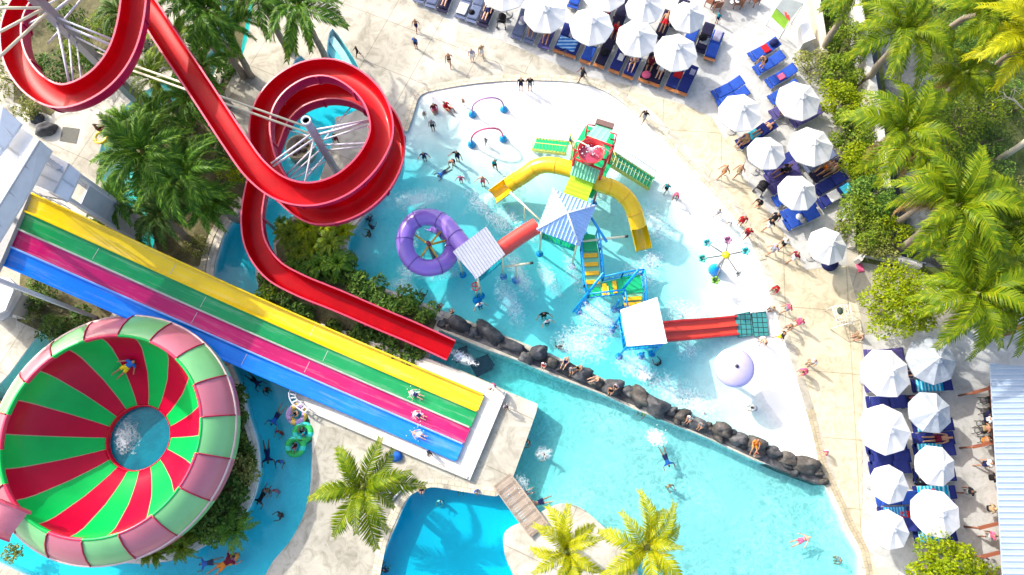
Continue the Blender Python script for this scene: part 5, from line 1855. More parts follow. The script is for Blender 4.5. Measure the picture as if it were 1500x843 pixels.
# ================================================================ LOUNGERS (foot x, y, head x, y, label, cushion, wooden foot)
T = {}
for k, a in enumerate([
    (612, 4, 630, -36, 'lounger with pale rose towel cut off at the picture top, first of the row', 'slate', 0), (629, 11, 647, -30, 'slate lounger second of the row, mostly above the picture', 'slate', 0), (647, 18, 664, -24, 'lounger with bare legs stretched on it, third of the row', 'dark', 0),
    (673, 27, 692, -16, 'lounger with a white and red towel on its foot end', 'slate', 0), (689, 33, 709, -12, 'pale slate lounger with a black hat on it', 'slate', 0), (706, 39, 725, -6, 'dark lounger under the person in a white shirt', 'dark', 0),
    (755, 57, 774, 12, 'slate lounger with a white cap and a purple bag', 'slate', 0), (773, 63, 793, 18, 'slate lounger with a person in green beneath the first full parasol', 'slate', 0), (795, 71, 814, 26, 'dark purple lounger with a person curled on it', 'purple', 0),
    (817, 78, 838, 32, 'left half of the teak double bed with the blue patterned towel', 'navy', 1), (834, 84, 855, 38, 'right half of the teak double bed with the pink cloth', 'navy', 1),
    (856, 93, 877, 46, 'lounger with one corner sunlit beside the black bag', 'blue', 1), (876, 99, 898, 53, 'navy lounger with a black bag on its seat', 'dark', 1), (898, 107, 920, 61, 'navy lounger with a white shirt laid flat', 'navy', 1), (918, 115, 940, 68, 'navy lounger with a sunbather in a white hat', 'navy', 1),
    (942, 121, 963, 74, 'lounger with a pink bag at its foot end', 'dark', 1), (957, 126, 978, 79, 'dark lounger with a sunbather in a grey top and bare legs', 'dark', 1), (980, 133, 1001, 87, 'half sunlit navy lounger with a folded red towel', 'navy', 1), (997, 139, 1018, 93, 'navy lounger with a small lilac towel, last of the front row', 'navy', 1),
    (964, 58, 984, 12, 'dark lounger with a bare-chested man in red shorts', 'dark', 0), (986, 41, 1006, -4, 'dark lounger with a grey cloth behind the man in red shorts', 'dark', 0), (1007, 66, 1026, 20, 'plain blue lounger partly under the big end parasol', 'blue', 0), (1024, 77, 1042, 30, 'dark lounger with a patterned black bag', 'dark', 0),
    (1038, 89, 1055, 42, 'bright blue lounger with a lilac towel, alone at the end of the back row', 'blue', 1), (905, 30, 925, -16, 'navy lounger between the top parasols', 'dark', 0), (884, 26, 903, -18, 'lounger with maroon towel between the top parasols', 'purple', 0), (838, 12, 856, -34, 'bright blue lounger behind the two big top parasols', 'blue', 0), (893, 64, 912, 20, 'lounger with people in red between two parasols', 'dark', 0),
    (1099, 85, 1139, 64, 'blue lounger with a red towel and a dark bag, topmost of three', 'blue', 0), (1106, 105, 1144, 84, 'blue lounger with a person bent over it, middle of three', 'blue', 0), (1124, 124, 1164, 102, 'blue lounger with grey head end and a coral towel', 'blue', 0), (1045, 141, 1086, 121, 'blue lounger alone in the sun at the corner of the grey terrace', 'blue', 0), (1052, 155, 1094, 135, 'blue lounger half covered by a parasol, beside the corner one', 'blue', 0),
    (1128, 148, 1166, 126, 'short stretch of blue lounger left of the bushes parasol', 'blue', 0), (1130, 170, 1168, 148, 'purple lounger with a bright yellow towel', 'purple', 0), (1160, 182, 1200, 162, 'purple lounger with a raised navy back by the bushes', 'purple', 0), (1081, 213, 1121, 190, 'lounger with a cyan towel and a seated sunbather', 'navy', 0), (1093, 206, 1131, 185, 'navy lounger with a tanned sunbather lying face up', 'navy', 0),
    (1118, 250, 1158, 232, 'navy lounger peeping from under the round-looking parasol', 'navy', 0), (1122, 264, 1162, 246, 'navy lounger with people in dark clothes at its head', 'purple', 0), (1128, 279, 1168, 261, 'navy lounger with a woman in red sitting on it', 'purple', 0), (1134, 297, 1172, 279, 'plain blue lounger right of the leaning black figure', 'blue', 0),
    (1178, 247, 1216, 227, 'grey blue lounger under the feathery bush parasol', 'slate', 0), (1190, 262, 1230, 240, 'dark lounger with two tanned sunbathers on it', 'dark', 0), (1194, 281, 1234, 259, 'empty navy lounger with a white frame near the green hedge', 'navy', 0), (1199, 300, 1238, 279, 'navy lounger with white and cyan towels', 'navy', 0),
    (1146, 318, 1188, 300, 'blue lounger close under the ringed parasol', 'blue', 0), (1150, 331, 1193, 313, 'blue lounger with two pale hats, sunlit at the terrace edge', 'blue', 0),
    (1266, 522, 1318, 520, 'lounger under the largest parasol with bathers at its head', 'purple', 0), (1266, 566, 1318, 563, 'purple lounger mostly under the largest parasol', 'purple', 0), (1269, 591, 1322, 589, 'navy lounger in full view between two big left parasols', 'navy', 0), (1268, 656, 1320, 654, 'navy lounger under the second big left parasol', 'navy', 0), (1273, 670, 1325, 668, 'navy lounger with its head end in full view', 'navy', 0), (1273, 687, 1325, 684, 'navy lounger just above the third left parasol', 'navy', 0), (1283, 731, 1335, 729, 'blue lounger below the third left parasol', 'blue', 0), (1286, 753, 1338, 751, 'lounger with blue stripes and a red cloth', 'navy', 0), (1282, 770, 1334, 768, 'navy lounger nearest the bottom in the left column', 'navy', 0),
    (1330, 545, 1382, 543, 'dark lounger under the shaded parasol', 'dark', 0), (1335, 566, 1387, 564, 'navy lounger with a bright cyan striped towel under the shaded parasol', 'navy', 0), (1318, 589, 1370, 587, 'lounger with rose patterned towels and a sunbather', 'dark', 0), (1336, 624, 1388, 622, 'lounger with a cyan striped towel right of the second big parasol', 'navy', 0), (1337, 645, 1389, 642, 'lounger with a sunbather and a navy raised back', 'navy', 0), (1338, 661, 1390, 658, 'lounger with a cyan striped towel above the bag chair', 'navy', 0),
    (1338, 697, 1390, 695, 'lounger with a cyan striped towel left of the parasol and the walking man', 'navy', 0), (1338, 723, 1390, 721, 'striped cyan lounger in full view with a blue hat and a pink ball', 'navy', 0), (1337, 745, 1389, 743, 'navy lounger with a white bundle', 'blue', 0), (1337, 763, 1389, 761, 'lounger with a small cyan towel behind the black bag', 'navy', 0), (1338, 785, 1390, 782, 'lounger with a cyan towel beneath the tilted parasol', 'navy', 0)]):
    T[k] = lounger(*a[:4], a[4], a[5], bool(a[6]))

def byl(words):
    for c, d, l in LPOS:
        if words in l:
            return c, d
    raise KeyError(words)
STR = fabric('cyan_stripe', (.0, .34, .58), (.30, .62, .72), 5.5, 0)
STRB = fabric('blue_stripe', (.02, .20, .55), (.15, .45, .65), 7, 0)
PAT = fabric('blue_pattern', (.03, .16, .50), (.35, .55, .75), 4.3, 1)
ROSE = fabric('rose_pattern', (.35, .03, .07), (.6, .25, .3), 6, 1)
for wds, al, ac, w_, l_, col, lab in [
    ('with a bright cyan striped', -.15, 0, .66, 1.3, STR, 'cyan striped towel on the lounger under the shaded parasol'), ('right of the second big', -.2, 0, .66, 1.2, STR, 'cyan striped towel right of the second big left parasol'), ('above the bag chair', -.2, 0, .66, 1.2, STR, 'cyan striped towel above the black bag chair'),
    ('left of the parasol and the walking', -.2, 0, .66, 1.2, STR, 'cyan striped towel left of the walking man in black'), ('striped cyan lounger in full', -.1, 0, .67, 1.45, STR, 'cyan striped towel covering a whole lounger in the open'), ('small cyan towel behind', -.45, 0, .6, .6, STR, 'short cyan striped towel under the black bag'), ('beneath the tilted', -.2, 0, .66, 1.2, STR, 'cyan striped towel beneath the tilted parasol'),
    ('blue stripes and a red', -.2, 0, .6, 1.1, STRB, 'mid blue striped towel in the left column'), ('left half of the teak', -.25, .33, 1.15, .8, PAT, 'blue towel with a pale wavy pattern across the teak double bed'), ('right half of the teak', .5, -.4, .3, .5, CLOTH['lilac'], 'pink lilac cloth on the head of the teak double bed'),
    ('rose patterned', .1, .05, .6, 1.1, ROSE, 'rose patterned towel between the two columns'), ('folded red towel', .15, .1, .5, .45, CLOTH['red'], 'folded red and white towel on a half sunlit lounger'), ('small lilac towel', .55, .1, .3, .3, CLOTH['lilac'], 'small lilac towel on the last front row lounger'), ('lilac towel, alone', .62, 0, .46, .55, CLOTH['lilac'], 'lilac towel hanging over the lone bright blue lounger'),
    ('white and red towel', -.35, 0, .6, .8, CLOTH['white'], 'white towel with a red print on a foot end'), ('pale rose towel', -.3, 0, .55, .9, CLOTH['pink'], 'pale rose towel at the very top left lounger'), ('topmost of three', .1, 0, .55, .4, CLOTH['red'], 'crumpled red towel on the topmost of three loungers'), ('coral towel', -.05, .05, .36, .45, CLOTH['pink'], 'coral towel crumpled on a blue lounger'),
    ('bright yellow towel', .15, .1, .4, .75, CLOTH['yellow'], 'bright yellow towel hanging off a purple lounger'), ('cyan towel and a seated', .1, -.05, .5, .6, CLOTH['cyan'], 'bright cyan towel beside the seated sunbather'), ('white and cyan', .0, 0, .6, .65, CLOTH['white'], 'white towel spread on a navy lounger by the hedge'), ('white and cyan towels', .72, 0, .5, .45, CLOTH['cyan'], 'cyan towel at the head of the lounger by the hedge'),
    ('white shirt laid', .1, .05, .34, .46, CLOTH['white'], 'white shirt laid flat on a navy lounger'), ('grey cloth behind', .15, 0, .4, .4, CLOTH['grey'], 'grey cloth on the lounger behind the man in red shorts'), ('maroon towel between', -.4, 0, .6, .9, CLOTH['maroon'], 'maroon towel between the top parasols'), ('one corner sunlit', .45, .2, .3, .4, CLOTH['grey'], 'dark grey cloth beside the black bag'),
    ('white bundle', -.55, 0, .45, .45, CLOTH['white'], 'white bundled towel on a lounger beside the tilted parasol'), ('blue stripes and a red', .25, .1, .4, .4, CLOTH['red'], 'red cloth on the striped lounger of the left column'), ('patterned black bag', -.2, .05, .5, .5, CLOTH['grey'], 'grey patterned cloth under the black bag of the back row')]:
    c, d = byl(wds)
    towel(c, d, al, ac, w_, l_, lab, col)

def bag(c, col, label, sx=.4, sy=.28, sz=.3, name='bag'):
    r_ = thing(name, label, 'bag', c)
    mb = MB()
    n = 12
    for (k, z) in ((0, 0),):
        prof = [(.42, 0), (.5, .12), (.48, .5), (.38, .85), (.18, 1.0), (0, 1.0)]
        o0 = len(mb.v)
        mb.lathe([(p, q) for p, q in prof], (0, 0, 0), n)
        mb.v = [V(c) + V((v.x * sx, v.y * sy, v.z * sz)) for v in mb.v]
    mb.build('sack', col, r_)
    MB().tube([V(c) + V((-.12 * sx * 2, 0, sz * .85)), V(c) + V((-.06, 0, sz * 1.3)), V(c) + V((.06, 0, sz * 1.3)), V(c) + V((.12 * sx * 2, 0, sz * .85))], .012, 5).build('strap', col, r_)
    return r_

def on_l(words, al, ac, dz=.4):
    c, d = byl(words)
    return c + d * al + V((d.y, -d.x, 0)) * ac + V((0, 0, dz + max(0, al - .26) * .445 - .28))
for words, al, ac, col, lab in [('black bag on its seat', .0, 0, CLOTH['black'], 'soft black bag on a navy lounger with a teak foot'), ('pink bag', -.55, 0, CLOTH['pink'], 'bright pink bag at a lounger foot end'), ('purple bag', .3, .1, CLOTH['lilac'], 'purple bag beside a white cap on a slate lounger'), ('patterned black bag', -.05, -.1, CLOTH['black'], 'black bag on the last dark lounger of the back row'),
                                ('a dark bag, topmost', .6, 0, CLOTH['navy'], 'dark navy bag at the head of the topmost of three loungers'), ('behind the black bag', -.62, -.05, CLOTH['black'], 'black bag with white top between striped towels'), ('one corner sunlit', .6, -.2, CLOTH['black'], 'black bag squeezed between two front row loungers')]:
    bag(on_l(words, al, ac), col, lab, .55, .45)
bag(P(1214, 388), CLOTH['navy'], 'dark bag with bright purple and orange print below the lowest terrace parasol', .9, .8, .5)
bag(P(1346, 704), CLOTH['black'], 'black bag on the paving above a striped towel lounger', .7, .6, .5)
def hat(p, col, label):
    mb = MB().lathe([(.19, 0), (.2, .015), (.10, .03), (.095, .10), (.05, .13), (0, .13)], p, 14)
    tag(mb.build('sun_hat', col, None, None, tuple(p)), label, 'hat')
hat(on_l('two pale hats', -.05, -.12), CLOTH['white'], 'pale sun hat, upper one on the sunlit blue lounger')
hat(on_l('two pale hats', .05, .16), CLOTH['grey'], 'pale grey sun hat, lower one on the sunlit blue lounger')
hat(on_l('blue hat and', -.6, .05), CLOTH['blue'], 'blue sun hat on the striped lounger in the open')
hat(on_l('black hat', -.35, -.15), CLOTH['black'], 'black sun hat on the pale slate lounger')
hat(on_l('white cap and', .15, .0), CLOTH['white'], 'white cap beside the purple bag')
o = MB().lathe([(0, -.11), (.08, -.08), (.115, 0), (.08, .08), (0, .11)], on_l('pink ball', -.1, -.1, .52), 12).build('ball', CLOTH['pink'], None, None, tuple(on_l('pink ball', -.1, -.1, .52)))
tag(o, 'pink ball on the striped cyan lounger', 'ball')

# ================================================================ SMALL TERRACE THINGS
def table(px, py, z, rz, lab, w_=1.5, l_=.85):
    c = P(px, py, 0)
    r_ = thing('dining_table', lab, 'table', c)
    q = Matrix.Rotation(R(rz), 3, 'Z')
    for k in range(5):
        o_ = c + q @ V((0, (k - 2) * l_ / 5, z))
        MB().box(o_, (w_, l_ / 5 - .02, .05), R(rz)).build('top_board', M_WOOD, r_)
    for sx in (-1, 1):
        for sy in (-1, 1):
            o_ = c + q @ V((sx * (w_ / 2 - .1), sy * (l_ / 2 - .1), 0))
            MB().box(o_ + V((0, 0, z / 2 - .015)), (.08, .08, z - .03), R(rz)).build('leg', M_WOOD, r_)
    return r_

def chair(px, py, rz, lab, mat=None, group=None):
    c = P(px, py, 0)
    r_ = thing('chair', lab, 'chair', c, group)
    mat = mat or M_DWOOD
    q = Matrix.Rotation(R(rz), 3, 'Z')
    MB().box(c + V((0, 0, .44)), (.46, .46, .05), R(rz)).build('seat', mat, r_)
    MB().box(c + q @ V((0, -.22, .70)), (.46, .04, .42), R(rz)).build('backrest', mat, r_)
    for sx in (-1, 1):
        MB().box(c + q @ V((sx * .24, 0, .64)), (.04, .44, .04), R(rz)).build('armrest', mat, r_)
        for sy in (-1, 1):
            MB().box(c + q @ V((sx * .2, sy * .2, .205)), (.04, .04, .42), R(rz)).build('leg', mat, r_)
    return r_
table(1066, -3, .74, -14, 'orange wooden dining table at the top edge of the grey terrace', 2.1, 1.1)
chair(1038, 8, 60, 'brown wooden chair at the left end of the dining table')
chair(1048, 14, 8, 'brown wooden chair with a dark seat, front of the dining table')
chair(1079, 10, -10, 'brown wooden chair front right of the dining table')
chair(1104, 6, -150, 'dark chair with a seated person in a white shirt near the dining table')
for p_, lab, col in (((1072, 4, .8), 'white bowl on the wooden dining table', CLOTH['white']), ((1080, 3, .8), 'small white cup on the wooden dining table', CLOTH['white'])):
    c = P(*p_)
    o = MB().lathe([(.05, -.03), (.12, .05), (.13, .06), (.04, -.01), (0, -.01)], c, 12).build('bowl', col, None, None, tuple(c))
    tag(o, lab, 'bowl')
# lime booth
bo_ = thing('sales_booth', 'small booth with a grey top, a lime green front and a red mark', 'booth', P(1152, 36))
top = [P(1149, -4, 1.9), P(1177, 5, 1.9), P(1157, 30, 1.9), P(1137, 12, 1.9)]
MB().slab(top, .06).build('roof', paint('booth_grey', (.24, .27, .27), .6), bo_)
a, b = P(1137, 12, 1.86), P(1157, 30, 1.86)
c_, d_ = P(1130, 24, .9), P(1150, 43, .9)
MB().slab([a, b, d_, c_], .05).build('front_panel', paint('booth_lime', (.32, .66, .02), .5), bo_)
q0 = P(1152, 24, 1.93)
mk = MB()
for s in (0, 1):
    mk.slab([P(1149 + s * 4, 18 + s * 4, 1.915), P(1152 + s * 4, 18 + s * 4, 1.915), P(1154 + s * 3.5, 26 + s * 3, 1.915), P(1151 + s * 3.5, 27 + s * 3, 1.915)], .004)
mk.build('red_mark', paint('booth_red', (.7, .05, .02), .5), bo_)
for q in (top[0], top[1], top[2], c_, d_):
    MB().tube([V((q.x, q.y, 0)), V((q.x, q.y, q.z - .05))], .025, 6).build('post', M_ALU, bo_)
cb = thing('cold_box', 'white chest cabinet beside the end of the garden wall', 'cabinet', P(1181, 60))
MB().slab([P(1172, 38, .95), P(1184, 33, .95), (P(1194, 56, .95)), P(1178, 62, .95)], .95).build('body', paint('cabinet_white', (.62, .63, .63), .4), cb)
MB().slab([P(1172, 37, 1.02), P(1184, 32, 1.02), (P(1195, 56, 1.02)), P(1178, 63, 1.02)], .06).build('lid', paint('lid_white', (.72, .72, .72), .4), cb)
MB().slab([P(1171.5, 42, .7), P(1172.5, 41, .7), P(1176, 54, .7), P(1175, 55, .7)], .3).build('grille', M_BLACK, cb)
gw = thing('garden_wall', 'low beige wall between the grey terrace and the bushes', 'wall', P(1190, 20))
wl = PX(0, (1178, -70), (1186, 0), (1194, 52), (1200, 90))
MB().sweep([p + V((0, 0, 0)) for p in wl], [(-.16, 0), (.16, 0), (.16, .8), (-.16, .8)]).build('wall_body', paint('beige_wall', (.42, .38, .29), .8), gw)
MB().sweep([p for p in wl], [(-.22, .8), (.22, .8), (.22, .87), (-.22, .87)]).build('coping', paint('beige_coping', (.5, .47, .39), .8), gw)
gw2 = thing('garden_wall', 'low pale kerb wall along the hedge right of the white and cyan towels', 'wall', P(1240, 260))
wl = PX(0, (1222, 190), (1232, 230), (1241, 285), (1246, 330), (1245, 365))
MB().sweep(wl, [(-.14, 0), (.14, 0), (.14, .35), (-.14, .35)]).build('wall_body', paint('pale_wall', (.55, .53, .46), .8), gw2)
gw3 = thing('retaining_wall', 'white wall beside the dark channel behind the bushes', 'wall', P(1268, 150))
wl = PX(0, (1236, -60), (1244, 30), (1262, 130), (1273, 200), (1283, 290))
MB().sweep(wl, [(-.2, 0), (.2, 0), (.2, 1.3), (-.2, 1.3)]).build('wall_body', M_WHITEWALL, gw3)
gw4 = thing('retaining_wall', 'white wall with a thin metal rail at the end of the asphalt path', 'wall', P(1290, 385))
wl = PX(0, (1252, 386), (1262, 374), (1290, 380), (1342, 394))
MB().sweep(wl, [(-.12, 0), (.12, 0), (.12, .6), (-.12, .6)]).build('wall_body', M_WHITEWALL, gw4)
MB().tube([p + V((0, 0, .95)) for p in wl], .025, 6).build('handrail', M_ALU, gw4)
c = P(1263, 391, .25)
towel(c, V((1, .2, 0)).normalized(), 0, 0, .5, .35, 'pink cloth left on the paving by the white wall', CLOTH['pink'], 'cloth', z=.01)
# white clump, rack, grate, pushchairs, benches
dr = thing('drying_rack', 'metal wire rack standing alone on the paving left of the lime tree', 'rack', P(1235, 461))
q4 = [P(1219, 450, .9), P(1244, 445, .9), P(1250, 472, .9), P(1228, 478, .9)]
# rack
for i in range(4):
    a, b = q4[i], q4[(i + 1) % 4]
    MB().tube([a, b], .025, 6).build('frame_tube', M_ALU, dr)
    MB().tube([V((a.x, a.y, 0)), a], .025, 6).build('leg', M_ALU, dr)
wr = MB()
for k in range(1, 6):
    wr.tube([q4[0].lerp(q4[1], k / 6), q4[3].lerp(q4[2], k / 6)], .012, 5)
    if k < 5:
        wr.tube([q4[0].lerp(q4[3], k / 5), q4[1].lerp(q4[2], k / 5)], .012, 5)
wr.build('wire_grid', M_ALU, dr)
bag(P(1230, 456, .9), paint('olive_bundle', (.03, .05, .03), .8), 'dark green bundle hanging on the wire rack', .3, .42, .18)
gr = [P(92, 186, .012), P(117, 189, .012), P(112, 211, .012), P(87, 207, .012)]
o = MB().slab(gr, .03).build('drain_grate', paint('dark_grate', (.10, .10, .085), .8, .3, 6), None, None, tuple(gr[0]))
tag(o, 'dark square drain cover on the paving below the left red loop', 'drain cover')

def pushchair(px, py, rz, lab):
    c = P(px, py, 0)
    r_ = thing('pushchair', lab, 'pushchair', c, None)
    q = Matrix.Rotation(R(rz), 3, 'Z')
    f = lambda x, y, z: c + q @ V((x, y, z))
    for sx in (-1, 1):
        MB().tube([f(sx * .24, -.35, .08), f(sx * .24, .1, .6), f(sx * .24, .45, 1.0)], .018, 6).build('frame_tube', M_BLACK, r_)
        for sy in (-.36, .32):
            MB().tube([f(sx * .27 - .02, sy, .1), f(sx * .27 + .02, sy, .1)], .10, 12).build('wheel', M_BLACK, r_)
        MB().tube([f(sx * .24, .32, .1), f(sx * .24, .05, .55)], .018, 6).build('frame_tube', M_BLACK, r_)
    MB().tube([f(-.24, .45, 1.0), f(.24, .45, 1.0)], .022, 6).build('handle', M_BLACK, r_)
    MB().box(f(0, -.02, .5), (.42, .5, .08), R(rz)).build('seat', CLOTH['navy'], r_)
    hd = MB()
    n = 8
    vs_ = []
    for i in range(5):
        for k in range(n + 1):
            a, e = math.pi * k / n, R(15 + i * 32)
            vs_.append(f(.25 * math.cos(a), .14 + .34 * math.cos(e) * (1), .55 + .42 * math.sin(a) * math.sin(e) + .1))
    hd.add(vs_, [(i * (n + 1) + k, i * (n + 1) + k + 1, (i + 1) * (n + 1) + k + 1, (i + 1) * (n + 1) + k) for i in range(4) for k in range(n)], 0, True)
    hd.build('hood', CLOTH['black'], r_)
    MB().box(f(0, -.38, .25), (.36, .16, .05), R(rz)).build('footrest', CLOTH['white'], r_)
pushchair(736, 36, 168, 'black pushchair parked in the gap of the front lounger row')
pushchair(1113, 278, 140, 'small dark pushchair beside the leaning black figure')
for i, (a, b, lab) in enumerate((((1360, 796), (1360, 822), 'brown wooden bench below the tilted parasol'), ((1399, 796), (1399, 820), 'brown wooden bench beside the lime bush, further right'))):
    A, B = P(*a), P(*b)
    r_ = thing('bench', lab, 'bench', A)
    MB().beam(A + V((0, 0, .43)), B + V((0, 0, .43)), .32, .05).build('seat', M_DWOOD, r_)
    for t in (.15, .85):
        m_ = A.lerp(B, t)
        MB().box(m_ + V((0, 0, .2)), (.28, .06, .4)).build('leg', M_DWOOD, r_)
for i, (x, y) in enumerate(((1232, 340), (1236, 322))):
    shrub(x, y, .9, .55, ('white flowering bush beside the lowest terrace parasol', 'pale flowering bush below the white and cyan towels')[i], 'olive', 260, .13, clumps=4)

# ================================================================ BAR on the right
bar = thing('bar_pavilion', 'bar pavilion with a pale blue ribbed roof and brown timber posts at the right edge', 'pavilion', P(1480, 690))
rf = [P(1450, 533, 3.1), P(1640, 548, 3.6), P(1680, 930, 3.6), P(1474, 930, 3.1)]
ribbed(bar, 'roof', rf, paint('bar_roof', (.30, .37, .46), .35, .1, 1.5), V((1, 0, 0)), .26, .06, .045)
for y0, y1 in ((556, 930),):
    A, B = P(1446, 566, .0), P(1476, 930, .0)
    MB().beam(A + V((-.25, 0, 1.02)), B + V((-.25, 0, 1.02)), .55, .07).build('counter', M_WOODC if 'M_WOODC' in globals() else paint('counter_wood', (.26, .085, .045), .45, .25, 3), bar)
    MB().beam(A + V((.1, 0, .5)), B + V((.1, 0, .5)), .12, .96).build('counter_front', M_DWOOD, bar)
    for t in (0, .12, .28, .44, .6, .76):
        q = A.lerp(B, t) + V((.3, 0, 0))
        MB().box(q + V((0, 0, 1.45)), (.16, .16, 2.9)).build('post', M_DWOOD, bar)
for k, (x0, x1, y) in enumerate(((1424, 1450, 572), (1426, 1456, 651), (1434, 1462, 770), (1438, 1466, 812))):
    a, b = P(x0, y + 4, 1.1), P(x1, y - 3, 1.1)
    o = bar
    MB().beam(a, b, .16, .12).build('arm_beam', paint('counter_wood', (.26, .085, .045), .45), bar)
    MB().tube([V((a.x, a.y, 0)), a], .05, 8).build('arm_post', M_DWOOD, bar)
for i, (x, y) in enumerate(((1436, 588), (1437, 604), (1431, 622), (1428, 632), (1436, 645), (1440, 822))):
    c = P(x, y)
    r_ = thing('bar_stool', ('thin metal bar stool nearest the top of the bar counter', 'dark bar stool second along the bar counter', 'metal chair left of the tanned drinker at the bar', 'slim chair pulled out from the bar counter', 'stool under the lower tanned drinker at the bar', 'stool with a white cushion at the bottom of the bar')[i], 'stool', c)
    MB().lathe([(.17, .66), (.19, .70), (.17, .74), (0, .75)], c, 14).build('seat', M_BLACK if i != 5 else CLOTH['white'], r_)
    for k in range(4):
        a = k * math.pi / 2 + .6
        MB().tube([c + V((.22 * math.cos(a), .22 * math.sin(a), 0)), c + V((.13 * math.cos(a), .13 * math.sin(a), .67))], .016, 5).build('leg', M_BLACK, r_)
    MB().lathe([(.165, .24), (.185, .24), (.185, .27), (.165, .27), (.165, .24)], c, 14, caps=False).build('foot_ring', M_BLACK, r_)
ps_ = thing('timber_stand', 'brown timber stand with a white shelf at the right edge below the palm', 'stand', P(1490, 470))
MB().box(P(1487, 462, .9), (.35, 1.6, .12), .0).build('shelf', M_WOOD, ps_)
MB().box(P(1500, 462, 1.0), (.8, 1.0, .05), .0).build('panel', CLOTH['white'], ps_)
for y in (440, 486):
    q = P(1487, y, .85)
    MB().box(V((q.x, q.y, .42)), (.14, .14, .84)).build('post', M_DWOOD, ps_)

# ================================================================ FOOTBRIDGE
fb = thing('footbridge', 'grey weathered plank footbridge between the deck and the round island', 'bridge', P(740, 700))
fa, fz = P(735, 703, .14), P(790, 778, .14)
fd = (fz - fa).normalized(); fs = V((fd.y, -fd.x, 0))
FW = 1.02
L = (fz - fa).length
M_PLANK = paint('weathered_plank', (.36, .29, .23), .8, .3, 3)
M_PLANK2 = paint('dark_plank', (.24, .19, .15), .8, .3, 3)
npl = 22
for k in range(npl):
    c = fa + fd * (L * (k + .5) / npl)
    MB().box(c + V((0, 0, .03 + rnd.uniform(0, .008))), (FW + rnd.uniform(-.04, .04), L / npl - .022, .05), math.atan2(fd.y, fd.x) - math.pi / 2).build('plank', M_PLANK if k % 3 else M_PLANK2, fb)
for s in (-1, 1):
    MB().beam(fa + fs * s * .42 - V((0, 0, .08)), fz + fs * s * .42 - V((0, 0, .08)), .1, .14).build('stringer', M_PLANK2, fb)
    MB().beam(fa + fs * s * .53 + V((0, 0, .09)), fz + fs * s * .53 + V((0, 0, .09)), .06, .07).build('edge_rail', M_PLANK, fb)

# ================================================================ DIVIDING ROCK WALL
M_ROCK, nt, b = nmat('dark_boulder')
n1 = noise(nt, 1.6, 7, .65)
g_ = ramp(nt, n1, [(.3, (.010, .011, .015)), (.5, (.03, .033, .04)), (.7, (.09, .095, .105))])
nt.links.new(g_, b.inputs['Base Color']); b.inputs['Roughness'].default_value = .75
bump(nt, b, noise(nt, 3.2, 8, .7), .8, .12)
M_ROCK2, nt, b = nmat('pale_boulder')
n1 = noise(nt, 1.6, 7, .65)
g_ = ramp(nt, n1, [(.3, (.025, .025, .028)), (.5, (.075, .075, .08)), (.7, (.18, .18, .18))])
nt.links.new(g_, b.inputs['Base Color']); b.inputs['Roughness'].default_value = .8
bump(nt, b, noise(nt, 3.2, 8, .7), .8, .12)

M_ROCK3, nt, b = nmat('brown_grey_boulder')
n1 = noise(nt, 1.9, 7, .65)
g_ = ramp(nt, n1, [(.3, (.025, .022, .019)), (.5, (.075, .067, .06)), (.7, (.17, .155, .14))])
nt.links.new(g_, b.inputs['Base Color']); b.inputs['Roughness'].default_value = .8
bump(nt, b, noise(nt, 3.6, 8, .7), .9, .14)

def boulder(px, py, rx, ry, rot, h, label, mat=M_ROCK, grp=None, seed=0):
    c = P(px, py, h * .4)
    _k = .58 + .26 * ((seed * 37) % 11) / 10
    rx, ry, h = rx * _k, ry * _k * .96, h * (.6 + .4 * _k)
    r_ = random.Random(seed * 17 + int(px))
    mb = MB()
    nu, nv = 16, 9
    ph = [r_.uniform(0, 6.28) for _ in range(9)]
    q = Matrix.Rotation(R(rot), 3, 'Z')
    vs_ = []
    for i in range(nv + 1):
        th = math.pi * i / nv
        for k in range(nu):
            a = 2 * math.pi * k / nu
            d = V((math.sin(th) * math.cos(a), math.sin(th) * math.sin(a), math.cos(th)))
            k_ = 1 + .17 * math.sin(3 * d.x + ph[0]) * math.cos(2.6 * d.y + ph[1]) + .11 * math.sin(5 * d.y + ph[2] + 3 * d.z) + .07 * math.sin(8 * d.x + ph[3]) * math.sin(7 * d.z + ph[4]) + .04 * math.sin(13 * d.y + ph[5]) * math.sin(12 * d.x + ph[6])
            d2 = V([math.copysign(abs(x) ** .82, x) for x in d])
            vs_.append(V((c.x, c.y, 0)) + q @ V((d2.x * rx * k_, d2.y * ry * k_, d2.z * h * k_)))
    fs_ = [(i * nu + k, (i + 1) * nu + k, (i + 1) * nu + (k + 1) % nu, i * nu + (k + 1) % nu) for i in range(nv) for k in range(nu)]
    mb.add(vs_, fs_, 0, True)
    o = mb.build('boulder', mat, None, None, (c.x, c.y, 0))
    tag(o, label, 'boulder', grp or 'boulders of the wall between the two pools')
    return o
ledge = thing('rock_ledge', 'long dark stone ledge carrying the boulders between the two pools', 'ledge', P(800, 530))
lp = curve_px([(646, 475), (690, 491), (735, 509), (790, 532), (840, 552), (890, 572), (940, 592), (990, 614), (1040, 635), (1100, 662), (1150, 684), (1204, 704)])
MB().sweep([p for p in lp], [(-.42, -1.6), (.26, -1.6), (.26, -.04), (.2, .03), (-.36, .03), (-.42, -.03)]).build('ledge_body', M_ROCK2, ledge)
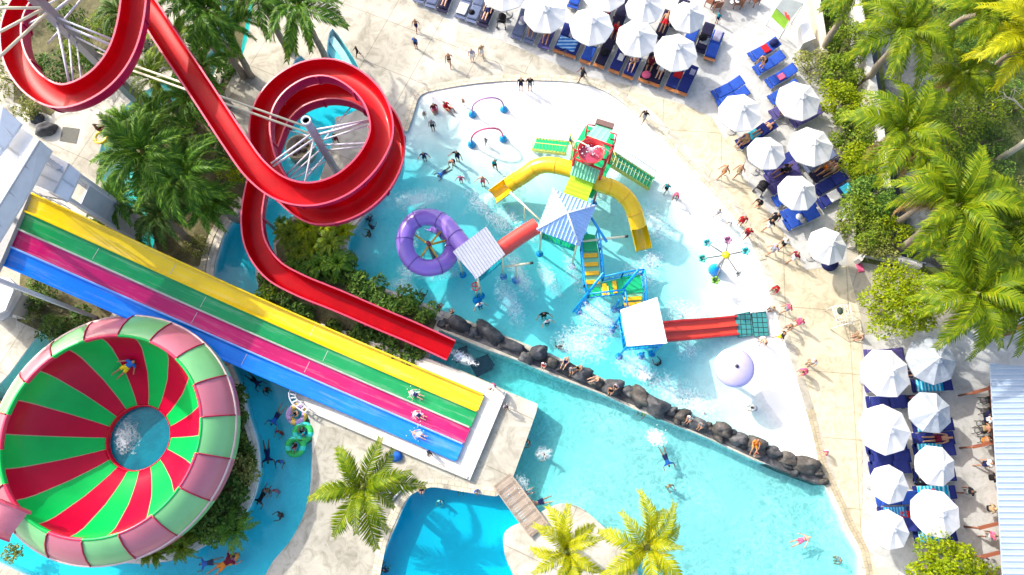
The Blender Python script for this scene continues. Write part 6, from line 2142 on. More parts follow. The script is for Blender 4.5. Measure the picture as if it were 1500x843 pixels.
BL = [(672, 474, 1.15, .72, -18, .75, 'broad black boulder second from the upper left end of the rock wall', 0), (694, 487, .5, .45, 0, .5, 'small dark boulder between the two broadest black ones', 0), (717, 486, 1.3, .62, -38, .8, 'longest smooth black boulder near the upper left of the rock wall', 0), (748, 506, 1.35, .5, -24, .55, 'low flat black boulder left of the tall rounded one', 0),
      (789, 517, .72, .62, -10, .95, 'tall rounded black boulder standing out of the rock wall', 0), (771, 524, .55, .4, -25, .5, 'grey boulder in front of the tall rounded black one', 1), (808, 531, .6, .5, -20, .6, 'boulder with a bather in white next to the tall rounded one', 1), (832, 540, .9, .5, -25, .5, 'boulder under the man sunning on the rock wall', 0), (852, 548, .7, .5, -20, .6, 'pale boulder between two pairs of seated bathers', 1),
      (874, 560, .7, .45, -25, .5, 'boulder under the pale bather lying sideways', 0), (898, 567, .75, .6, -15, .65, 'grey boulder under the dark haired bather', 1), (921, 573, .55, .5, -40, .7, 'rough grey boulder at the start of the tall grey group', 1), (938, 580, 1.0, .65, -35, 1.0, 'largest rough grey boulder of the rock wall', 1), (962, 595, .95, .7, -30, .9, 'rounded grey boulder right of the largest grey one', 1), (985, 603, .5, .4, 0, .6, 'small mossy boulder in the middle of the rock wall', 1),
      (1001, 609, .65, .5, -20, .6, 'dark boulder beside a bather in a white top', 0), (1023, 621, .65, .45, -30, .55, 'dark boulder left of the pale topped one', 0), (1038, 626, .42, .38, 0, .5, 'small dark boulder squeezed left of the pale topped one', 0), (1058, 630, .7, .52, -20, .8, 'pale topped round boulder right of the mid wall', 1), (1082, 643, .6, .45, -20, .6, 'grey boulder left of the orange dressed bather', 1), (1074, 633, .3, .28, 0, .5, 'smallest dark round boulder behind the pale topped one', 0),
      (1110, 651, .78, .55, -25, .65, 'boulder carrying the bather in orange', 1), (1134, 662, .6, .5, -15, .75, 'third round boulder from the lower right end', 0), (1156, 673, .62, .5, -10, .75, 'second round boulder from the lower right end', 0), (1182, 681, .85, .6, -20, .8, 'wide striped grey boulder close to the lower right end', 1), (1200, 692, .4, .36, 0, .6, 'small end boulder touching the promenade kerb', 0),
      (660, 471, .26, .22, 0, .3, 'pale pebble sized rock at the wall start, upper', 1), (657, 479, .25, .22, 0, .28, 'pale pebble sized rock at the wall start, lower', 1), (685, 488, .28, .2, 0, .3, 'small pale stone below the broad black boulder', 1), (734, 507, .25, .2, 0, .3, 'small pale stone below the low flat boulder', 1), (700, 492, .3, .26, 0, .3, 'round grey stone below the longest black boulder', 1)]
for i, a in enumerate(BL):
    boulder(*a[:6], a[6], (M_ROCK3 if i % 3 == 0 else M_ROCK2) if a[7] else (M_ROCK if a[0] < 850 else (M_ROCK2, M_ROCK3)[i % 2]), None, i)
_r = random.Random(5)
for i in range(26):
    t = i / 25
    q = lp[int(t * (len(lp) - 1))]
    x, y = Q(q)
    boulder(x + _r.uniform(-5, 5), y + _r.uniform(-7, 2), _r.uniform(.28, .5), _r.uniform(.22, .36), _r.uniform(-40, 20), .34, 'small rough rock wedged along the foot of the rock wall', (M_ROCK, M_ROCK3, M_ROCK)[i % 3], 'small rocks wedged along the rock wall', i)
# round rock bed inside the right loop
rb_ = P(441, 221, -.4)
pl_ = thing('rock_planter', 'round planter of brown rocks standing in the river inside the right red loop', 'planter', V((rb_.x, rb_.y, 0)))
MB().lathe([(.78, -1.0), (.78, .12), (.66, .12), (.66, 0), (0, 0)], V((rb_.x, rb_.y, 0)), 24).build('ring_wall', paint('planter_wall', (.35, .3, .2), .8), pl_)
for i in range(9):
    a = i * 2.4; d = .5 * (i / 9) ** .5
    boulder(*Q(V((rb_.x + d * math.cos(a), rb_.y + d * math.sin(a), .06))), .2, .16, i * 40, .16, 'brown rock filling the round planter in the river', paint('brown_rock', (.09, .06, .045), .8, .4, 4), 'rocks in the round planter', i)
boulder(66, 188, 1.0, .7, 30, .7, 'grey boulder on the paving below the left red loop', M_ROCK2, 'boulders beside the left paving')
boulder(52, 172, .7, .6, 0, .6, 'dark boulder beside the plants below the left red loop', M_ROCK, 'boulders beside the left paving')

# ================================================================ GREENERY
# upper left palms
palm(440, 14, 5.2, 2.7, 'date palm over the stepped pool at the top left', 'date', 'date', 24, None, 3, hi=58, lo=-40)
palm(378, -12, 5.0, 2.6, 'date palm at the top edge left of the one over the stepped pool', 'date', 'date', 20, None, 5)
palm(300, 18, 5.5, 2.5, 'tall dark date palm at the top edge behind the red flume', 'date', 'date', 22, None, 6, hi=55, lo=-50)
palm(262, -4, 6.0, 2.3, 'date palm at the top edge right of the left loop', 'date', 'date', 18, None, 8)
palm(300, 98, 3.6, 1.9, 'feathery date palm right of the red flume, beside the pale kerb', 'date', 'date', 20, None, 9)
palm(226, 118, 3.4, 1.8, 'bushy date palm left of the red flume, under the cream tie pipes', 'date', 'bush', 20, None, 10)
palm(214, 228, 4.6, 3.0, 'largest date palm in the grove, beside the teal river arm', 'date', 'date', 28, None, 11, hi=60, lo=-36)
palm(272, 258, 4.0, 2.7, 'date palm in the grove above the yellow lane', 'date', 'date', 26, None, 12, hi=60, lo=-36)
palm(238, 318, 2.6, 1.8, 'low date palm close to the yellow lane edge', 'date', 'dark', 20, None, 13)
palm(172, 298, 2.8, 1.7, 'small date palm beside the slide tower wall', 'date', 'date', 18, None, 14)
palm(180, 24, 3.2, 1.7, 'date palm between the left loop and the top edge', 'date', 'dark', 18, None, 15)
shrub(95, 30, 1.0, 1.2, 'low dark bush behind the left loop pole', 'dark', 700, .18)
shrub(130, 85, 1.0, .9, 'small bush under the struts of the left loop', 'hedge', 500, .18)
shrub(205, 60, 1.1, 1.0, 'bush right of the left loop', 'dark', 600, .18)
shrub(342, 252, 1.6, .95, 'yellow green bush under the straight red flume', 'lime', 700, .17)
shrub(318, 216, 1.2, .8, 'dark bush at the grove edge under the straight red flume', 'dark', 500, .17)
shrub(70, 108, 1.7, 1.5, 'dense dark bush inside the left red loop', 'dark', 1100, .2)
shrub(110, 70, 1.4, 1.2, 'leafy green bush inside the left red loop near its pole', 'bush', 800, .18)
shrub(150, 108, 1.3, 1.1, 'dark green bush inside the left loop on its right side', 'dark', 800, .18)
shrub(150, 40, 1.6, 1.0, 'pale green bush at the top inside the left loop', 'bush', 600, .18)
shrub(40, 160, 1.1, .9, 'olive bush beside the tower roof', 'olive', 600, .16)
shrub(10, 110, 1.3, 1.5, 'olive yellow bush left of the left loop', 'olive', 800, .18)
shrub(20, 20, 1.2, 1.1, 'dark bush at the top left corner', 'dark', 500, .18)
shrub(146, 322, 1.1, .8, 'dark bush at the foot of the tower wall', 'dark', 500, .17)
shrub(196, 352, 1.0, .7, 'small dark bush by the teal river under the yellow lane', 'dark', 400, .17)
shrub(290, 362, .9, .8, 'low brownish bush on the river bank above the yellow lane', 'olive', 400, .15)
shrub(54, 432, 1.4, .9, 'dark bush below the blue lane beside the small hut', 'dark', 700, .18)
shrub(40, 458, 1.0, .7, 'olive bush beside the small hut', 'olive', 400, .16)
shrub(78, 482, 1.3, .85, 'dark bush between the blue lane and the bowl', 'dark', 600, .2)
shrub(116, 468, 1.1, .7, 'small dark bush at the top of the bowl', 'dark', 400, .2)
palm(336, 44, 4.2, 1.9, 'date palm leaning over the teal river at the top', 'date', 'date', 20, None, 41)
palm(282, 150, 3.0, 1.8, 'date palm close to the middle of the straight red flume', 'date', 'date', 20, None, 42)
palm(196, 186, 3.0, 1.7, 'date palm at the upper end of the grove by the teal river', 'date', 'date', 20, None, 43)
palm(262, 60, 3.2, 1.8, 'date palm behind the straight red flume near the top', 'date', 'bush', 20, None, 44)
shrub(250, 180, 1.2, 1.4, 'dark undergrowth bush in the middle of the grove', 'dark', 900, .2)
shrub(230, 290, 1.0, 1.5, 'dark undergrowth bush below the largest date palm', 'dark', 900, .2)
shrub(290, 130, 1.0, 1.2, 'dark undergrowth bush beside the straight red flume', 'dark', 700, .2)
shrub(330, 100, 1.0, .9, 'dark fern like bush at the pale kerb of the grove', 'dark', 500, .2)
shrub(300, 55, 1.2, 1.2, 'dark bush between the palm trunks at the top', 'dark', 700, .2)
shrub(262, 225, 1.1, 1.3, 'green bush in the heart of the grove', 'hedge', 800, .2)
shrub(305, 300, 1.0, 1.1, 'green bush at the lower right of the grove', 'hedge', 700, .2)
shrub(198, 262, 1.0, 1.1, 'dark bush on the teal river bank', 'dark', 600, .2)
palm(310, 300, 2.6, 1.7, 'low date palm at the lower right of the grove', 'date', 'date', 20, None, 51)
palm(230, 178, 3.2, 1.9, 'date palm at the top of the grove beside the pole foot', 'date', 'date', 22, None, 52)
# planter under the right loop
for i, (x, y, h, r, lf, lab) in enumerate(((424, 345, 1.0, 1.0, 'bush', 'yellow green cycad left in the planter below the right loop'), (452, 333, 1.1, 1.0, 'lime', 'bright cycad at the top of the planter below the right loop'), (478, 330, 1.0, .95, 'lime', 'lime cycad close under the right loop'), (460, 362, .9, .85, 'coco', 'round cycad in the middle of the planter below the right loop'), (440, 372, .8, .8, 'bush', 'green cycad on the planter side facing the red flume'), (484, 358, 1.0, 1.0, 'bush', 'cycad right of the round one in the planter'), (468, 390, .9, .95, 'date', 'dark cycad in the lower part of the planter'), (496, 385, .9, 1.0, 'date', 'dark cycad by the pool kerb'), (504, 340, .8, .7, 'lime', 'narrow lime cycad by the curved pool kerb'), (412, 328, .6, .5, 'date', 'small spiky cycad standing at the river edge'), (432, 396, .9, .85, 'date', 'dark cycad just above the red run-out'))):
    rosette(x, y, h, r, lab, lf, 18)
hedge([(500, 372), (506, 400), (530, 424), (560, 440), (595, 452), (622, 466)], 'long dark green hedge between the red run-out and the pool kerb', 1.5, .95, 'hedge', 170, .26)
hedge([(480, 402), (508, 418), (535, 436), (560, 448)], 'inner row of dark hedge right above the red run-out', 1.2, .8, 'dark', 150, .26)
hedge([(392, 402), (402, 432), (428, 452), (470, 472), (520, 488), (566, 505), (605, 518)], 'dark hedge between the red run-out and the yellow lane', 1.15, .7, 'dark', 150, .24)
shrub(392, 428, .9, .6, 'pale green bush at the river end of the lower hedge', 'bush', 350, .18)
# around the bowl
hedge([(350, 578), (360, 612), (363, 650), (362, 690)], 'flowering dark hedge between the bowl and the river bank', .9, .8, 'dark', 120, .22)
shrub(353, 688, 1.5, .95, 'bright olive bush on the river bank right of the bowl', 'olive', 800, .17)
shrub(338, 722, 1.6, 1.0, 'dark leafy bush below the bright olive one', 'dark', 800, .24)
shrub(330, 756, 1.5, 1.0, 'dark leafy bush at the lower right of the bowl', 'dark', 800, .26)
shrub(305, 776, 1.3, .9, 'mid green bush under the lower right bowl rim', 'hedge', 700, .24)
rosette(268, 800, .9, .9, 'spiky cycad under the bowl near the river bank', 'bush', 16)
rosette(228, 806, .8, .9, 'yellow green cycad at the bottom of the bowl', 'coco', 16)
rosette(345, 775, .9, 1.1, 'large leafed cycad leaning over the river', 'date', 14, None, 'coco')
shrub(18, 812, .6, .55, 'small flowering bush in the bottom left corner', 'olive', 260, .15)
# lone palms
palm(534, 714, 2.9, 2.75, 'yellow green coconut palm on the grey deck between the river and the blue pool', 'coco', 'coco', 13, (552, 709), 21, hi=58, lo=-30, nuts=True)
palm(828, 808, 4.0, 1.95, 'golden coconut palm on the round island by the footbridge', 'coco', 'gold', 12, (826, 790), 24, hi=70, lo=-18)
palm(946, 800, 4.2, 2.2, 'golden coconut palm leaning over the bathing pool at the bottom', 'coco', 'gold', 12, (926, 826), 27, hi=70, lo=-22)
# jungle on the right
for i, a in enumerate([
    (1322, 52, 6.5, 2.9, 'coconut palm at the top right with its trunk crossing the dark channel', 'coco', 17, (1262, 126)), (1322, 196, 6.0, 2.9, 'wide coconut palm between the path and the bare tree', 'coco', 18, (1300, 240)), (1440, 22, 6.5, 2.9, 'coconut palm beyond the leaning trunk near the top right', 'coco', 14, (1380, 50)), (1503, 66, 7.0, 3.3, 'yellowing coconut palm at the right edge with a leaning trunk', 'gold', 15, (1432, 118)),
    (1396, 306, 6.2, 3.3, 'broad coconut palm with two leaning trunks beneath it', 'coco', 18, (1312, 368)), (1424, 434, 5.4, 3.1, 'coconut palm behind the lime tree, its shadow on the paving', 'coco', 18, (1400, 450)), (1480, 330, 5.6, 2.8, 'coconut palm at the right edge below the bare tree', 'coco', 15, None), (1250, -6, 4.8, 2.0, 'coconut palm at the top edge by the garden wall', 'coco', 13, None), (1410, 112, 4.2, 2.0, 'small coconut palm in the middle of the jungle', 'coco', 14, None), (1490, 440, 4.8, 2.4, 'coconut palm at the right edge above the timber stand', 'coco', 14, None)]):
    palm(a[0], a[1], a[2], a[3], a[4], 'coco', a[5], a[6] + 1, a[7], 30 + i, hi=66, lo=-26, dead=4 if i in (1, 4, 8) else 0)
tr2 = thing('fallen_palm', 'bare pale leaning trunk beside the dark channel', 'dead palm', P(1296, 336))
MB().tube([P(1296, 336, 0), P(1320, 322, 1.6), P(1352, 300, 3.4)], [.18, .16, .13], 9).build('trunk', M_TRUNK, tr2)
for i, (x, y, h, r, lf, n, lab) in enumerate(((1240, 62, 2.0, 1.5, 'bush', 1300, 'feathery green bush at the top of the terrace hedge'), (1228, 108, 1.8, 1.2, 'bush', 1000, 'pale feathery bush second in the terrace hedge'), (1188, 96, 1.3, 1.1, 'olive', 500, 'sparse white flowering bush on the terrace'), (1234, 150, 2.0, 1.3, 'lime', 1200, 'yellow green feathery bush beside the white parasol with the yellow towel'), (1246, 196, 2.0, 1.35, 'bush', 1200, 'feathery bush hanging over a terrace parasol'), (1262, 240, 1.9, 1.2, 'lime', 1000, 'pale bush beside the dark channel'), (1272, 284, 2.0, 1.3, 'hedge', 1100, 'mid green bush right of the empty navy lounger'), (1270, 328, 1.9, 1.5, 'bush', 1200, 'broad yellow green bush at the lower end of the terrace hedge'), (1310, 338, 1.8, .9, 'lime', 700, 'round bush between the two pale leaning trunks'), (1284, 360, 1.5, 1.1, 'olive', 800, 'lowest bush of the terrace hedge by the white wall'), (1222, 14, 1.5, .9, 'hedge', 600, 'dark bush behind the garden wall at the top'),
                                               (1370, 215, 1.6, 1.5, 'bush', 900, 'jungle bush beside the asphalt path'), (1440, 250, 2.0, 1.8, 'hedge', 1000, 'dark jungle bush under the broad palm'), (1395, 60, 1.6, 1.6, 'hedge', 900, 'jungle bush under the leaning trunk'), (1470, 20, 1.3, 1.8, 'lime', 1000, 'bright green undergrowth bush at the top right corner'), (1450, 150, 1.8, 1.7, 'bush', 900, 'jungle bush left of the bare tree'), (1500, 150, 1.8, 1.6, 'hedge', 900, 'dark bush at the right edge above the bare tree'), (1370, 140, 1.5, 1.4, 'hedge', 800, 'dark bush in the jungle right of the asphalt path'), (1460, 380, 1.8, 1.7, 'bush', 900, 'jungle bush between the lower palms'), (1500, 400, 1.8, 1.6, 'hedge', 900, 'dark bush at the right edge among the lower palms'), (1400, 370, 1.6, 1.3, 'olive', 700, 'olive bush above the lime tree'), (1478, 290, 1.8, 1.5, 'olive', 800, 'olive bush below the bare tree'), (1405, 180, 1.7, 1.7, 'bush', 1000, 'jungle bush between the path palm and the bare tree'), (1385, 262, 1.5, 1.5, 'hedge', 900, 'dark bush close above the broad palm'), (1440, 90, 1.6, 1.6, 'hedge', 900, 'dark jungle bush below the yellowing palm'), (1495, 330, 1.6, 1.5, 'bush', 800, 'green bush at the right edge between lower palms'), (1425, 330, 1.6, 1.4, 'hedge', 800, 'dark bush right of the broad palm'), (1450, 205, 1.2, 1.5, 'dark', 700, 'dark undergrowth bush below the bare branches'))):
    shrub(x, y, h, r * 1.08, lab, lf, int(n * (2.1 if x < 1300 else 1.3)), .16)
hedge([(1345, -30), (1375, 10), (1400, 30), (1440, 60), (1500, 90)], 'tangled undergrowth at the top right corner', 2.2, .7, 'hedge', 110, .22)
def tree(px, py, h, rad, lab, leaf, n=5200, size=.17):
    c = P(px, py, h * .62)
    b = V((c.x, c.y, 0))
    root = thing('broadleaf_tree', lab, 'tree', b)
    mb = MB()
    for k in range(22):
        a = k * 2.4; d = rad * .82 * (k / 22) ** .5
        z = h * (.82 - .34 * (d / rad) ** 2) + rnd.uniform(-.2, .2)
        r_ = rad * rnd.uniform(.22, .36)
        leaf_cloud(mb, b + V((d * math.cos(a), d * math.sin(a), z)), (r_, r_, r_ * .8), n // 22, size, .45)
    mb.build('crown', LEAF[leaf], root)
    tr = MB()
    tr.tube([b + V((0, 0, -.1)), b + V((.1, 0, h * .3)), b + V((0, .1, h * .55))], [.22, .17, .1], 9)
    tr.build('trunk', M_BARK, root)
    for k in range(6):
        a = k * 1.05
        MB().tube([b + V((0, 0, h * .35)), b + V((rad * .35 * math.cos(a), rad * .35 * math.sin(a), h * .6)), b + V((rad * .7 * math.cos(a), rad * .7 * math.sin(a), h * .72))], [.09, .06, .02], 6).build('limb', M_BARK, root)
tree(1318, 442, 3.6, 2.15, 'round lime green tree at the edge of the promenade', 'lime', 6500, .16)
tree(1381, 838, 3.0, 1.9, 'lime green tree cut off by the bottom edge beside the tilted parasol', 'lime', 4500, .17)
shrub(1444, 842, 1.0, .6, 'small lime bush at the bottom edge beside the bar', 'lime', 300, .15)
# bare tree
bt = thing('bare_tree', 'tree with pale bare twisting branches and few leaves at the right edge', 'tree', P(1450, 242))
twm = MB()
def branch(p, d, L, r, depth, mb):
    pts = [p]
    for i in range(4):
        d = (d + V((rnd.gauss(0, .28), rnd.gauss(0, .28), rnd.gauss(0.02, .16)))).normalized()
        pts.append(pts[-1] + d * L / 4)
    mb.tube(pts, [r * (1 - .12 * i) for i in range(5)], 5)
    if depth:
        for k in range(3):
            q = pts[2 + k % 3]
            dd = (d + V((rnd.gauss(0, .75), rnd.gauss(0, .75), rnd.gauss(.1, .3)))).normalized()
            branch(q, dd, L * rnd.uniform(.6, .8), r * .6, depth - 1, mb)
    else:
        ends.append(pts[-1])
ends = []
b0 = P(1450, 242, 0)
MB().tube([b0 - V((0, 0, .1)), b0 + V((.1, 0, 2.2)), b0 + V((0, .1, 4.3))], [.2, .16, .12], 8).build('trunk', M_TWIG, bt)
for k in range(5):
    a = k * 1.2566 + .3
    lm = MB()
    branch(b0 + V((0, .1, 4.2)), V((math.cos(a), math.sin(a), .55)).normalized(), 1.9, .06, 3, lm)
    lm.build('limb', M_TWIG, bt)
lf_ = MB()
for e in ends[::4]:
    leaf_cloud(lf_, e, (.32, .32, .2), 26, .17)
lf_.build('crown', LEAF['lime'], bt)

# ================================================================ PEOPLE
def pp_(px, py, where, pose, face, top, bot, label, skin=1, sc=1.0, hair='k'):
    z = 0.0
    if where == 'k':
        g_ = P(px, py, 0)
        z = kids_z(g_) + .0
        if pose == 'sit':
            z += .05
    elif where == 'f':
        z = -.30
    elif where == 's':
        z = -.26
    elif isinstance(where, (int, float)):
        z = where
    k_ = .56 if pose in ('sit', 'recline') and isinstance(where, float) and where < .6 else .76 if where in ('s', 'f') else .78
    return person(P(px, py, z), pose, face, top, bot, label, skin, sc * k_, hair)

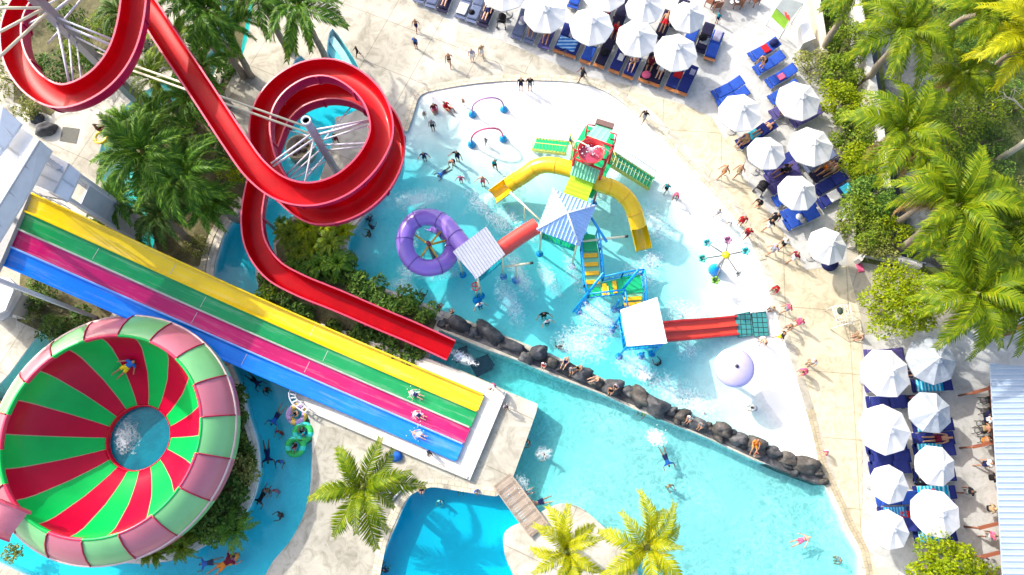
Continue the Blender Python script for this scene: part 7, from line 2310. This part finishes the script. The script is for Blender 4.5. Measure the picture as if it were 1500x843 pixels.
for a in [
    # deck at the top
    (611, 45, 'd', 'walk', 250, None, 'navy', 'bare-chested child in dark shorts striding on the top deck', 1, .85), (610, 71, 'd', 'stand', 250, 'blue', 'navy', 'child in a bright blue shirt on the top deck', 1, .85), (659, 96, 'd', 'walk', 270, '-black', '-black', 'woman in a dark bikini walking on the top deck', 1, 1.0), (692, 90, 'd', 'stand', 260, 'lilac', 'white', 'person in a lilac shirt, left of a pair on the top deck', 0, .95, 'b'),
    (706, 84, 'd', 'walk', 280, 'tan', 'white', 'person in tan, right of a pair on the top deck', 0, .95, 'y'), (763, 132, 'k', 'stand', 265, 'black', 'navy', 'person in a black top at the beach kerb, left of two', 1, 1.0), (776, 132, 'k', 'stand', 265, 'black', 'grey', 'person in a black and olive top at the beach kerb, right of two', 1, 1.05, 'y'),
    (852, 118, 'd', 'walk', 200, 'black', 'black', 'tall person in black walking in front of the teak bed loungers', 2, 1.05), (942, 178, 'd', 'walk', 230, 'black', 'grey', 'person in dark clothes standing alone on the stone kerb', 2, .95), (526, 83, 'd', 'walk', 200, 'black', 'black', 'person in black by the stepped pool', 2, .8), (145, 190, 'd', 'sit', 20, None, 'maroon', 'bare-shouldered woman on the left river bank', 2, 1.0),
    (163, 186, 's', 'float', 200, 'white', None, 'person in white in the river beside a yellow ring', 1, .9), (432, 106, 's', 'float', 60, 'black', None, 'dark haired bather in the stepped pool', 2, .9), (495, 210, 'd', 'walk', 300, None, 'maroon', 'person on the deck seen through the right red loop', 2, .9), (584, 192, 'd', 'bend', 240, 'maroon', 'black', 'person in maroon at the pool corner beside the right loop', 1, .9), (588, 213, 'k', 'wade', 220, 'navy', 'black', 'person in navy stepping in beside the right loop', 1, .8),
    # kids pool
    (636, 160, 'k', 'sit', 290, 'maroon', 'pink', 'woman in a maroon top sitting in the shallows near the kerb', 1, 1.0), (656, 160, 'k', 'recline', 320, 'red', 'red', 'person in bright red leaning back in the shallows', 1, 1.05), (679, 154, 'k', 'stand', 250, None, 'tan', 'small bare child near the mauve arch', 0, .6, 'b'), (623, 173, 'k', 'stand', 300, None, 'grey', 'dark haired toddler left of the mauve arch', 1, .6),
    (635, 191, 'k', 'stand', 270, 'grey', 'black', 'person in a dark grey shirt in the pale shallows', 1, .95), (712, 212, 'k', 'walk', 230, 'grey', 'grey', 'little child in grey under the rose arch', 1, .65), (623, 236, 'k', 'wade', 280, 'navy', 'navy', 'bather in navy wading alone near the right loop', 1, .85), (671, 236, 'k', 'wade', 250, 'black', 'navy', 'bather in black wading, right one of two', 1, .95), (665, 242, 'k', 'bend', 250, None, 'navy', 'bather bending forward, left one of two', 1, .9),
    (645, 256, 's', 'swim', 215, 'blue', 'navy', 'swimmer in a bright blue shirt in the play pool', 1, .8), (676, 268, 'k', 'wade', 270, 'pink', 'pink', 'child in pink standing in the blue water', 0, .75, 'b'), (708, 272, 'k', 'wade', 260, '-pink', 'pink', 'bare-backed woman in pink left of the yellow chute', 0, .95, 'b'), (725, 247, 'k', 'walk', 300, 'teal', 'black', 'person in teal above the left yellow chute', 1, .85),
    (974, 281, 'k', 'walk', 230, 'teal', 'black', 'child in teal at the foot of the right green stair', 1, .85), (988, 290, 'k', 'bend', 250, 'pink', 'grey', 'child in pale pink past the foot of the right green stair', 1, .9), (836, 212, 2.05, 'stand', 220, 'teal', 'navy', 'child in teal at the top of the left green stair', 1, .7),
    (618, 431, 'f', 'float', 60, 'black', None, 'dark head of a bather near the hedge kerb', 2, .9), (704, 452, 'k', 'wade', 290, 'white', 'blue', 'bather in a white and blue shirt below the valve stand', 1, .95), (796, 466, 'k', 'wade', 280, 'black', 'black', 'bather in black in the middle of the pool, upper of two', 1, 1.0), (801, 476, 'k', 'wade', 290, 'white', 'navy', 'bather in white in the middle of the pool, lower of two', 0, .9),
    (820, 508, 'f', 'float', 100, 'black', None, 'dark haired bather behind the tall rounded boulder', 2, 1.0), (643, 452, .1, 'sit', 60, '-maroon', 'maroon', 'tanned woman sitting on the kerb at the hedge end', 1, 1.0), (663, 459, .3, 'sit', 120, '-black', 'black', 'person sitting at the very start of the rock wall', 1, .95), (965, 533, 'f', 'float', 120, 'black', None, 'bather in black below the white canopy', 2, 1.0), (944, 549, 'f', 'float', 150, 'white', None, 'bather in white near the rock wall below the canopy', 1, 1.0),
    (1102, 600, 'k', 'bend', 180, 'white', 'grey', 'child in white bending in the mushroom shadow', 1, .9), (1066, 614, 's', 'swim', 170, 'cyan', 'teal', 'swimmer in teal near the pale topped boulder', 1, .8), (1031, 606, 'f', 'float', 60, 'grey', None, 'bather in grey splashing left of the teal swimmer', 1, .9), (1112, 499, 'k', 'bend', 260, None, 'white', 'pale bare-backed man stooping beside the dark mats', 0, 1.05, 'b'), (1138, 496, 'k', 'walk', 150, 'black', 'yellow', 'person in black and yellow at the end of the dark mats', 1, 1.0),
    # rock wall
    (797, 534, .35, 'sit', 250, 'white', 'red', 'bather in white sitting on the rock wall right of the tall boulder', 0, .9, 'b'), (829, 530, .45, 'recline', 240, None, 'navy', 'big bare-chested man sitting on the rock wall', 0, 1.1, 'w'), (838, 541, .5, 'sit', 260, 'grey', 'grey', 'person in grey sitting beside the bare-chested man', 1, .95), (848, 540, .5, 'recline', 200, '-black', 'black', 'woman in a dark swimsuit leaning back on a pale boulder', 1, .95),
    (872, 556, .45, 'recline', 190, '-black', '-black', 'pale woman in a dark swimsuit stretched on the rock wall', 0, 1.0, 'b'), (895, 571, .5, 'sit', 250, '-maroon', 'black', 'woman in maroon sitting on the grey boulder', 1, 1.0), (903, 566, .5, 'sit', 230, 'lilac', 'black', 'person in lilac right of the woman in maroon', 1, .9), (1010, 612, .55, 'sit', 240, 'white', 'grey', 'person in white sitting amid the dark boulders', 1, .95), (1027, 622, .5, 'sit', 240, 'grey', 'grey', 'person in grey sitting left of the pale topped boulder', 1, .9), (1105, 652, .7, 'recline', 250, 'orange', 'orange', 'bather in orange on a round boulder', 1, .95), (1108, 664, .1, 'sit', 250, 'red', 'pink', 'child in red at the water edge below the bather in orange', 0, .8),
    # bathing pool
    (942, 604, 'f', 'float', 230, 'yellow', None, 'bather in dark and yellow close under the largest grey boulder', 1, .9), (978, 678, 's', 'swim', 290, 'blue', 'navy', 'swimmer in blue in the middle of the bathing pool', 1, .9), (981, 712, 'f', 'float', 300, 'tan', None, 'bather in tan below the blue swimmer', 1, .9), (1174, 791, 's', 'back', 200, '-pink', 'pink', 'woman in pink floating near the right pool edge', 0, .95), (1231, 821, 'f', 'float', 180, 'grey', None, 'bather in grey at the lower right pool corner', 1, .9),
    (775, 648, 'f', 'float', 200, 'grey', None, 'bather in grey at the deck edge of the bathing pool', 1, 1.0), (797, 666, 'f', 'float', 220, 'black', None, 'bather in black with foam around, near the deck corner', 1, 1.0), (761, 726, 's', 'swim', 200, 'navy', 'navy', 'splashing swimmer beside the footbridge', 1, .85), (783, 738, 's', 'swim', 195, None, 'navy', 'bare-backed swimmer approaching the round island', 0, 1.0),
    # blue pool
    (618, 715, -.02, 'sit', 270, None, 'navy', 'bare-backed man sitting on the blue pool edge', 0, 1.05), (645, 735, 'f', 'float', 250, 'white', None, 'child with white armbands in the blue pool', 1, .75), (675, 719, 'f', 'float', 270, 'green', None, 'small child in green holding the blue pool edge', 1, .7), (698, 719, -.05, 'sit', 300, 'blue', 'blue', 'child in a bright blue shirt on the blue pool edge', 1, .9), (562, 836, 'f', 'float', 60, 'navy', None, 'bather in navy at the bottom of the blue pool', 1, .95),
    # slide landing
    (629, 662, .3, 'bend', 300, 'black', 'navy', 'dark clothed child on the white landing below the blue lane', 2, .7), (724, 566, .3, 'bend', 240, 'white', 'pink', 'child in white at the landing kerb by the bathing pool', 0, .85), (741, 597, .02, 'walk', 300, 'grey', 'maroon', 'child walking on the deck corner past the landing', 1, .8),
    # river
    (377, 562, 's', 'swim', 320, 'navy', 'black', 'dark swimmer under the blue lane, upper of two', 2, .9), (388, 571, 'f', 'float', 320, 'maroon', None, 'bather in maroon under the blue lane, lower of two', 1, .95), (401, 617, 's', 'swim', 240, 'blue', 'navy', 'swimmer in blue and white left of the rings', 1, 1.0), (409, 633, 'f', 'float', 250, 'red', None, 'bather in red below the blue swimmer', 1, .95),
    (392, 672, 's', 'swim', 280, 'navy', 'navy', 'dark blue swimmer in the river, left of two', 2, 1.0), (409, 676, 'f', 'float', 270, 'blue', None, 'bather in bright blue in the river, right of two', 2, 1.0), (390, 718, 'f', 'float', 250, 'maroon', None, 'bather in maroon beside a child in the river', 1, 1.0), (403, 719, 'f', 'float', 260, 'pink', None, 'bather in pink holding a child in the river', 1, .95), (380, 733, 's', 'swim', 240, 'black', 'black', 'dark swimmer close to the left river bank', 2, .95), (410, 755, 'f', 'float', 200, 'black', None, 'lone bather in the lower river', 2, 1.0),
    (299, 826, 's', 'swim', 190, 'blue', 'navy', 'swimmer in blue near the bottom left', 1, 1.0), (541, 320, 'f', 'float', 120, 'navy', None, 'dark bather by the planter kerb, topmost of three', 2, 1.0), (543, 331, 'f', 'float', 60, 'navy', None, 'dark bather by the planter kerb, middle of three', 2, 1.0), (540, 342, 'f', 'float', 160, 'black', None, 'dark bather by the planter kerb, lowest of three', 2, 1.0),
    # promenade
    (1056, 259, 'd', 'walk', 200, '-tan', '-orange', 'tall tanned woman walking near the upper promenade', 1, 1.12, 'b'), (1078, 258, 'd', 'walk', 210, None, 'tan', 'bare-chested man behind the tall tanned woman', 1, 1.05, 'b'), (1110, 303, 'd', 'bend', 200, 'black', 'black', 'person in black leaning forward beside the small pushchair', 1, 1.05), (1049, 316, 'k', 'walk', 190, 'grey', 'grey', 'small child in grey at the beach edge', 1, .7), (1068, 331, 'd', 'bend', 190, 'white', 'white', 'small child in white between two people in red', 0, .65),
    (1082, 330, 'd', 'stand', 250, 'red', 'red', 'woman in a bright red dress on the promenade', 1, 1.0), (1090, 347, 'd', 'walk', 230, 'red', 'maroon', 'woman in red leaning by the beach kerb', 1, 1.0), (1121, 335, 'd', 'walk', 200, 'black', 'white', 'person in black and white carrying a bag', 1, 1.05), (1129, 326, 'd', 'stand', 230, 'black', 'black', 'person in all black behind the one carrying a bag', 1, 1.05),
    (1127, 371, 'd', 'walk', 200, 'lilac', 'grey', 'person in lilac grey on the middle promenade', 1, 1.0), (1143, 362, 'd', 'walk', 220, 'white', 'black', 'person in a white top and black shorts on the middle promenade', 1, 1.0), (1157, 382, 'd', 'walk', 200, 'maroon', 'white', 'person in a maroon top and white trousers', 1, 1.05), (1133, 426, 'd', 'bend', 220, 'red', 'black', 'person in red bending at the pool kerb', 1, 1.0), (1131, 453, 'd', 'sit', 200, 'tan', 'grey', 'child in tan sitting on the kerb above the mats', 2, .75),
    (1147, 456, 'd', 'walk', 200, 'pink', 'grey', 'person in pale pink near the kerb above the mats', 1, .95), (1153, 480, 'd', 'bend', 220, '-tan', 'grey', 'person stooping on the kerb right of the mats', 1, .9), (1164, 476, 'd', 'walk', 210, 'pink', 'pink', 'person in bright pink on the lower promenade', 1, 1.0), (1182, 534, 'd', 'stand', 220, 'white', 'tan', 'person in white behind a person in pale rose', 1, .95), (1174, 546, 'd', 'bend', 200, 'pink', 'pink', 'person in pale rose patterned clothes by the kerb', 1, 1.0), (1206, 662, 'd', 'bend', 210, 'pink', 'white', 'small child in pale pink alone on the lower promenade', 0, .7, 'y'),
    (1140, 172, 'd', 'stand', 180, 'black', 'black', 'slim person in black beside the purple lounger', 2, 1.05), (1404, 720, 'd', 'walk', 0, 'black', 'grey', 'man in black walking right with a bag between the loungers and the bar', 2, 1.05), (1436, 783, 'd', 'walk', 0, 'pink', 'white', 'person in pink stripes walking towards the bar', 1, 1.0), (1049, 34, 'd', 'stand', 230, 'teal', 'navy', 'child in a teal shirt by the wooden dining table', 1, .75), (1432, 680, 'd', 'walk', 180, 'white', 'navy', 'person in dark shorts leaning at the bar counter', 1, 1.0), (1257, 493, 'd', 'sit', 200, '-tan', 'tan', 'pale woman sitting at the lounger foot under the lime tree', 0, 1.0, 'y'),
    # bar
    (1442, 609, .7, 'sit', 0, 'navy', 'black', 'drinker in dark blue on the second bar stool', 2, 1.0), (1443, 615, .72, 'sit', 0, 'white', 'navy', 'drinker in a white cap at the bar', 1, 1.0, 'w'), (1441, 628, .7, 'sit', 0, None, 'tan', 'bare-backed tanned drinker at the bar', 1, 1.05, 'b'), (1440, 646, .7, 'sit', 10, '-tan', 'orange', 'tanned drinker at the lower bar stools', 1, 1.0), (1450, 700, .7, 'sit', 0, 'black', 'black', 'person in black at the bar near the middle beam', 2, 1.0), (1447, 745, .7, 'sit', 0, 'tan', 'black', 'blond person in tan at the lower bar', 1, 1.05, 'y'),
]:
    pp_(*a)

def lie_on(words, pose, top, bot, lab, along=-.05, across=0, skin=1, sc=1.0, hair='k', flip=False, dz=.0):
    c, d = byl(words)
    p = c + d * along + V((d.y, -d.x, 0)) * across
    p.z = .42 + dz
    f = math.degrees(math.atan2(-d.y, -d.x))
    return person(p, pose, f + (180 if flip else 0), top, bot, lab, skin, sc * .9, hair)
for a in [('bare legs stretched', 'lie', 'pink', None, 'sunbather at the top edge, only the bare legs in view', .1, 0, 0), ('person in a white shirt', 'lie', 'white', 'navy', 'sunbather in a white patterned shirt with bare legs', .1, 0, 0), ('person in green', 'recline', 'green', 'red', 'person in green and red under the first full parasol', .0, 0, 1), ('curled on it', 'recline', '-black', '-black', 'tanned woman curled up on a dark purple lounger', -.1, 0, 1), ('bare-chested man', 'lie', None, 'red', 'bare-chested man in red shorts lying in the back row', .2, 0, 1, 1.05),
          ('white hat', 'recline', '-white', '-navy', 'sunbather with a white hat reclining in the front row', .05, 0, 0, 1.0, 'w'), ('grey top and bare', 'lie', 'grey', 'white', 'sunbather in a grey top with long bare legs', .2, .05, 0), ('pink bag', 'recline', 'maroon', 'maroon', 'person in maroon beside the bright pink bag', .2, 0, 1), ('people in red', 'recline', 'red', 'maroon', 'person in red between two top parasols', -.2, .1, 1), ('bent over', 'bend', None, 'black', 'bare-backed person bending over a lounger, middle of three', -.55, 0, 1),
          ('tanned sunbather lying', 'lie', None, 'navy', 'tanned sunbather lying face up on the navy lounger', .2, 0, 1, 1.05), ('seated sunbather', 'sit', '-tan', 'tan', 'sunbather sitting at the lounger foot beside the cyan towel', -.5, 0, 1), ('two tanned', 'recline', '-orange', 'orange', 'tanned sunbather with orange shorts, left of two', -.05, -.12, 1), ('two tanned', 'lie', None, 'tan', 'tanned sunbather lying back, right of two', .25, .15, 1), ('people in dark clothes', 'recline', 'black', 'black', 'person in black at the head of a lounger row', .1, 0, 2), ('woman in red', 'sit', 'maroon', 'red', 'woman in red sitting beside a person in teal', .1, .1, 1),
          ('bathers at its head', 'recline', 'teal', 'teal', 'person in teal under the lime tree', -.3, .5, 1), ('rose patterned', 'lie', 'pink', 'maroon', 'sunbather in rose between the two lower columns', .2, -.05, 1), ('navy raised', 'lie', None, 'maroon', 'tanned sunbather in maroon on the lounger with a raised navy back', .2, .0, 1, 1.0), ('pale rose', 'lie', 'red', 'red', 'sunbather in red cut off at the top left lounger', .2, 0, 1), ('dark lounger under the shaded', 'recline', 'black', 'black', 'person in black beside the shaded grey parasol', -.5, .1, 2)]:
    lie_on(*a)
# people on the slides, each in a burst of foam
def on_rain(off, d, label, top, bot, skin):
    z = next(z0 + (z1 - z0) * (d - d0) / (d1 - d0) for (d0, z0, _), (d1, z1, _) in zip(prof_s, prof_s[1:]) if d1 >= d)
    p = V((ra.x, ra.y, z + .14)) + rdir * d + rn * off
    person(p, 'back', math.degrees(math.atan2(-rdir.y, -rdir.x)), top, bot, label, skin, .55)
    return p
SL = [on_rain(RW * 1.5, 3.3, 'slider shooting down the green lane', 'white', 'navy', 0), on_rain(RW * 2.5, 2.7, 'slider in a big splash on the crimson lane', 'white', 'navy', 0), on_rain(RW * 3.5, 2.3, 'slider near the end of the blue lane', None, 'white', 0)]
pr = P(188, 536, 2.2)
best_ = min(((P(186, 536, z) - BC).to_2d().length, z) for z in (1.5, 1.8, 2.1, 2.4, 2.7))
def bowl_z(r):
    for (r0, z0), (r1, z1) in zip(prof, prof[1:]):
        if r0 <= r <= r1 and r1 > r0:
            return z0 + (z1 - z0) * (r - r0) / (r1 - r0)
    return 3
zb = min((abs(bowl_z((P(186, 536, z) - BC).to_2d().length) - z), z) for z in [1.2 + .05 * i for i in range(45)])[1]
pr = P(188, 535, zb + .16)
rad_ = (pr - BC); rad_.z = 0; rad_.normalize()
o = person(pr, 'back', 218, 'blue', 'yellow', 'rider in a blue top and yellow shorts lying inside the bowl slide', 1, .95)
sl_ = math.atan2(bowl_z(3.6) - bowl_z(3.0), .6)
ax_ = V((-rad_.y, rad_.x, 0))
o.rotation_mode = 'QUATERNION'
from mathutils import Quaternion
o.rotation_quaternion = Quaternion(ax_, -sl_) @ Quaternion((0, 0, 1), R(218 - 90))

# ---- swim rings
def ring(px, py, r, t, mat, lab, z=-.06, mat2=None, rz=0):
    c = P(px, py, z)
    mb = MB()
    n, k_ = 28, 12
    vs_, fs_ = [], []
    for i in range(n):
        a = 2 * math.pi * i / n
        for k in range(k_):
            b = 2 * math.pi * k / k_
            rr = r + t * math.cos(b)
            vs_.append(c + V((rr * math.cos(a), rr * math.sin(a), t * math.sin(b))))
    for i in range(n):
        for k in range(k_):
            fs_.append((i * k_ + k, ((i + 1) % n) * k_ + k, ((i + 1) % n) * k_ + (k + 1) % k_, i * k_ + (k + 1) % k_))
    mb.add(vs_, fs_, 0, True)
    r_ = thing('swim_ring', lab, 'swim ring', V((c.x, c.y, z)))
    mb.build('ring', mat, r_)
    for k in range(2):
        a = .8 + k * math.pi + rz
        q = c + V((r * math.cos(a), r * math.sin(a), t))
        MB().tube([q + V((-.1, 0, -.01)), q + V((-.06, 0, .04)), q + V((.06, 0, .04)), q + V((.1, 0, -.01))], .014, 5).build('handle', M_BLACK, r_)
    return c
RY = fabric('ring_lilac_yellow', (.5, .36, .65), (.75, .5, .1), 1.6, 0, .35)
RG = fabric('ring_green', (.04, .48, .12), (.05, .6, .5), 1.7, 1, .35)
ring(435, 607, .42, .17, RY, 'lilac and yellow swim ring carrying a bather in the river')
ring(433, 654, .40, .17, RG, 'green swim ring with a bather, lower one of the green pair')
ring(444, 634, .40, .17, RG, 'green swim ring with a bather, upper one of the green pair', rz=.5)
ring(148, 202, .34, .13, paint('ring_yellow', (.7, .5, .03), .35), 'yellow swim ring half hidden by palm leaves on the left river')
for a in [(435, 607, .12, 'recline', 200, '-black', 'black', 'bather lounging in the lilac and yellow ring', 1, .95), (433, 654, .12, 'recline', 250, 'black', 'maroon', 'bather sitting in the lower green ring', 2, .95), (444, 634, .12, 'recline', 120, 'teal', 'black', 'bather sitting in the upper green ring', 2, .95), (455, 643, 's', 'float', 180, '-tan', None, 'bather holding on to the right of the green rings', 1, .95), (449, 618, 's', 'float', 200, None, None, 'bather pushing the lilac and yellow ring from the deck side', 1, .95)]:
    pp_(*a)
lf = thing('swim_raft', 'orange and purple striped swim float carrying a bather at the bottom left', 'swim float', P(336, 822, -.1))
q = math.radians(38)
fx = MB()
A = P(330, 826, -.08); B = P(350, 812, -.08)
fx.tube([A, A.lerp(B, .25), A.lerp(B, .7), B], [.12, .26, .24, .10], 12)
fx.build('float_body', fabric('float_stripe', (.6, .25, .05), (.25, .05, .25), 3, 0, .4), lf)
MB().tube([A.lerp(B, .3) + V((0, 0, .27)), A.lerp(B, .5) + V((0, 0, .33)), A.lerp(B, .7) + V((0, 0, .25))], .02, 6).build('handle', M_BLACK, lf)
person(A.lerp(B, .4) + V((0, 0, .22)), 'swim', 40, 'maroon', 'orange', 'bather in maroon lying on the striped swim float', 1, .95)
o = bag(P(580, 669), CLOTH['blue'], 'bright blue bag left on the grey deck under the palm', .7, .55, .3)
sg = P(560, 700)
bed_ = thing('board_frame', 'white framed planting panel lying on the deck beside the lone palm', 'panel', P(585, 712))
fq = [P(566, 728, .1), P(574, 733, .1), P(590, 716, .1), P(583, 711, .1)]
MB().slab(fq, .06).build('planting', M_SOIL, bed_)
for i in range(4):
    MB().beam(fq[i] + V((0, 0, .03)), fq[(i + 1) % 4] + V((0, 0, .03)), .08, .1).build('frame', M_WHITEST, bed_)

# ================================================================ FOAM and painted light streaks on the water
def foam_mat(name, dens):
    m, nt, b = nmat(name)
    tc = node(nt, 'ShaderNodeTexCoord')
    ln = node(nt, 'ShaderNodeVectorMath', operation='LENGTH')
    nt.links.new(tc.outputs['Object'], ln.inputs[0])
    pos = node(nt, 'ShaderNodeNewGeometry').outputs['Position']
    n1 = noise(nt, 3.2, 6, .72, pos, 1.6)
    vo = node(nt, 'ShaderNodeTexVoronoi'); vo.feature = 'DISTANCE_TO_EDGE'
    vo.inputs['Scale'].default_value = 5.5
    nt.links.new(pos, vo.inputs['Vector'])
    e = ramp(nt, vo.outputs['Distance'], [(0, (1, 1, 1)), (.10, (.35, .35, .35)), (.3, (.0, .0, .0))])
    a = node(nt, 'ShaderNodeMath', operation='MULTIPLY_ADD')
    nt.links.new(e, a.inputs[0]); a.inputs[1].default_value = .16
    nt.links.new(n1, a.inputs[2])
    s1 = node(nt, 'ShaderNodeMath', operation='MULTIPLY_ADD')
    nt.links.new(ln.outputs['Value'], s1.inputs[0]); s1.inputs[1].default_value = -.42
    nt.links.new(a.outputs[0], s1.inputs[2])
    fac = ramp(nt, s1.outputs[0], [(.20, (0, 0, 0)), (.52, (dens,) * 3)])
    b.inputs['Base Color'].default_value = (.85, .9, .92, 1)
    b.inputs['Roughness'].default_value = .7
    tr = node(nt, 'ShaderNodeBsdfTransparent')
    mx = node(nt, 'ShaderNodeMixShader')
    nt.links.new(fac, mx.inputs[0]); nt.links.new(tr.outputs[0], mx.inputs[1]); nt.links.new(b.outputs[0], mx.inputs[2])
    nt.links.new(mx.outputs[0], nt.nodes['Material Output'].inputs['Surface'])
    return m
FO1, FO2 = foam_mat('lacy_foam_and_light', .42), foam_mat('dense_foam', 1.0)
def foam(px, py, rx, ry, rot=0.0, m=None, z=-.045):
    c = P(px, py, z)
    mb = MB()
    n = 24
    vs_ = [V((0, 0, 0))] + [V((math.cos(2 * math.pi * k / n), math.sin(2 * math.pi * k / n), 0)) for k in range(n)]
    mb.add(vs_, [(0, 1 + k, 1 + (k + 1) % n) for k in range(n)])
    o = mb.build('foam_and_light_streak', m or FO1, None)
    o.location = c; o.scale = (rx, ry, 1); o.rotation_euler = (0, 0, R(rot))
    o['kind'] = 'stuff'
    o.visible_shadow = True
for i, a in enumerate([(612, 292, 1.9, .8, 8), (735, 322, 1.2, 1.0, -40), (705, 300, 1.6, .6, -50), (770, 340, 1.0, .6, -30), (868, 282, .9, .6, 0), (900, 255, 1.0, .6, 20), (958, 330, 1.4, 1.1, -60), (940, 402, 1.1, 1.2, 70), (955, 380, .8, .7, 0), (880, 470, 1.7, 1.4, 20), (850, 505, 1.7, 1.1, -20), (870, 455, 1.0, .8, 0), (930, 535, 1.4, .8, -10), (985, 575, 1.9, 1.1, -30), (1020, 592, 1.4, .8, -30), (1008, 510, .8, .8, 0), (1010, 462, 1.6, 1.0, -20), (590, 420, 1.0, .5, -20), (600, 350, .6, .8, 0), (598, 395, .8, .8, 0), (760, 400, .6, 2.0, 25), (745, 440, .7, 1.8, 25), (805, 410, .5, 1.4, 25), (840, 400, .5, 1.6, 20), (720, 285, 2.2, .5, 35), (650, 400, 1.4, .5, 10)]):  # the narrow slanted patches at mid pool stand in for caustic light streaks
    foam(*a, z=-.045 + i * .0005)
foam(961, 641, .65, .48, -20, FO2, -.12); foam(958, 640, .4, .35, 30, FO2, -.11)
_q = BC + V((-.75, .15, .612)); foam(*Q(_q), .75, 1.1, 20, FO1, _q.z); _q = BC + V((-.95, -.2, .615)); foam(*Q(_q), .4, .7, 20, FO2, _q.z)
foam(678, 524, 1.0, .35, -25, FO2, -.125); foam(797, 664, .5, .42, 0, FO1, -.125); foam(762, 714, .6, .8, 20, FO1, -.126); foam(944, 549, .6, .5, 0, FO2, -.02)
for p in SL:
    foam(*Q(p), .34, .2, 25, FO2, p.z + .01)
# little droplets thrown up round the sliders and the plunge
def splash(p, n, sp, h, size=.035):
    mb = MB()
    for _ in range(n):
        a = rnd.uniform(0, 6.28); d = abs(rnd.gauss(0, sp))
        q = V(p) + V((d * math.cos(a), d * math.sin(a), rnd.uniform(0, h)))
        s_ = size * rnd.uniform(.5, 1.6)
        mb.lathe([(0, -s_), (s_, 0), (0, s_)], q, 5)
    o = mb.build('water_spray', M_FOAM, None, None, tuple(p))
    o['kind'] = 'stuff'
for p in SL:
    splash(p, 22, .3, .25, .02)
splash(P(961, 641, -.1), 30, .3, .4, .025)
splash(P(662, 518, -.1), 30, .3, .3, .025)
splash(P(722, 292, -.02), 25, .4, .3, .02); splash(P(945, 370, -.02), 25, .4, .3, .02); splash(P(762, 716, -.1), 25, .3, .4, .02)
splash(P(740, 265, .4), 40, .35, .3); splash(bc + V((0, 0, -.2)), 40, .3, .5)
